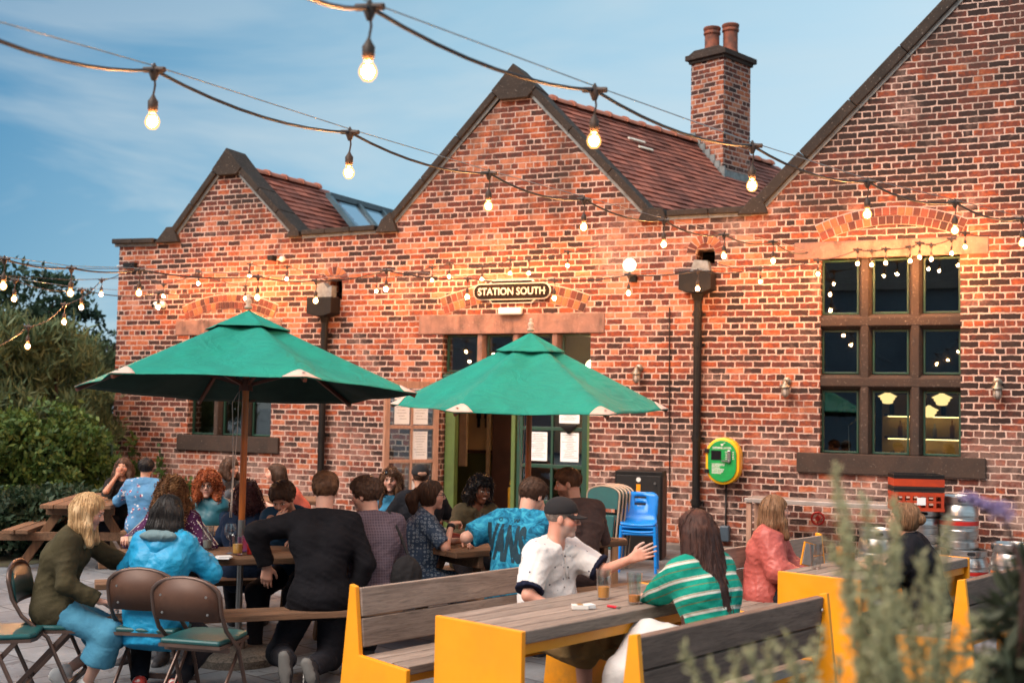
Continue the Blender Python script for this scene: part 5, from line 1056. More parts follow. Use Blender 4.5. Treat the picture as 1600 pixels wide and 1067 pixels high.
names = ['frontmost of the folded teal chairs left of the black cabinet', 'folded chair in the middle of the row left of the black cabinet', 'folded chair in the middle of the row left of the black cabinet', 'folded chair in the middle of the row left of the black cabinet', 'rearmost folded chair in the row, touching the black cabinet']
for i, nm in enumerate(names):
    f_ = folded_chair(nm, C2((936-800)/FPX*13.7+.045*i, 13.5+.07*i), TH-rad(38))
# ---- blue stacking chairs
BLUE = pm('blue_plastic', (.005, .20, .62), (.005, .17, .56), 3, .28, bump=.02)
def blue_chair(lab, loc, rz):
    t = thing('plastic_chair', lab, 'chair', loc, rz, 'stack of blue plastic chairs')
    m = MB(); prof = [(.19, .435), (.16, .45), (.02, .44), (-.10, .445), (-.155, .47), (-.18, .54), (-.20, .64), (-.225, .74), (-.235, .79)]; hw = [.19, .20, .205, .20, .195, .185, .20, .205, .185]; NX = 12; idx = []
    for (y, z), h_ in zip(prof, hw):
        row = []
        for i in range(NX+1): u = -1+2*i/NX; row.append(len(m.v)); m.v.append((u*h_, y+(.018*u*u if z > .5 else 0), z+(.015*u*u if z < .5 else 0)-(.02*max(0, abs(u)-.8)*5 if z > .78 else 0)))
        idx.append(row)
    for j in range(len(prof)-1):
        for i in range(NX):
            if j == 6 and 4 <= i <= 7: continue
            m.f.append((idx[j][i], idx[j][i+1], idx[j+1][i+1], idx[j+1][i]))
    m.build('seat_shell', BLUE, t, smooth=True, solid=.012)
    for sx in (-1, 1):
        for y0, y1 in ((.17, .21), (-.13, -.22)): m = MB(); m.tube([(sx*.185, y0, .44), (sx*.195, (y0+y1)/2, .22), (sx*.205, y1, .0)], [.02, .018, .017], 8); m.build('leg', BLUE, t, smooth=50)
        m = MB(); m.tube([(sx*.185, .17, .425), (sx*.185, -.13, .425)], .018, 8); m.build('side_rail', BLUE, t, smooth=50)
    m = MB(); m.tube([(-.185, .17, .425), (.185, .17, .425)], .018, 8); m.build('front_rail', BLUE, t, smooth=50)
    return t
bp = C2((1003-800)/FPX*13.4, 13.45)
blue_chair('lower blue plastic chair of the stack in front of the black cabinet', bp, view_rot(190)); blue_chair('upper blue plastic chair of the stack in front of the black cabinet', bp+V((0, 0, .075)), view_rot(190))
t = thing('metal_cabinet', 'black metal cabinet with brown side against the wall behind the blue chairs', 'cabinet', C2((1003-800)/FPX*14.3, 14.45), TH-rad(14)); m = MB(); m.box((0, .22, .53), (.58, .44, 1.06)); m.build('body', BLACKP, t, bevel=.008)
m = MB(); m.box((.295, .22, .50), (.006, .42, .98)); m.build('side_panel', BROWNW, t); m = MB(); m.box((0, -.006, .52), (.54, .012, .98)); dd = m.build('door', pm('matt_black', (.014, .013, .013), rough=.5), t, bevel=.004); m = MB(); m.box((.0, -.014, .86), (.05, .004, .09)); m.build('yellow_sticker', YW, dd); m = MB(); m.lathe([(.001, 0), (.028, 0), (.028, .003)], 16, Matrix.Translation((0, -.013, .96)) @ Matrix.Rotation(rad(90), 4, 'X')); m.build('badge', WHITEP, dd); m = MB(); m.lathe([(.001, 0), (.015, 0), (.015, .012)], 12, Matrix.Translation((.2, -.013, .92)) @ Matrix.Rotation(rad(90), 4, 'X')); m.build('lock', STEELP, dd)
t = thing('wooden_bench', 'wooden bench end sticking out right of the bearded man', 'bench', C2((935-800)/FPX*12.4, 12.4), TH); m = MB(); m.box((-.1, -.07, .44), (.85, .13, .045)); m.box((-.1, .07, .44), (.85, .13, .045)); m.build('seat', WBRN, t, bevel=.005)
for x in (-.4, .2): m = MB(); m.box((x, 0, .21), (.06, .26, .42)); m.build('leg', WBRNZ, t)
# ---- parasols
def canopymat():
    t = NT('parasol_green'); v = t.obj(); n = t.noise(v, 4, 5, .6, .8); n2 = t.noise(v, 220, 2); n3 = t.noise(v, 5.5, 3, .5, .8); col = t.mix(t.rng(n, .35, .65, 0, 1), (.012, .24, .18), (.013, .19, .145))
    cr = t.noise(t.obj((1, 1, 3)), 3.2, 3, .5, 2.4); nr = t.bump(n2, .15, .002, t.bump(n3, .35, .03, t.bump(cr, .45, .05))); d = t.n('BsdfPrincipled'); t.put(d.inputs['Base Color'], col); d.inputs['Roughness'].default_value = .72; t.l(nr, d.inputs['Normal']); d.inputs['Specular IOR Level'].default_value = .25
    tr = t.n('BsdfTranslucent'); tr.inputs[0].default_value = (.01, .16, .10, 1); mx = t.n('MixShader'); mx.inputs[0].default_value = .03; t.l(d.outputs[0], mx.inputs[1]); t.l(tr.outputs[0], mx.inputs[2]); t.l(mx.outputs[0], t.out.inputs[0]); return t.m
CANV = canopymat(); UNDERSHADE = pm('parasol_underside_shade', (.004, .035, .028), (.003, .028, .022), 6, .9)  # same green cloth underneath; its shade is put into this darker colour
TAB = pm('cream_tab', (.60, .44, .38), (.5, .36, .3), 9, .8); POLE = pm('varnished_pole', (.50, .15, .03), (.38, .10, .02), 4, .35, stretch=(8, 8, 1), bump=.05); RIBW = pm('dark_rib_wood', (.11, .035, .02), (.08, .025, .015), 5, .5)
def parasol(px, dep, zr, zt, r, tilt, lab, off=0.0, seed=0, poletop=None):
    c = C2((px-800)/FPX*dep, dep); t = thing('parasol', lab, 'parasol', c, TH+off, 'green hexagonal parasols'); rr = random.Random(seed)
    def Zf(x, y, z): return z+tilt*(-y)
    def surf(a, f):      # f 0..1 from the crown to the rim, a angle
        k = (a % (math.pi/3))-math.pi/6; edge = r*math.cos(math.pi/6)/math.cos(k); edge *= 1-.035*math.cos(k*3)**2; rr_ = edge*f; h_ = max(0, 1-f)**1.06-max(0, f-1)*.4; sag = -.045*math.sin(math.pi*f)*(math.cos(k*3)**2)
        wv = .010*math.sin(9*f+5*a+seed)*math.cos(k*3)*f; x, y = rr_*math.cos(a), rr_*math.sin(a); return (x, y, Zf(x, y, zr+(zt-zr)*h_+sag+wv-.018*f**6))
    def sheet_(f0, f1, nr, lift=0, flare=0, nm='canopy', wavy=0):
        m = MB(); na = 72
        for i in range(nr+1):
            f = f0+(f1-f0)*i/nr
            for j in range(na): a = 2*math.pi*j/na; p = surf(a, f); q = i/nr; m.v.append((p[0], p[1], p[2]+lift+flare*q+wavy*q*q*(.5+.5*math.cos(6*a+math.pi))*1.0))
        m.f = [(i*na+j, i*na+(j+1) % na, (i+1)*na+(j+1) % na, (i+1)*na+j) for i in range(nr) for j in range(na)]; o = m.build(nm, CANV, t, smooth=True, solid=.004); o.data.materials.append(UNDERSHADE); o.modifiers['solid'].material_offset = (1 if o.data.polygons[0].normal.z > 0 else 0); return o
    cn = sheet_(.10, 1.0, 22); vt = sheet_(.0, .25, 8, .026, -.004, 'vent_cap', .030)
    m = MB(); m.v = [(0, 0, Zf(0, 0, zr+(zt-zr)+.026))]
    fin = MB(); fin.lathe([(.001, 0), (.026, 0), (.03, .015), (.014, .03), (.026, .05), (.02, .07), (.008, .075), (.016, .088), (.012, .10), (.001, .106)], 14, Matrix.Translation((0, 0, zt+.035))); fin.build('finial', pm('pale_wood', (.55, .42, .32), rough=.5), t, smooth=True)
    for k in range(6):
        a = k*math.pi/3; tip = V(surf(a+1e-4, .992)); inn = V(surf(a+1e-4, .12)); m = MB(); m.bar(inn+V((0, 0, -.045)), tip+V((0, 0, -.022)), .02, .026); m.build('rib', RIBW, t)
        mid = V(surf(a+1e-4, .52))+V((0, 0, -.05)); m = MB(); m.bar(V((.03*math.cos(a), .03*math.sin(a), zr+.02)), mid, .016, .02); m.build('strut', RIBW, t)
        m = MB(); rows = []
        for i in range(5):
            f = .905+.098*i/4; hw = .012+.115*(i/4)**.8; row = []
            for j in range(7): aa = a+(-1+2*j/6)*hw*(1-.0)/1.0*.9; p = V(surf(aa, f if i < 4 else 1.003)); row.append(len(m.v)); m.v.append((p.x, p.y, p.z+.006))
            rows.append(row)
        m.f = [(rows[i][j], rows[i][j+1], rows[i+1][j+1], rows[i+1][j]) for i in range(4) for j in range(6)]
        tb_ = m.build('corner_patch', TAB, cn, smooth=True, solid=.003); p = V(surf(a, .965)); m = MB(); m.lathe([(.001, 0), (.011, 0), (.009, .004)], 10, Matrix.Translation((p.x, p.y, p.z+.012))); m.build('eyelet', BLACKP, tb_)
    m = MB(); m.tube([(0, 0, .80), (0, 0, zt)], .0235, 16); m.build('pole', POLE, t, smooth=50); m = MB(); m.tube([(0, 0, .05), (0, 0, .80)], .0235, 14); m.tube([(0, 0, .79), (0, 0, .98)], .0265, 16); m.build('steel_sleeve', STEELP, t, smooth=50)
    m = MB(); m.tube([(0, 0, zr-.02), (0, 0, zr+.06)], [.05, .045], 14); m.tube([(0, 0, zt-.08), (0, 0, zt-.02)], .05, 14); m.tube([(-.07, 0, zr-.09), (.07, 0, zr-.09)], .005, 6); m.build('hub', RIBW, t, smooth=50)
    m = MB(); z1 = zr-.02
    for s, xx in ((1, -.05), (-1, -.075)): m.tube([(-.04, -.02, z1)]+[(xx+.012*math.sin(q*4+s), -.045, z1-(z1-1.0)*q) for q in np.linspace(.1, 1, 9)], .0035, 5)
    m.build('cord', pm('cord', (.62, .52, .45), rough=.9), t, smooth=True)
    m = MB(); m.lathe([(.30, 0), (.30, .05), (.27, .08), (.05, .09), (.04, .22)], 28); m.build('base', pm('pebble_concrete', (.20, .17, .14), (.08, .07, .06), 60, .9, bump=.8, bd=.01), t, smooth=30)
    return t
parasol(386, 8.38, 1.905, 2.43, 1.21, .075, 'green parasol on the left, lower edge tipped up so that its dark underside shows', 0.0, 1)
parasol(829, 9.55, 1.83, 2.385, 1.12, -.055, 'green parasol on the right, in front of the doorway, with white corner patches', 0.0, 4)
# ---- things along the wall
t = thing('wall_shelf_table', 'long grey steel-topped table along the wall under the big right window', 'table', (-2.2, -.55, 0)); m = MB(); m.box((.2, 0, .735), (2.6, .55, .05)); m.build('tabletop', pm('grey_top', (.38, .34, .32), (.28, .25, .23), 5, .4, .3), t, bevel=.006)
for x in (-1.05, 1.45): m = MB(); m.box((x, -.22, .355), (.06, .06, .71)); m.build('leg', PINKW, t); m = MB(); m.box((x, .22, .355), (.06, .06, .71)); m.build('leg', PINKW, t)
t = thing('red_valve', 'round red hydrant valve low on the wall under the grey table', 'valve', (-2.54, -.02, .50)); m = MB(); m.tube([(.075*math.cos(a), -.10, .075*math.sin(a)) for a in np.linspace(0, 6.283, 21)[:-1]], .014, 8, closed=True); [m.tube([(0, -.10, 0), (.075*math.cos(a), -.10, .075*math.sin(a))], .009, 6) for a in np.linspace(0, 6.28, 5)[:-1]]; m.build('wheel', pm('red_paint', (.40, .015, .01), rough=.45), t, smooth=50); m = MB(); m.tube([(0, 0, 0), (0, -.11, 0)], .03, 12); m.build('stem', MATS['red_paint'], t, smooth=50)
def keg(px, dep, z0, h_, lab, band, r=.20):
    c = C2((px-800)/FPX*dep, dep, z0); t = thing('beer_keg', lab, 'keg', c, TH, 'steel beer kegs')
    pf = [(r*.93, 0), (r*.97, .012), (r*.95, h_*.13), (r*.86, h_*.16), (r*.93, h_*.19), (r*.985, h_*.30), (r, h_*.34), (r*.965, h_*.36), (r*.965, h_*.40), (r, h_*.42), (r, h_*.55), (r*.965, h_*.57), (r*.965, h_*.61), (r, h_*.63), (r*.985, h_*.68), (r*.93, h_*.80), (r*.86, h_*.84), (r*.95, h_*.86), (r*.97, h_*.985), (r*.93, h_), (r*.90, h_*.98), (r*.88, h_*.90), (.05, h_*.88), (.04, h_*.93), (.001, h_*.93)]
    m = MB(); m.lathe(pf, 36); m.build('body', STEEL, t, smooth=28)
    if band: m = MB(); m.lathe([(r*.992, h_*.44), (r*1.004, h_*.445), (r*1.004, h_*.525), (r*.992, h_*.53)], 36); m.build('band', pm('band_'+band, {'red': (.45, .02, .015), 'orange': (.75, .16, .01)}[band], rough=.4, bump=0), t, smooth=40)
    m = MB()
    for a0 in (-100, 80, -10, 170): 
        pts = [(r*.972*math.cos(rad(a0+q*13)), r*.972*math.sin(rad(a0+q*13)), h_*.925+.016*s) for q, s in ((-1, 0), (-.7, 1), (0, 1.1), (.7, 1), (1, 0), (.7, -1), (0, -1.1), (-.7, -1))]; n = len(m.v); m.v += pts; m.f.append(tuple(range(n, n+8)))
    m.build('handle_slot', BLACKC, t, solid=.004, fix=False); return t
keg(1498, 12.35, .45, .53, 'steel keg with red band, on top of the stack right of the crates', 'red'); keg(1512, 12.2, 0, .45, 'steel keg with red band beneath the tall keg', 'red'); keg(1582, 11.7, 0, .57, 'steel keg with orange band at the right edge of the picture', 'orange')
keg(1440, 12.5, .42, .40, 'upper plain steel keg under the orange crates', None); keg(1441, 12.5, 0, .42, 'lower plain steel keg under the orange crates', None); keg(1372, 12.8, 0, .58, 'plain steel keg left of the crates, behind the person in black', None)
def crate(px, dep, z0, h_, lab, mt, w_=.50, d_=.36):
    t = thing('bottle_crate', lab, 'crate', C2((px-800)/FPX*dep, dep, z0), TH-rad(8), 'plastic crates on the kegs'); m = MB(); T = .014
    for s in (-1, 1):
        m.box((0, s*(d_/2-T/2), h_-.02), (w_, T, .04)); m.box((0, s*(d_/2-T/2), .018), (w_, T, .036)); m.box((s*(w_/2-T/2), 0, h_-.02), (T, d_-2*T-.002, .04)); m.box((s*(w_/2-T/2), 0, .018), (T, d_-2*T-.002, .036))
        n = 6
        for i in range(n+1): m.box((-w_/2+.02+(w_-.04)*i/n, s*(d_/2-T/2), h_/2), (.028, T-.002, h_-.076))
        for i in range(5): m.box((s*(w_/2-T/2), -d_/2+.03+(d_-.06)*i/4, h_/2), (T-.002, .028, h_-.076))
        if h_ > .15: m.box((0, s*(d_/2-T/2), h_/2), (w_-.06, T-.004, .018))
    m.box((0, 0, .006), (w_-2*T, d_-2*T, .010)); m.build('frame', mt, t); return t
OR = pm('orange_plastic', (.42, .045, .01), (.30, .03, .008), 6, .45); CB = pm('black_plastic', (.02, .018, .018), rough=.45)
t = crate(1432, 12.35, .825, .19, 'orange bottle crate with white label, lowest on the keg stack', OR); m = MB(); m.box((.02, -.184, .10), (.085, .004, .075)); m.build('label', PAPER, t)
crate(1432, 12.35, 1.018, .055, 'thin black crate in the middle of the crate stack', CB); crate(1432, 12.35, 1.076, .075, 'orange crate second from the top of the stack', OR); crate(1432, 12.35, 1.154, .045, 'thin black crate on top of the crate stack', CB)
# ================================================================ drinks and table things
BEER = pm('beer', (.85, .33, .02), (.78, .28, .015), 8, .25, bump=0); ALE = pm('ale', (.72, .24, .015), (.62, .18, .01), 8, .25, bump=0); HAZY = pm('hazy_beer', (.9, .48, .10), (.85, .42, .08), 8, .3, bump=0)
def pint(px, py, z, lab, fill=.5, mt=None, h_=.165, r0=.032, r1=.043, handle=False, foam=.0, name='beer_glass', grp=None):
    c = ZP(px, py, z); t = thing(name, lab, 'glass', c, 0, grp); m = MB(); m.lathe([(r0, 0), (r0+.002, .006), (r1, h_), (r1-.003, h_), (r0-.002, .012)], 20); m.build('glass', CLEAR, t, smooth=50, fix=False)
    if fill:
        ra, rb = r0-.0025, r0-.0035+(r1-r0)*fill; m = MB(); m.lathe([(ra, .013), (rb, h_*fill)], 20); m.build('beer', mt or BEER, t, smooth=50)
        if foam: m = MB(); m.lathe([(rb+.0005, h_*fill+.0005), (rb+.001, h_*fill+foam)], 20); m.build('foam', pm('foam', (.85, .78, .62), rough=.8), t, smooth=50)
    if handle: m = MB(); m.tube([(r1-.003, 0, h_*.8), (r1+.03, 0, h_*.78), (r1+.035, 0, h_*.4), (r1-.005, 0, h_*.2)], .006, 8); m.build('handle', CLEAR, t, smooth=True)
    return t
TZ = .757
pint(943, 936, TZ, 'half-full pint glass on the nearest table, directly in front of the man in the polo', .42, mt=BEER); pint(991, 943, TZ, 'nearly finished pint glass right of the other, on the nearest table', .28, mt=ALE)
pint(1275, 888, TZ, 'empty printed glass beside the woman in the pink jacket', 0, name='empty_glass'); pint(1314, 884, TZ, 'full pint behind another pint on the right-hand table', .8, ALE, grp=None); pint(1327, 893, TZ, 'pint in front of the other full pint on the right-hand table', .75, ALE)
c = ZP(1262, 884, TZ); t = thing('menu_board', 'small yellow-edged menu clipboard standing beside the empty glass', 'menu', c, TH+rad(30)); m = MB(); m.box((0, 0, .08), (.10, .012, .16), R=Matrix.Rotation(rad(14), 3, 'Y')); m.build('board', YW, t); m = MB(); m.box((0, -.008, .08), (.085, .004, .145), R=Matrix.Rotation(rad(14), 3, 'Y')); m.build('sheet', pm('grey_paper', (.30, .29, .28)), t)
c = ZP(906, 951, TZ); t = thing('cigarette_pack', 'open white cigarette pack lying on the nearest table', 'pack', c, rad(30)); m = MB(); m.box((0, 0, .012), (.085, .055, .022)); m.build('box', WHITEP, t, bevel=.002); m = MB(); m.box((.055, .01, .014), (.04, .05, .02), R=Matrix.Rotation(rad(20), 3, 'Z')); m.build('lid', PAPER, t); m = MB(); m.box((.0, 0, .0245), (.03, .05, .001)); m.build('warning_patch', pm('patch_brown', (.35, .2, .08)), t)
c = ZP(957, 949, TZ); t = thing('lighter', 'small pink-red lighter lying on the nearest table', 'lighter', c, rad(-20)); m = MB(); m.box((0, 0, .006), (.065, .02, .012)); m.build('body', pm('lighter_red', (.6, .02, .04), rough=.3), t, bevel=.004); m = MB(); m.box((.04, 0, .006), (.015, .018, .012)); m.build('cap', STEELP, t)
# left table
pint(210, 866, TZ, 'dark cola glass beside the blonde woman\'s sleeve', .55, pm('cola', (.10, .025, .01), rough=.2), handle=True, r0=.04, r1=.046, foam=.03); pint(371, 866, TZ, 'glass of cloudy orange juice beside the parasol pole', .55, HAZY, h_=.13, r0=.034, r1=.04, name='juice_glass'); pint(324, 858, TZ, 'tall empty water glass behind the blue raincoat', .4, pm('water', (.32, .36, .36), rough=.1), name='water_glass')
c = ZP(359, 864, TZ); t = thing('wine_glass', 'stemmed wine glass left of the orange juice', 'wine glass', c); m = MB(); m.lathe([(.035, 0), (.034, .003), (.005, .008), (.004, .09), (.025, .105), (.040, .135), (.043, .16), (.034, .205), (.033, .205), (.041, .16)], 22); m.build('bowl', CLEAR, t, smooth=50, fix=False)
c = ZP(392, 865, TZ); t = thing('ketchup_bottle', 'red squeezy ketchup bottle at the foot of the parasol pole', 'bottle', c); m = MB(); m.lathe([(.026, 0), (.028, .01), (.028, .09), (.022, .115), (.012, .125)], 16); m.build('bottle', MATS['red_paint'], t, smooth=50); m = MB(); m.lathe([(.012, .125), (.010, .14), (.003, .165)], 12); m.build('nozzle', MATS['red_paint'], t, smooth=50)
c = ZP(406, 862, TZ); t = thing('cutlery_holder', 'black cutlery holder with green napkin beside the ketchup', 'holder', c, TH); m = MB(); m.box((0, 0, .065), (.10, .08, .13)); m.build('pot', BLACKP, t, bevel=.01); m = MB(); m.box((0, 0, .155), (.07, .04, .06), R=Matrix.Rotation(rad(10), 3, 'Y')); m.build('napkin', pm('green_napkin', (.02, .12, .06)), t, bevel=.006)
c = ZP(226, 872, TZ); t = thing('black_pot', 'black cylindrical pot at the shoulder of the blue raincoat', 'pot', c); m = MB(); m.lathe([(.04, 0), (.042, .10), (.038, .10), (.036, .02)], 18); m.build('pot', BLACKP, t, smooth=50); m = MB(); m.tube([(.0, 0, .02), (.02, .01, .15)], .004, 6); m.build('spoon', STEELP, t)
c = ZP(342, 872, TZ); tag((lambda mm: mm.build('paper_napkin', PAPER, None, loc=c, rz=.4))(MB().box((0, 0, .004), (.16, .10, .006)).box((.03, .03, .011), (.09, .08, .004), rz=.5)), 'crumpled white paper napkin on the left table in front of the curly-haired woman', 'napkin')
c = ZP(383, 862, TZ); t = thing('snack_bag', 'open red and blue snack bag behind the juice glass', 'snack bag', c, TH); m = MB(); m.prism([(-.05, 0), (.05, 0), (.06, .10), (.02, .12), (-.055, .11)], -.018, .018); m.build('bag', cloth('snack_foil', (.45, .03, .03), (.08, .10, .3), rough=.3), t, bevel=.01)
# middle table
pint(736, 832, TZ, 'left of the two tall jugs of cloudy beer under the right parasol', .72, HAZY, h_=.17, r0=.045, r1=.048, foam=.02, name='beer_jug', grp='jugs of cloudy beer', handle=False); pint(748, 836, TZ, 'right of the two tall jugs of cloudy beer under the right parasol', .66, HAZY, h_=.18, r0=.047, r1=.05, foam=.0, name='beer_jug', grp='jugs of cloudy beer', handle=True)
# ================================================================ string lights
BG = emis('bulb_glow', (1.0, .46, .17), 1150.0)
def bulbglass():
    t = NT('bulb_glass'); e = t.n('Emission'); e.inputs[0].default_value = (1.0, .50, .16, 1); e.inputs[1].default_value = 1.0; tr = t.n('BsdfTransparent'); tr.inputs[0].default_value = (1, .9, .75, 1); lw = t.n('LayerWeight'); lw.inputs[0].default_value = .5; mx = t.n('MixShader'); t.l(t.rng(lw.outputs['Facing'], 0, 1, .25, .75), mx.inputs[0]); t.l(tr.outputs[0], mx.inputs[1]); t.l(e.outputs[0], mx.inputs[2]); t.l(mx.outputs[0], t.out.inputs[0]); return t.m
BGL = bulbglass(); _c = MB(); _c.lathe([(.001, -.024), (.012, -.020), (.019, -.008), (.020, .004), (.014, .016), (.001, .022)], 12); SOCK = pm('socket', (.05, .03, .02), rough=.6, bump=0); CAB = pm('black_cable', (.012, .014, .02), rough=.6, bump=0)
_b = MB(); _b.lathe([(.001, -.036), (.016, -.032), (.028, -.018), (.032, -.002), (.027, .016), (.016, .032), (.011, .045)], 12); BULBM = None
def string_lights(pts, bulbs, lab, drop=.22, wire=True, bs=1.0, cr=.0075, sock=True, sag=.05):
    """pts: start and end anchor (world); bulbs: list of world points"""
    global BULBM
    t = thing('string_lights', lab, 'string lights', pts[0]); O = V(pts[0]); hooks = [V(pts[0])]+[V(b)+V((0, 0, drop)) for b in bulbs]+[V(pts[1])]; pl = []
    for a, b in zip(hooks, hooks[1:]):
        n = 8
        for i in range(n): f = i/n; pl.append(a+(b-a)*f-V((0, 0, sag*4*f*(1-f)*min(1.2, (b-a).length)))-O)
    pl.append(hooks[-1]-O); m = MB(); m.tube(pl, cr, 6); cb = m.build('cable', CAB, t, smooth=True)
    if wire:
        a, b = hooks[0]-O+V((0, 0, .03)), hooks[-1]-O+V((0, 0, .03)); wp_ = [h-O+V((0, 0, .018)) for h in hooks]; m = MB(); m.tube(wp_, .003, 5); m.build('support_wire', STEELP, t, smooth=True)
    for k, b in enumerate(bulbs):
        b = V(b)-O
        if BULBM is None: o = _b.build('bulb', BGL, t, smooth=True); f_ = _c.build('filament', BG, o, smooth=True); BULBM = (o.data, f_.data)
        else: o = bpy.data.objects.new('bulb', BULBM[0]); COL.objects.link(o); o.parent = t; f_ = bpy.data.objects.new('filament', BULBM[1]); COL.objects.link(f_); f_.parent = o
        o.location = b
        o.scale = (bs, bs, bs)
        m = MB(); m.lathe([(.013*bs, .034*bs), (.021*bs, .05*bs), (.022*bs, .085*bs), (.012*bs, .10*bs), (.005, .115*bs)], 12); m.tube([(0, 0, .11*bs), (.008, 0, drop*.7), (0, 0, drop-.01)], .0045, 6); m.lathe([(.010, drop-.045), (.024, drop-.012), (.012, drop+.012), (.004, drop+.03)], 8); m.tube([(-.055, 0, drop+.006), (.055, 0, drop-.004)], .013, 6)
        s_ = m.build('socket', SOCK, t, smooth=50, loc=b)
    return t
string_lights((DP(-120, 10, 3.6), DP(1262, 395, 14.6)), [DP(*q) for q in ((238, 190, 5.0), (545, 270, 6.4), (763, 322, 7.9), (912, 355, 9.3), (1037, 382, 10.8), (1131, 400, 12.2), (1208, 408, 13.4))], 'foreground string of bulbs starting at the upper left edge and running to the wall')
string_lights((DP(380, -70, 3.1), DP(1720, 360, 12.5)), [DP(*q) for q in ((575, 112, 4.0), (928, 220, 5.1), (1175, 290, 6.5), (1355, 335, 7.9), (1492, 360, 9.2), (1597, 380, 10.6))], 'foreground string of bulbs crossing the top of the picture towards the big right window')
string_lights((WP(1120, 412, -.25), WP(1548, 368, -.06)), [WP(px, py, -.46) for px, py in ((1188, 440), (1278, 428), (1340, 412), (1362, 414), (1384, 411), (1422, 408), (1437, 402), (1455, 405), (1487, 396), (1508, 386))], 'string of small bulbs hanging across the lintel of the big right window', drop=.17, bs=.8, wire=False, cr=.006)
string_lights((DP(-90, 392, 8.6), DP(1160, 425, 14.9)), [DP(*q) for q in ((5, 447, 9.6), (110, 458, 10.4), (217, 458, 11.2), (402, 465, 12.4), (493, 470, 13.0), (603, 452, 13.8), (730, 464, 14.2), (866, 466, 14.2), (982, 458, 14.3), (1090, 451, 14.5))], 'long string of bulbs running level from the left edge past both hoppers', sag=.035)
string_lights((WP(205, 414, -.1), WP(935, 385, -.06)), [WP(px, py, -.42) for px, py in ((255, 463), (310, 443), (383, 466), (390, 432), (448, 436), (588, 455), (675, 438), (702, 432), (753, 437), (797, 427), (826, 427), (887, 415))], 'string of small bulbs strung close to the brick wall above the windows and doorway', drop=.19, bs=.8, wire=False, cr=.006)
string_lights((DP(-60, 560, 11), WP(205, 414, -.12)), [DP(*q) for q in ((43, 541, 12.0), (100, 503, 13.4), (158, 460, 16.2))], 'short string of bulbs rising from the bushes to the corner of the wall', drop=.2, wire=False, cr=.006)
string_lights((DP(-60, 425, 12), WP(330, 450, -.5)), [DP(*q) for q in ((22, 467, 12.6), (127, 480, 13.6), (247, 480, 16.5))], 'string of bulbs in front of the dark trees at the left, below the level string', drop=.2, wire=True, cr=.006)
for (a, b, lab) in (((-40, 404, 12), (205, 420, 19), 'thin bare wire above the left string lights'), ((-40, 428, 12), (210, 434, 19), 'thin bare wire just below the left string lights')):
    m = MB(); m.tube([DP(*a), (DP(*a)+DP(*b))/2-V((0, 0, .05)), DP(*b)], .005, 5); tag(m.build('overhead_wire', CAB, None, smooth=True), lab, 'wire')
# ================================================================ vegetation
def leafmat(name, c1, c2, c3=None, tr=.25):
    t = NT(name); g = t.n('NewGeometry'); k = g.outputs['Random Per Island']; n = t.noise(t.obj(), 1.3, 3, .6); col = t.mix(t.rng(n, .38, .62, 0, 1), c1, c2); col = t.mix(t.rng(k, .55, 1, 0, .6), col, c3 or c2); col = t.mix(t.rng(k, 0, .35, .5, 0), col, tuple(c*.4 for c in c1))
    d = t.n('BsdfPrincipled'); t.put(d.inputs['Base Color'], col); d.inputs['Roughness'].default_value = .6; d.inputs['Specular IOR Level'].default_value = .3; tl = t.n('BsdfTranslucent'); t.put(tl.inputs[0], col); mx = t.n('MixShader'); mx.inputs[0].default_value = tr; t.l(d.outputs[0], mx.inputs[1]); t.l(tl.outputs[0], mx.inputs[2]); t.l(mx.outputs[0], t.out.inputs[0]); MATS[name] = t.m; return t.m
def leaves(name, P, size, mat, parent, seed=0, asp=2.2, up=.2, dirs=None):
    r = np.random.RandomState(seed); n = len(P); a = r.normal(size=(n, 3)) if dirs is None else dirs+r.normal(size=(n, 3))*.35; a[:, 2] += up; a /= np.linalg.norm(a, axis=1)[:, None]; b = np.cross(a, r.normal(size=(n, 3))); b /= np.linalg.norm(b, axis=1)[:, None]+1e-9
    s = size*r.uniform(.6, 1.4, (n, 1)); l = a*s; w_ = b*s/asp*.5; q = np.stack([P, P+l*.45+w_, P+l, P+l*.45-w_], 1).reshape(-1, 3); F_ = np.arange(n*4).reshape(-1, 4); return npmesh(name, q, F_, mat, parent, smooth=False)
def blobpts(c, r, n, rs, shell=.55):
    d = rs.normal(size=(n, 3)); d /= np.linalg.norm(d, axis=1)[:, None]; k = shell+(1-shell)*rs.uniform(0, 1, (n, 1))**.6; k *= 1+.25*np.sin(d[:, :1]*7+c[0])*np.sin(d[:, 1:2]*6+c[1]); return np.array(c)+d*np.array(r)*k
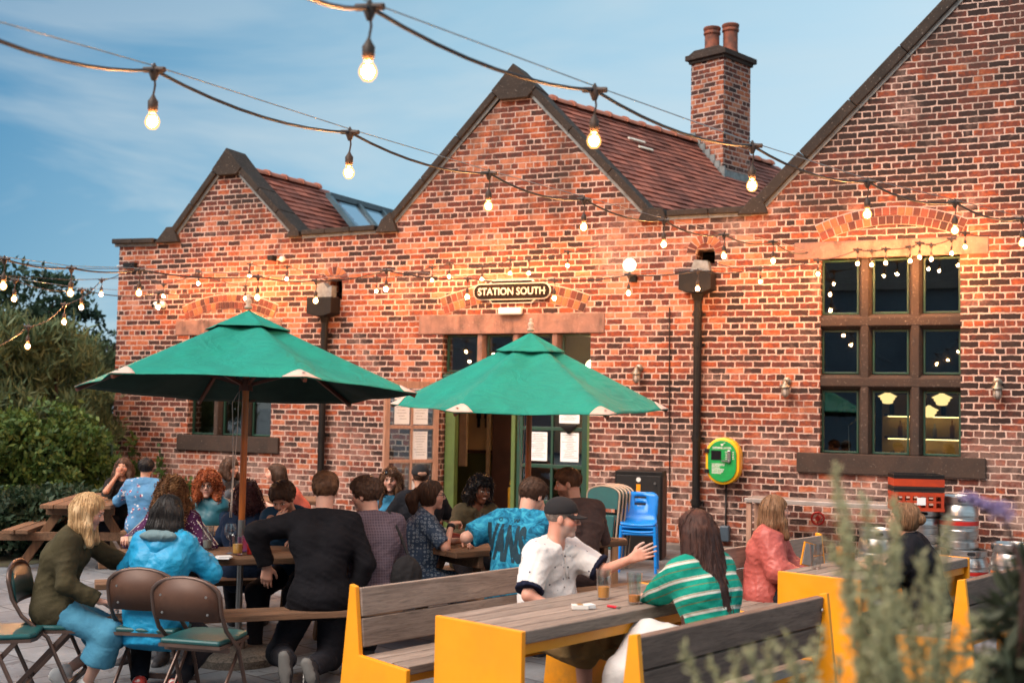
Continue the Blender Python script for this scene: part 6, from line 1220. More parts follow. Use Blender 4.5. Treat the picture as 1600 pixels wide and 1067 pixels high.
def tree(lab, loc, H, R, n, mat, size=.09, seed=0, nb=16, trunk=True, asp=2.2, base=.25, name='tree', cat='tree', grp='trees and bushes beyond the yard', up=.2):
    rs = np.random.RandomState(seed); t = thing(name, lab, cat, loc, 0, grp); Pn = []; m = MB(); tops = []
    for i in range(nb):
        z = H*(base+(1-base)*((i+.5)/nb)**.9); rr = R*math.sqrt(max(.08, 1-((z/H-.45)/.62)**2)); a = i*2.4+rs.uniform(-.4, .4); d = rr*rs.uniform(.25, .85); br = R*rs.uniform(.28, .46); c = (d*math.cos(a), d*math.sin(a), min(z, H-br*.6)); tops.append(c); Pn.append(blobpts(c, (br, br, br*.8), n//nb, rs))
    P = np.concatenate(Pn); keep = (P[:, 2] > .03); P = P[keep]; g = sinn(seed+3, .35/max(R*.3, .2), 1.1/max(R*.3, .2), 7); P = P[g(P) > (.06 if name == 'tree' and up < .5 else -.02)]
    leaves('crown', P, size, mat, t, seed, asp, up)
    if trunk:
        m.tube([(0, 0, -.1), (.03*R, 0, H*.3), (0, .04*R, H*.6), (0, 0, H*.85)], [.05*H*.6, .035*H*.6, .02*H*.6, .006*H], 8)
        for c in tops[::2]: b0 = V((0, 0, c[2]*.55)); m.tube([b0, (b0+V(c))/2+V((0, 0, .05)), V(c)], [.012*H*.5, .008*H*.5, .003*H*.5], 5)
        m.build('trunk', pm('bark', (.06, .04, .03), (.035, .025, .02), 12, .9, bump=.6), t, smooth=50)
    return t
G1 = leafmat('leaf_dark', (.016, .040, .025), (.025, .058, .03), (.04, .07, .035)); G2 = leafmat('leaf_sage', (.055, .10, .05), (.11, .16, .075), (.17, .21, .11)); G3 = leafmat('leaf_bush', (.03, .075, .02), (.07, .14, .03), (.14, .19, .04)); G4 = leafmat('leaf_rust', (.06, .03, .02), (.04, .03, .02))
def at(px, dep): return C2((px-800)/FPX*dep, dep)
tree('dark tall tree at the left edge behind the string lights', at(10, 22), 4.15, 1.75, 15000, G1, .14, 1, 20)
tree('dark tree with loose sprays between the left edge and the wall', at(92, 24), 4.25, 1.0, 9000, G1, .14, 2, 16)
tree('far dark tree touching the corner of the brick wall', at(160, 28), 3.4, 1.2, 8000, G1, .13, 3, 14); tree('low dark far tree between two taller ones', at(140, 25), 2.9, 1.1, 10000, G4, .09, 13, 12)
tree('dark tree beyond the left edge of the yard', at(-70, 21), 4.3, 1.9, 10000, G1, .14, 4, 16)
tree('pale sage willow bush at the left edge', at(10, 18), 3.05, 1.25, 15000, G2, .20, 5, 16, asp=6.5, up=1.3); tree('pale sage willow bush left of centre in the hedge', at(88, 18.5), 2.9, 1.1, 13000, G2, .20, 6, 16, asp=6.5, up=1.3); tree('pale sage willow bush against the wall corner', at(128, 20.5), 2.75, .75, 11000, G2, .20, 7, 14, asp=6.5, up=1.3); tree('pale sage willow bush outside the left edge', at(-80, 18), 3.0, 1.2, 8000, G2, .20, 8, 14, asp=6.5, up=1.3)
for i, (px, d, h_, r_, mt, lab) in enumerate(((5, 15.2, 1.62, .85, G3, 'bright bramble bush low at the left edge'), (60, 15.6, 1.70, .85, G3, 'bramble bush behind the far left picnic table'), (115, 15.9, 1.45, .75, G3, 'bramble bush left of the dark-haired woman'), (138, 16.6, 1.35, .5, G3, 'leafy bush at the foot of the wall corner'), (-60, 15, 1.7, .9, G3, 'bramble bush just outside the left edge'), (30, 13.6, .75, .7, G1, 'low dark ground shrub behind the bench end'), (110, 14.4, .7, .65, G1, 'low dark shrub between table and wall'))):
    tree(lab, at(px, d), h_, r_, 10000, mt, .085, 20+i, 14, name='bush', cat='bush', base=.08, asp=1.9)
rs = np.random.RandomState(4)
m = MB(); [m.tube([C2((-860-60+k*0)/1, 0)], .01) for k in ()]
a_, b_ = at(85, 15.4)+V((0, 0, 1.22)), at(180, 16.6)+V((0, 0, 1.18)); t = thing('wire_fence', 'thin green wire fence rail between the bushes and the wall', 'fence', (a_.x, a_.y, 0)); o_ = V((a_.x, a_.y, 0)); m = MB(); m.tube([a_-o_, b_-o_], .014, 6); m.tube([a_-o_-V((0, 0, .35)), b_-o_-V((0, 0, .35))], .008, 6); m.build('rail', GREENP, t)
for q in (a_, b_): m = MB(); m.tube([V((q.x, q.y, 0))-o_, q-o_], .022, 8); m.build('post', GREENP, t)
def climber(lab, px0, px1, z1, n, seed):
    p0, p1 = WP(px0, 700, -.12), WP(px1, 700, -.12); rs = np.random.RandomState(seed); t = thing('wall_weed', lab, 'plant', ((p0.x+p1.x)/2, -.10, 0), 0, 'weeds growing up the wall'); m = MB(); P = []
    for i in range(n):
        x = rs.uniform(-1, 1)*(p1.x-p0.x)/2; h_ = z1*rs.uniform(.5, 1); pts = [(x, -.02, 0), (x+rs.uniform(-.05, .05), -.05, h_*.5), (x+rs.uniform(-.12, .12), -.08, h_)]; m.tube(pts, [.008, .006, .002], 5)
        for q in range(26): f = rs.uniform(.25, 1); a, b = (np.array(pts[0]), np.array(pts[1])) if f < .5 else (np.array(pts[1]), np.array(pts[2])); P.append(a+(b-a)*((f*2) % 1)+rs.normal(size=3)*.03)
    m.build('stems', pm('stem_green', (.06, .09, .03), rough=.7), t); leaves('foliage', np.array(P), .10, G3, t, seed, 1.5, .1); return t
climber('leafy weed climbing the wall at the left corner', 195, 232, 1.35, 7, 1); climber('sparse weed climbing the wall left of the small window', 258, 282, 1.15, 4, 2); climber('low weed at the wall above the red-haired woman', 296, 318, .7, 5, 3)
# ---- feathery plants close to the camera (out of focus)
FE = leafmat('feathery', (.38, .38, .20), (.43, .42, .25), (.50, .48, .30), .4); FD = leafmat('dark_shrub_leaf', (.03, .04, .022), (.05, .055, .03), (.07, .075, .04), .15)
def feathery(lab, basepx, dep, tips, seed, rad_=.020, per=420, z0=None):
    rs = np.random.RandomState(seed); B = DP(basepx[0], basepx[1], dep); t = thing('feathery_shrub', lab, 'plant', (B.x, B.y, 0), 0, 'feathery shrubs close to the camera'); m = MB(); P = []; Dn = []; O = V((B.x, B.y, 0))
    for (px, py, dd) in tips:
        T = DP(px, py, dep+dd)-O; S0 = V((rs.uniform(-.06, .06), rs.uniform(-.06, .06), B.z-.05)); M = S0*.5+T*.5+V((rs.uniform(-.03, .03), rs.uniform(-.03, .03), -.04)); pts = [S0*(1-f)**2+M*2*f*(1-f)+T*f*f for f in np.linspace(0, 1, 9)]; m.tube(pts, [.005*(1-.8*f) for f in np.linspace(0, 1, 9)], 5)
        L_ = (T-S0).length; k = int(per*L_/.5)
        for q in range(k):
            f = rs.uniform(.12, 1)**.8; p = S0*(1-f)**2+M*2*f*(1-f)+T*f*f; p2 = p+V(rs.normal(size=3))*rad_*.42*(1.25-f*.75); P.append(tuple(p2)); dv = (T-S0).normalized()*.8+V(rs.normal(size=3))*.45; Dn.append(tuple(dv))
    m.tube([V((0, 0, 0)), V((0, 0, B.z-.04))], .012, 6); m.build('stems', pm('stem_olive', (.12, .11, .06), rough=.8), t); leaves('foliage', np.array(P), .017, FE, t, seed, 3.2, 0, dirs=np.array(Dn)*1.0); return t
feathery('tall feathery olive-green shrub blurred in the right foreground', (1455, 1330), 2.15, [(1305, 730, .1), (1322, 790, .05), (1350, 780, 0), (1372, 830, .1), (1298, 850, .1), (1398, 785, .15), (1440, 870, 0), (1482, 815, -.1), (1345, 880, 0), (1395, 860, -.1), (1320, 930, .1), (1450, 940, 0), (1375, 960, -.1), (1525, 960, 0), (1490, 980, 0), (1412, 930, 0), (1360, 1000, -.1), (1430, 1000, .1), (1465, 900, 0), (1385, 905, .1), (1540, 1020, -.1), (1340, 1040, 0), (1400, 1030, .1)], 1, per=420)
feathery('low feathery olive-green sprigs blurred at the bottom, in front of the dark bench', (1260, 1260), 2.15, [(1068, 1012, 0), (1110, 1030, .1), (1145, 1020, 0), (1172, 1015, -.1), (1205, 1000, 0), (1228, 985, .1), (1262, 1010, 0), (1285, 985, .1), (1190, 1040, 0), (1310, 1030, .1), (1245, 1035, -.1)], 2, .014, 280)
t = thing('flowering_shrub', 'dark shrub with blurred purple flower spike at the right edge', 'plant', C2((1590-800)/FPX*2.5, 2.5)); O = t.location.copy(); rs = np.random.RandomState(9); P = np.concatenate([blobpts(tuple(DP(px, py, d)-O), (r_, r_, r_), n, rs, .1) for px, py, d, r_, n in ((1610, 970, 2.6, .09, 170), (1590, 1050, 2.5, .10, 200), (1615, 880, 2.6, .05, 60), (1650, 1000, 2.5, .13, 220))]); leaves('foliage', P, .06, FD, t, 9, 3.4, .3)
m = MB(); a = DP(1590, 1100, 2.5)-O; m.tube([V((0, 0, 0)), a, DP(1600, 900, 2.5)-O, DP(1572, 815, 2.5)-O, DP(1500, 775, 2.5)-O], [.012, .008, .006, .004, .002], 6); m.build('stems', BROWNW, t, smooth=True)
P = []; A, B = DP(1505, 775, 2.5)-O, DP(1578, 802, 2.5)-O
for q in range(600): f = rs.uniform(0, 1); P.append(tuple(A+(B-A)*f+V(rs.normal(size=3))*(.004+.005*f)))
leaves('flower_spike', np.array(P), .008, leafmat('purple_petal', (.30, .22, .42), (.38, .29, .50), (.46, .37, .58)), t, 3, 1.4, 0)
c = C2((1560-800)/FPX*4.9, 4.9); t = thing('planter_box', 'dark planter box with reddish lettering at the bottom right corner', 'planter', c, TH+rad(-15)); m = MB(); m.box((0, 0, .28), (.52, .40, .56)); m.build('box', BROWNW, t, bevel=.01); m = MB(); vs, fs = text_poly('MO', .30, .01); m.add(vs, fs, Matrix.Translation((-.02, -.202, .36)) @ Matrix.Rotation(rad(90), 4, 'X')); m.build('lettering', pm('rust_paint', (.30, .06, .025), rough=.6), t, fix=False)
m = MB(); m.box((-4.4, -.09, .03), (19.0, .16, .09)); tag(m.build('kerb', pm('grey_kerb', (.20, .18, .17), (.12, .11, .10), 6, .85, bump=.4), None, bevel=.01), kind='structure')
# ================================================================ people
SK = skinmat('fair', (.56, .33, .25), (.42, .16, .13), (.13, .07, .035)); SKP = skinmat('ruddy', (.58, .30, .22), (.42, .18, .15), (.25, .2, .17), beard=((.42, .36, .33), .7), blush=.6); SKB = skinmat('bearded', (.50, .27, .19), (.36, .13, .10), (.07, .035, .02), beard=((.10, .045, .025), .9)); SKD = skinmat('deep', (.15, .06, .032), (.22, .065, .055), (.012, .01, .01), mouth_open=1, blush=.05, eye=(.01, .008, .006)); SKT = skinmat('tan', (.46, .25, .17), (.36, .12, .10), (.04, .025, .02)); SKC = skinmat('closed', (.56, .33, .25), (.42, .16, .13), (.16, .09, .04), closed=1)
HBL = hairmat('blonde', (.60, .40, .20), (.30, .17, .08), hi=(.72, .52, .30)); HBK = hairmat('black', (.010, .009, .009), (.02, .017, .016), rough=.35); HDB = hairmat('darkbrown', (.035, .018, .011), (.07, .035, .02)); HBR = hairmat('brown', (.10, .045, .02), (.05, .025, .014), hi=(.16, .08, .04)); HCU = hairmat('goldbrown', (.22, .10, .04), (.10, .05, .025), (20, 20, 8), hi=(.40, .22, .10)); HRED = hairmat('red', (.34, .075, .018), (.18, .04, .012), (25, 25, 12), hi=(.45, .14, .04)); HAU = hairmat('auburn', (.050, .018, .012), (.024, .010, .008), (70, 70, 4), hi=(.085, .030, .018)); HWN = hairmat('wine', (.06, .012, .016), (.03, .01, .012), (20, 20, 10)); HLB = hairmat('lightbrown', (.24, .13, .065), (.12, .065, .035))
JEAN = cloth('jeans', (.035, .13, .24), (.025, .09, .17)); JEANL = cloth('light_denim', (.07, .24, .36), (.045, .17, .27)); DKT = cloth('dark_trousers', (.012, .013, .018), (.02, .02, .025)); KHA = cloth('khaki', (.30, .19, .08), (.24, .15, .06)); WHT = cloth('white_cotton', (.66, .64, .62), (.56, .55, .55))
SHW = pm('shoe_white', (.66, .67, .66), (.58, .58, .58), 6, .6, bump=.1); SHR = pm('shoe_red_white', (.5, .05, .04), (.68, .66, .62), 9, .6, lo=.45, hi=.5)
GLM = pm('glasses_rim', (.10, .06, .045), rough=.25, metal=.6, bump=0)
def seat_under(G, lab, rz=None, dy=0):
    r = G['root']; return folding_chair(lab, (r.location.x, r.location.y, 0), r.rotation_euler.z)
W_ = dict
# 1 blonde woman, olive jacket
G = person(140, 772, 7.25, 84, 'blonde woman in an olive bomber jacket and cropped jeans on a folding chair', W_(fem=1, skin=SK, lean=14, seed=4, hyaw=-2, hpitch=-20, hair=('long', HBL, W_(len=.20, drop=.25, back=-.035, w=.055, th=.008, r1=.040, r2=.024, sides=.09, rg=.004)),
    tops=[('undershirt', cloth('white_red_print', (.62, .58, .56), (.5, .45, .44), 26, kind='dots', c3=(.45, .02, .02)), .006, 0, .002), ('jacket', cloth('olive', (.060, .050, .026), (.042, .035, .02)), .016, 1.93, .009, W_(open=.03, sle=.006, lap=.10))], legs=(JEANL, 1.50, .016, .040), shoe=SHW, lfold=.007,
    handR=W_(p=(.16, .30, .60), curl=.5, dir=(-.4, .9, -.2), pole=(.5, -.6, -.5)), handL=W_(p=(-.14, .50, .80), curl=.6, pole=(-.6, -.3, -.6)), footR=W_(p=(.10, .22, .085), laces=1, toe=(.1, 1, -.1)), footL=W_(p=(-.06, .06, .14), laces=1, toe=(.1, .8, -.55))))
seat_under(G, 'folding chair under the blonde woman in the olive jacket')
# 2 person in blue raincoat
RC = cloth('raincoat_blue', (.01, .29, .52), (.01, .22, .43), bump=.5, rough=.5)
G = person(265, 775, 7.3, 8, 'person with straight black hair in a bright blue hooded raincoat, back to the camera', W_(fem=1, skin=SK, lean=12, seed=9, hair=('long', HBK, W_(len=.17, drop=.25, back=.02, w=.085, th=.014, rg=.003)), tops=[('raincoat', RC, .022, 1.9, .010, W_(long=.12, kf=11, sle=.008, hem=-.22))], legs=(DKT, 1.9, .01, 0), shoe=SHR,
    handR=W_(p=(.16, .34, .82)), handL=W_(p=(-.16, .34, .82)), footR=W_(p=(.10, .05, .08)), footL=W_(p=(-.13, .08, .08))))
S = SDF(G['p'][3]-.3, G['p'][3]+.3, .008); p3 = G['p'][3]; S.ell(p3+np.array([0, -.075, -.04]), np.array([.13, .055, .09]), .03); S.cap(p3+np.array([-.10, -.03, .03]), p3+np.array([.10, -.03, .03]), .035, .035, .04); S.cap(p3+np.array([0, -.10, -.06]), p3+np.array([0, -.115, -.12]), .05, .02, .04); S.disp(folds(3, .008, 14)); S.mesh('hood', RC, G['root'])
S = SDF(p3-.3, p3+.3, .007); S.ell(p3+np.array([0, -.105, .022]), np.array([.115, .05, .038]), .02); S.disp(folds(8, .006, 16)); S.mesh('hood_lining', cloth('grey_lining', (.16, .24, .26), (.12, .18, .2)), G['root'])
seat_under(G, 'folding chair under the person in the blue raincoat')
# 3 curly haired woman opposite
G = person(268, 750, 8.55, 188, 'woman with big golden-brown curls and a purple patterned top behind the blue raincoat', W_(fem=1, skin=SKC, lean=18, hyaw=-14, hpitch=-10, hair=('curly', HCU, W_(len=.22, drop=.25, th=.022, back=.0, w=.13, sides=.12, curls=420, cl=(.05, .12), rg=.009, top=.006)), tops=[('top', cloth('purple_print', (.10, .03, .09), (.07, .02, .07), 55, kind='dots', c3=(.6, .5, .55)), .014, 1.6, .006), ], legs=(DKT, 2, .01, 0), handR=W_(p=(.24, .36, .82), curl=.9), handL=W_(p=(-.2, .34, .80))))
m = MB()
for s in (-1, 1): a = G['SH'][s]; b = G['arms'][s][0]; [m.bar(a+np.array([s*.02, .05*0+o, .055]), b+np.array([s*.045, o, .02]), .012, .004) for o in (-.03, .0, .03)]
m.build('sleeve_stripes', WHITEP, G['root'])
# 4 red curls, teal puffer
G = person(325, 740, 10.2, 192, 'woman with red curls, round glasses and a teal quilted vest looking to the right', W_(fem=1, skin=SK, lean=4, hyaw=-18, glasses=GLM, hair=('afro', HRED, W_(len=.07, drop=.15, th=.036, back=.0, w=.10, curls=420, cl=(.03, .06), rg=.009, top=.01, sides=.03)), tops=[('sweater', cloth('navy_knit', (.012, .03, .06)), .012, 1.95, .006), ('puffer_vest', cloth('teal_quilt', (.008, .10, .13), (.006, .07, .10), kind='quilt'), .034, .15, .004, W_(neck=.035, sle=.0))], legs=(DKT, 2, .01, 0), handR=W_(p=(.12, .3, .72)), handL=W_(p=(-.12, .3, .72))))
# 5 far-left woman chin on hand
G = person(193, 716, 13.2, 172, 'woman with a dark bob and black cardigan resting her chin on her hand, far left', W_(fem=1, skin=SKT, h=.009, lean=16, hpitch=6, hyaw=5, hair=('bob', HDB, W_(len=.10, drop=.12, th=.013, back=.0, w=.09, sides=.05)), tops=[('cardigan', cloth('black_white_trim', (.012, .012, .014), (.02, .02, .02), 22, kind='marks', c3=(.6, .58, .55)), .018, 1.75, .008)], legs=(DKT, 2, .01, 0), handR=W_(p=(.03, .30, .98), dir=(-.1, -.2, 1), n=(0, -1, 0), curl=1.0, pole=(.6, .3, -1)), handL=W_(p=(-.15, .36, .76), pole=(-.7, .2, -.5))))
# 6 floral shirt
G = person(229, 716, 12.6, -6, 'person with short dark hair in a pale blue floral shirt, seen from behind', W_(skin=SKT, h=.009, lean=8, hair=('short', HBK, W_(th=.014)), tops=[('shirt', cloth('floral_blue', (.09, .24, .42), (.07, .19, .36), 22, kind='floral', c3=(.20, .015, .07)), .016, 1.5, .009, W_(hem=-.14))], legs=(JEAN, 2, .01, 0), handR=W_(p=(.2, .36, .74)), handL=W_(p=(-.22, .36, .76))))
# 7 grey denim jacket
G = person(361, 716, 13.2, 112, 'woman in a grey denim jacket behind the left parasol pole, facing right', W_(fem=1, skin=SK, h=.009, lean=16, hpitch=-12, hair=('bob', HDB, W_(len=.13, drop=.12, th=.012, back=.0, w=.08, sides=.03)), tops=[('jacket', cloth('grey_denim', (.07, .085, .10), (.05, .06, .075)), .022, 1.9, .009)], legs=(DKT, 2, .01, 0), handR=W_(p=(.1, .34, .86)), handL=W_(p=(-.16, .38, .80))))
# 8 coral top
G = person(430, 725, 12.5, -100, 'woman with long dark hair in a coral top bending to the left near the drainpipe', W_(fem=1, skin=SK, h=.009, lean=38, hpitch=6, hair=('long', HDB, W_(len=.24, drop=.2, th=.012, back=.06, w=.075)), tops=[('top', cloth('coral', (.52, .13, .09), (.44, .10, .07)), .014, 1.3, .007)], legs=(DKT, 2, .01, 0), handR=W_(p=(.1, .34, .72)), handL=W_(p=(-.16, .38, .76))))
# 9 wine-haired person, back
G = person(388, 757, 9.35, -8, 'person with bushy dark red hair and navy jumper, seen from behind', W_(fem=1, skin=SK, lean=14, hair=('curly', HWN, W_(len=.10, drop=.15, th=.026, back=.02, w=.11, curls=260, cl=(.04, .08), rg=.009)), tops=[('jumper', cloth('navy_jumper', (.010, .022, .05), (.008, .015, .035)), .020, 1.9, .008)], legs=(DKT, 2, .01, 0)))
m = MB(); p3 = G['p'][3]; m.tube([p3+np.array([-.12, -.02, .07]), p3+np.array([-.02, -.135, -.05]), p3+np.array([.12, -.16, -.22]), p3+np.array([.2, -.10, -.34])], .009, 6); m.build('bag_strap', pm('red_strap', (.5, .02, .03), rough=.7), G['root'], smooth=True)
# 10 man, hand on forehead
G = person(443, 755, 8.7, 192, 'dark-haired man in a navy hoodie covering his forehead with his hand', W_(skin=SKB, lean=22, hpitch=-32, hroll=6, hair=('short', HDB, W_(th=.020, top=.008, rg=.006)), tops=[('hoodie', cloth('navy_hoodie', (.012, .045, .085), (.010, .032, .065)), .022, 1.85, .009)], legs=(DKT, 2, .01, 0),
    handR=W_(px=(437, 829, 8.30), dir=(-.15, .05, 1), n=(0, -1, .1), th=(-1, 0, 0), curl=.45, pole=(.3, .5, -1)), handL=W_(p=(-.2, .36, .80))))
S = SDF(G['p'][3]-.3, G['p'][3]+.3, .009); p3 = G['p'][3]; S.ell(p3+np.array([0, -.07, .0]), np.array([.12, .06, .07]), .03); S.disp(folds(5, .006, 12)); S.mesh('hood', MATS['navy_hoodie'], G['root'])
# 11 black sweater
G = person(509, 740, 7.98, -4, 'man in a black sweater sitting on the picnic bench, back to the camera', W_(skin=SK, lean=12, wide=1.02, seed=2, hair=('fade', HBR, W_(th=.008, top=.012, rg=.005)), hpitch=-8, tops=[('tshirt', WHT, .004, 0, .001, W_(neck=.02)), ('sweater', cloth('black_sweater', (.009, .009, .012), (.006, .006, .008), bump=.25), .020, 1.93, .010, W_(lap=.12, kf=7, sle=.006))], legs=(DKT, 2, .016, 0), shoe=MATS['shoe_dark'], solem=pm('dark_sole', (.14, .14, .135)),
    handL=W_(px=(417, 884, 7.85), dir=(-.05, .25, -1), n=(0, 1, 0), th=(1, 0, 0), curl=.3, pole=(-1, -.3, .35)), handR=W_(px=(551, 935, 7.85), dir=(0, .3, -1), pole=(1, -.3, .2)), footL=W_(p=(-.17, -.30, .19), toe=(.1, -.10, -1), sole=(-.15, -1, .05), pole=(-.3, 1, -.2)), footR=W_(p=(-.02, -.28, .14), toe=(.35, -.1, -.9), sole=(-.2, -1, .1), pole=(.2, 1, -.2))))
m = MB()
for sg in (-1, 1):
    an = G['legs'][sg][1]
    for q in range(3): z = .0-.028*q; m.box(tuple(an+np.array([-.044, -.02, z-.02])), (.006, .05, .011), R=Matrix.Rotation(.4, 3, 'X'))
m.build('shoe_stripes', WHITEP, G['root'])
# 12 checked shirt with bag
G = person(572, 748, 8.15, -22, 'dark-haired man in a purple-grey checked shirt turned to his left neighbour', W_(skin=SK, lean=10, seed=7, hyaw=-48, hpitch=-8, hair=('short', HDB, W_(th=.015, top=.012, rg=.007)), tops=[('shirt', cloth('plaid_purple', (.085, .065, .085), (.06, .045, .06), kind='plaid', c3=(.17, .14, .17)), .020, 1.9, .010, W_(hem=-.16, collar=cloth('plaid_collar', (.06, .045, .06))))], legs=(DKT, 2, .012, 0), handR=W_(p=(.1, .38, .78)), handL=W_(p=(-.2, .36, .76))))
r_ = G['root']; t = thing('shoulder_bag', 'black shoulder bag hanging at the back of the man in the checked shirt', 'bag', r_.location, r_.rotation_euler.z); p1 = G['p'][1]; S = SDF(p1-.35, p1+.35, .009); S.ell(p1+np.array([.20, -.11, -.06]), np.array([.11, .07, .15]), .02); S.disp(folds(11, .010, 12)); S.mesh('bag', BLACKC, t); m = MB(); p3 = G['p'][3]; SHr = G['SH'][1]
m.tube([SHr+np.array([-.05, .06, .06]), SHr+np.array([-.04, -.02, .085]), SHr+np.array([.01, -.125, -.06]), SHr+np.array([.06, -.13, -.18]), p1+np.array([.22, -.14, .07])], .011, 6); m.build('strap', BLACKC, t, smooth=True)
# 13 woman with sunglasses on head
G = person(611, 733, 10.9, 176, 'woman with long wavy hair, sunglasses on her head and a denim jacket, facing the camera', W_(fem=1, skin=SK, lean=2, hyaw=6, sunnies=1, hair=('curly', HBR, W_(len=.27, drop=.25, th=.010, back=.0, w=.10, sides=.24, curls=300, cl=(.05, .11), rg=.006)), tops=[('top', cloth('dark_olive_top', (.05, .05, .035)), .006, 0, .003), ('denim_jacket', cloth('denim_jacket', (.05, .22, .36), (.04, .16, .28)), .020, 1.9, .008, W_(open=.06))], legs=(JEAN, 2, .01, 0), handR=W_(p=(.15, .34, .76)), handL=W_(p=(-.15, .34, .76))))
m = MB(); p3 = G['p'][3]; m.tube([p3+np.array([-.07, .03, .06]), p3+np.array([.0, .13, -.10]), p3+np.array([.12, .13, -.30])], .008, 6); m.build('bag_strap', BLACKC, G['root'], smooth=True)
# 14 black cap, back
G = person(657, 727, 10.7, -14, 'man in black cap and black T-shirt seen from behind, left of the doorway', W_(skin=SKT, lean=6, cap=(BLACKC, 1), hair=('short', HDB, W_(th=.004)), tops=[('tshirt', cloth('black_tee', (.012, .013, .018), (.009, .01, .013)), .020, .8, .009)], legs=(DKT, 2, .01, 0), handR=W_(p=(.2, .3, .8)), handL=W_(p=(-.2, .3, .8))))
H = G['H']; S = SDF(G['hd']-.2, G['hd']+.2, .006); S.ell(H(0, -.115, .045), np.array([.042, .012, .022]), .005); S.mesh('cap_opening', SKT, G['root'])
# 15 ponytail woman folded arms
G = person(676, 752, 8.95, 84, 'woman with dark ponytail, glasses and blue patterned dress, arms folded on the table', W_(fem=1, skin=SK, wide=1.18, gut=.05, lean=14, seed=3, glasses=GLM, hair=('tail', HDB, W_(drop=.2, th=.010)), tops=[('dress', cloth('blue_rings', (.045, .075, .13), (.035, .06, .10), 36, kind='rings', c3=(.20, .26, .32)), .018, .85, .009, W_(long=.12, lap=.9, hem=-.35))], handR=W_(px=(706, 818, 8.85), curl=.9, dir=(-.6, .8, .1), pole=(.8, -.2, -1)), handL=W_(p=(.06, .40, .80), curl=.7, dir=(.9, .3, 0), pole=(-.7, .2, -1))))
m = MB(); el, wr, a_ = G['arms'][1]; d_ = nrmz(wr-el); m.tube([wr-d_*.04, wr-d_*.015], .031, 14); m.build('wrist_band', BLACKC, G['root'], smooth=True)
m = MB(); c_ = G['p'][1]+np.array([0, .33, .06]); t = thing('handbag', 'glossy tan-red leather handbag under the folded arms at the table', 'handbag', ZP(697, 846, .757), view_rot(84)); S = SDF((-.2, -.2, -.05), (.2, .2, .2), .008); S.ell((.0, .0, .035), (.06, .17, .036), .02); S.disp(folds(4, .004, 12)); S.mesh('bag', pm('tan_leather', (.22, .035, .02), (.15, .025, .015), 8, .35, bump=.2), t)
# 16 smiling woman
G = person(752, 747, 9.75, 158, 'smiling woman with dark curly hair in an olive shirt in front of the open doorway', W_(fem=1, skin=SKD, lean=16, hyaw=-8, hpitch=-4, hroll=-8, hair=('curly', HBK, W_(len=.12, drop=.15, th=.028, back=.03, w=.09, curls=280, cl=(.03, .07), rg=.008)), tops=[('shirt', cloth('olive_shirt', (.12, .10, .06), (.09, .075, .045)), .018, 1.8, .009, W_(collar=cloth('olive_collar', (.11, .09, .055)), vneck=.10))], legs=(DKT, 2, .01, 0), handR=W_(p=(.14, .36, .80)), handL=W_(p=(-.2, .36, .80))))
# 17 tie-dye VANS shirt
G = person(832, 750, 8.5, 12, 'man in a blue tie-dye T-shirt lettered VANS on the back', W_(skin=SK, lean=20, side=6, seed=6, hyaw=28, hpitch=-24, hair=('fade', HDB, W_(th=.010, top=.014, rg=.006)), tops=[('tshirt', cloth('tiedye', (.015, .17, .30), (.006, .055, .11), kind='tiedye', c3=(.04, .30, .44)), .024, .86, .011, W_(lap=.1, sle=.016, kf=7))], legs=(JEAN, 2, .012, 0), handL=W_(px=(742, 838, 8.55), dir=(.5, .8, .1), curl=.6, pole=(-1, -.2, -.5)), handR=W_(px=(851, 800, 8.75), dir=(-.3, -.1, .9), n=(-1, 0, 0), curl=.8, pole=(.6, .2, -1))))
sh = [c for c in G['root'].children if c.name.startswith('tshirt')][0]
bv = BVHTree.FromPolygons([v.co[:] for v in sh.data.vertices], [p.vertices[:] for p in sh.data.polygons])
def onto(parent, bv, body, size, sx, sy, cx, cz, mat, y0=-1.2, dy=1, bold=.004, rot=0, nm='lettering'):
    vs, fs = text_poly(body, size, bold); b = bmesh.new(); bvs = [b.verts.new(v) for v in vs]
    for f in fs:
        try: b.faces.new([bvs[i] for i in f])
        except Exception: pass
    bmesh.ops.triangulate(b, faces=b.faces)
    for _ in range(5):
        es = [e for e in b.edges if e.calc_length() > .035]
        if not es: break
        bmesh.ops.subdivide_edges(b, edges=es, cuts=1); bmesh.ops.triangulate(b, faces=b.faces)
    b.verts.index_update(); out = []
    for v in b.verts:
        x, z = v.co.x*sx, v.co.y*sy; x, z = x*math.cos(rot)-z*math.sin(rot), x*math.sin(rot)+z*math.cos(rot); x += cx; z += cz; h_ = bv.ray_cast(V((x, y0, z)), V((0, dy, 0)))
        y = h_[0].y if h_[0] is not None else 0; out.append((x, y-dy*.004, z))
    m = MB(); m.v = out; m.f = [tuple(v.index for v in f.verts) for f in b.faces]; b.free(); return m.build(nm, mat, parent, fix=False)
p2 = G['p'][2]; INK = pm('dark_print', (.008, .035, .055), rough=.9, bump=0)
onto(sh, bv, 'VANS', .18, .62, 1.7, p2[0]-.075, p2[2]-.03, INK, bold=.010, rot=-.08); onto(sh, bv, 'O        W', .035, 1, 1, p2[0]-.07, p2[2]+.13, INK, bold=.001, nm='small_print', rot=-.08)
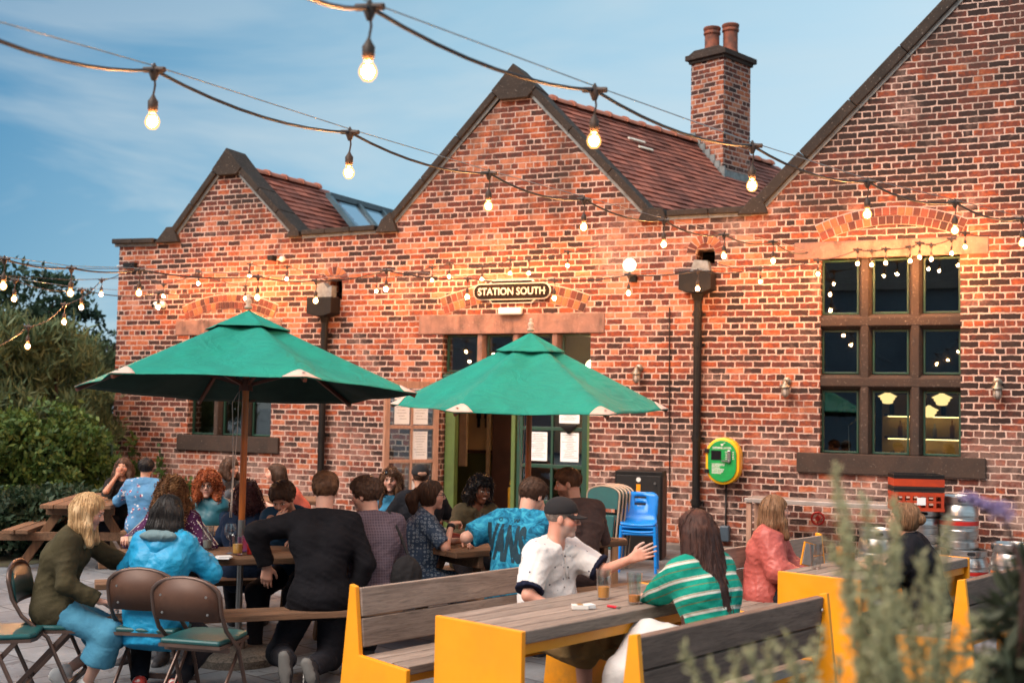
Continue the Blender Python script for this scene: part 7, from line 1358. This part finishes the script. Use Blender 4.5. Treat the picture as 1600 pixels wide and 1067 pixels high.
# 18 bearded man, brown shirt
G = person(888, 733, 9.35, -28, 'bearded man with cropped hair in a brown overshirt, looking to the left', W_(skin=SKB, lean=6, wide=1.08, seed=8, hyaw=-55, hpitch=-10, hair=('fade', HBR, W_(th=.004, top=.004, rg=.003)), tops=[('overshirt', cloth('brown_shirt', (.085, .055, .05), (.06, .04, .037)), .028, 1.9, .012, W_(hem=-.2, lap=.1, collar=cloth('brown_collar', (.06, .04, .036)), kf=7))], legs=(DKT, 2, .012, 0), handR=W_(p=(.24, .30, .62)), handL=W_(px=(850, 806, 9.2), dir=(-.3, .2, .8), curl=.8, pole=(-.5, .2, -1))))
# 19 man in the white polo
POLO = cloth('polo', (.70, .68, .66), (.62, .61, .61), 21, kind='marks', c3=(.06, .06, .10)); NAVY = cloth('navy_trim', (.012, .015, .035))
G = person(880, 780, 6.9, 122, 'man in white polo shirt and black cap reaching out his arm', W_(skin=SKP, lean=9, gut=.045, wide=1.06, seed=5, h=.006, ht=.008, hyaw=-22, hpitch=-4, cap=(BLACKC, 1), hair=('fade', hairmat('grey', (.25, .2, .17), (.12, .10, .09)), W_(th=.002)), tops=[('polo_shirt', POLO, .022, .88, .010, W_(hem=-.12, collar=NAVY, cuff=NAVY, sle=.016, vneck=.12, kf=7))], legs=(KHA, 1.05, .03, .03),
    handL=W_(px=(988, 872, 6.80), n=(-.85, -.53, -.25), th=(0, 0, 1), curl=.2, spread=.42, pole=(-.4, -.3, -1)), handR=W_(p=(.24, .28, .66), dir=(-.4, .9, -.1), pole=(.8, -.6, -.4)), footR=W_(p=(.2, .40, .09)), footL=W_(p=(-.1, .5, .09))))
m = MB(); p2 = G['p'][2]; up = G['up']
sh = [c for c in G['root'].children if c.name.startswith('polo')][0]; bv = BVHTree.FromPolygons([v.co[:] for v in sh.data.vertices], [p.vertices[:] for p in sh.data.polygons])
pts = []
for q in np.linspace(0, 1, 6):
    c_ = G['p'][3]+up*(-.03-.16*q); h_ = bv.ray_cast(V((0, c_[1]+.6, c_[2])), V((0, -1, 0))); 
    if h_[0] is not None: pts.append(h_[0]+V((0, .002, 0)))
if len(pts) > 2: m = MB(); m.tube(pts, .012, 6); pk = m.build('placket', WHT, sh, smooth=True); m = MB(); [m.lathe([(.001, 0), (.006, 0), (.005, .003)], 8, Matrix.Translation(p+V((0, .012, 0))) @ Matrix.Rotation(rad(-90), 4, 'X')) for p in pts[1::2]]; m.build('buttons', NAVY, pk)
# 20 long auburn hair, green stripes
G = person(1084, 798, 6.25, -38, 'woman with very long auburn hair in a green striped sweater, back to the camera', W_(fem=1, skin=SK, lean=14, seed=12, h=.007, hpitch=2, hh=.006, hair=('long', HAU, W_(len=.56, drop=.5, th=.012, back=.17, w=.15, r1=.055, r2=.056, rg=.005)), tops=[('striped_sweater', cloth('green_stripes', (.010, .27, .20), (.008, .22, .16), kind='stripes', c3=(.55, .56, .50)), .024, 1.9, .010, W_(hem=-.16, sle=.016, kf=7))], legs=(WHT, 1.75, .025, .03), skirt=.7, legname='white_skirt', handL=W_(px=(1012, 934, 6.55), dir=(.3, .9, 0), curl=.6, pole=(-1, -.4, -.3)), handR=W_(p=(.14, .40, .80), pole=(1, -.3, -.4)), footR=W_(p=(-.30, .40, .26), pole=(-.5, .7, 1.3)), footL=W_(p=(-.46, .32, .09), pole=(-.8, .5, 1))))
# 21 pink jacket
G = person(1213, 775, 8.55, 108, 'woman with brown shoulder-length hair in a pink quilted jacket facing right', W_(fem=1, skin=SK, lean=6, seed=15, hyaw=-14, hair=('bob', HLB, W_(len=.20, drop=.2, th=.010, back=-.01, w=.075, sides=.10)), tops=[('jumper', cloth('beige_knit', (.42, .32, .27), (.34, .25, .21), bump=.6), .012, 0, .004), ('padded_jacket', cloth('pink_pad', (.42, .10, .085), (.36, .08, .07), kind='quilt'), .034, 1.93, .010, W_(open=.07, sle=.020, hem=-.16, kf=10))], legs=(DKT, 2, .012, 0), handR=W_(p=(.12, .30, .62)), handL=W_(p=(-.12, .32, .62))))
# 22 person in black with a bun
G = person(1412, 787, 7.95, -62, 'person with fair hair in a bun and a black hoodie behind the feathery shrub', W_(fem=1, skin=SKT, lean=14, seed=17, hair=('bun', HLB, W_(drop=.1, th=.008)), tops=[('hoodie', cloth('black_hoodie', (.010, .011, .016), (.008, .008, .011)), .028, 1.6, .011, W_(long=.12, neck=.03, kf=7))], legs=(DKT, 1.0, .012, 0), handR=W_(p=(.14, .36, .78)), handL=W_(p=(-.14, .36, .78))))
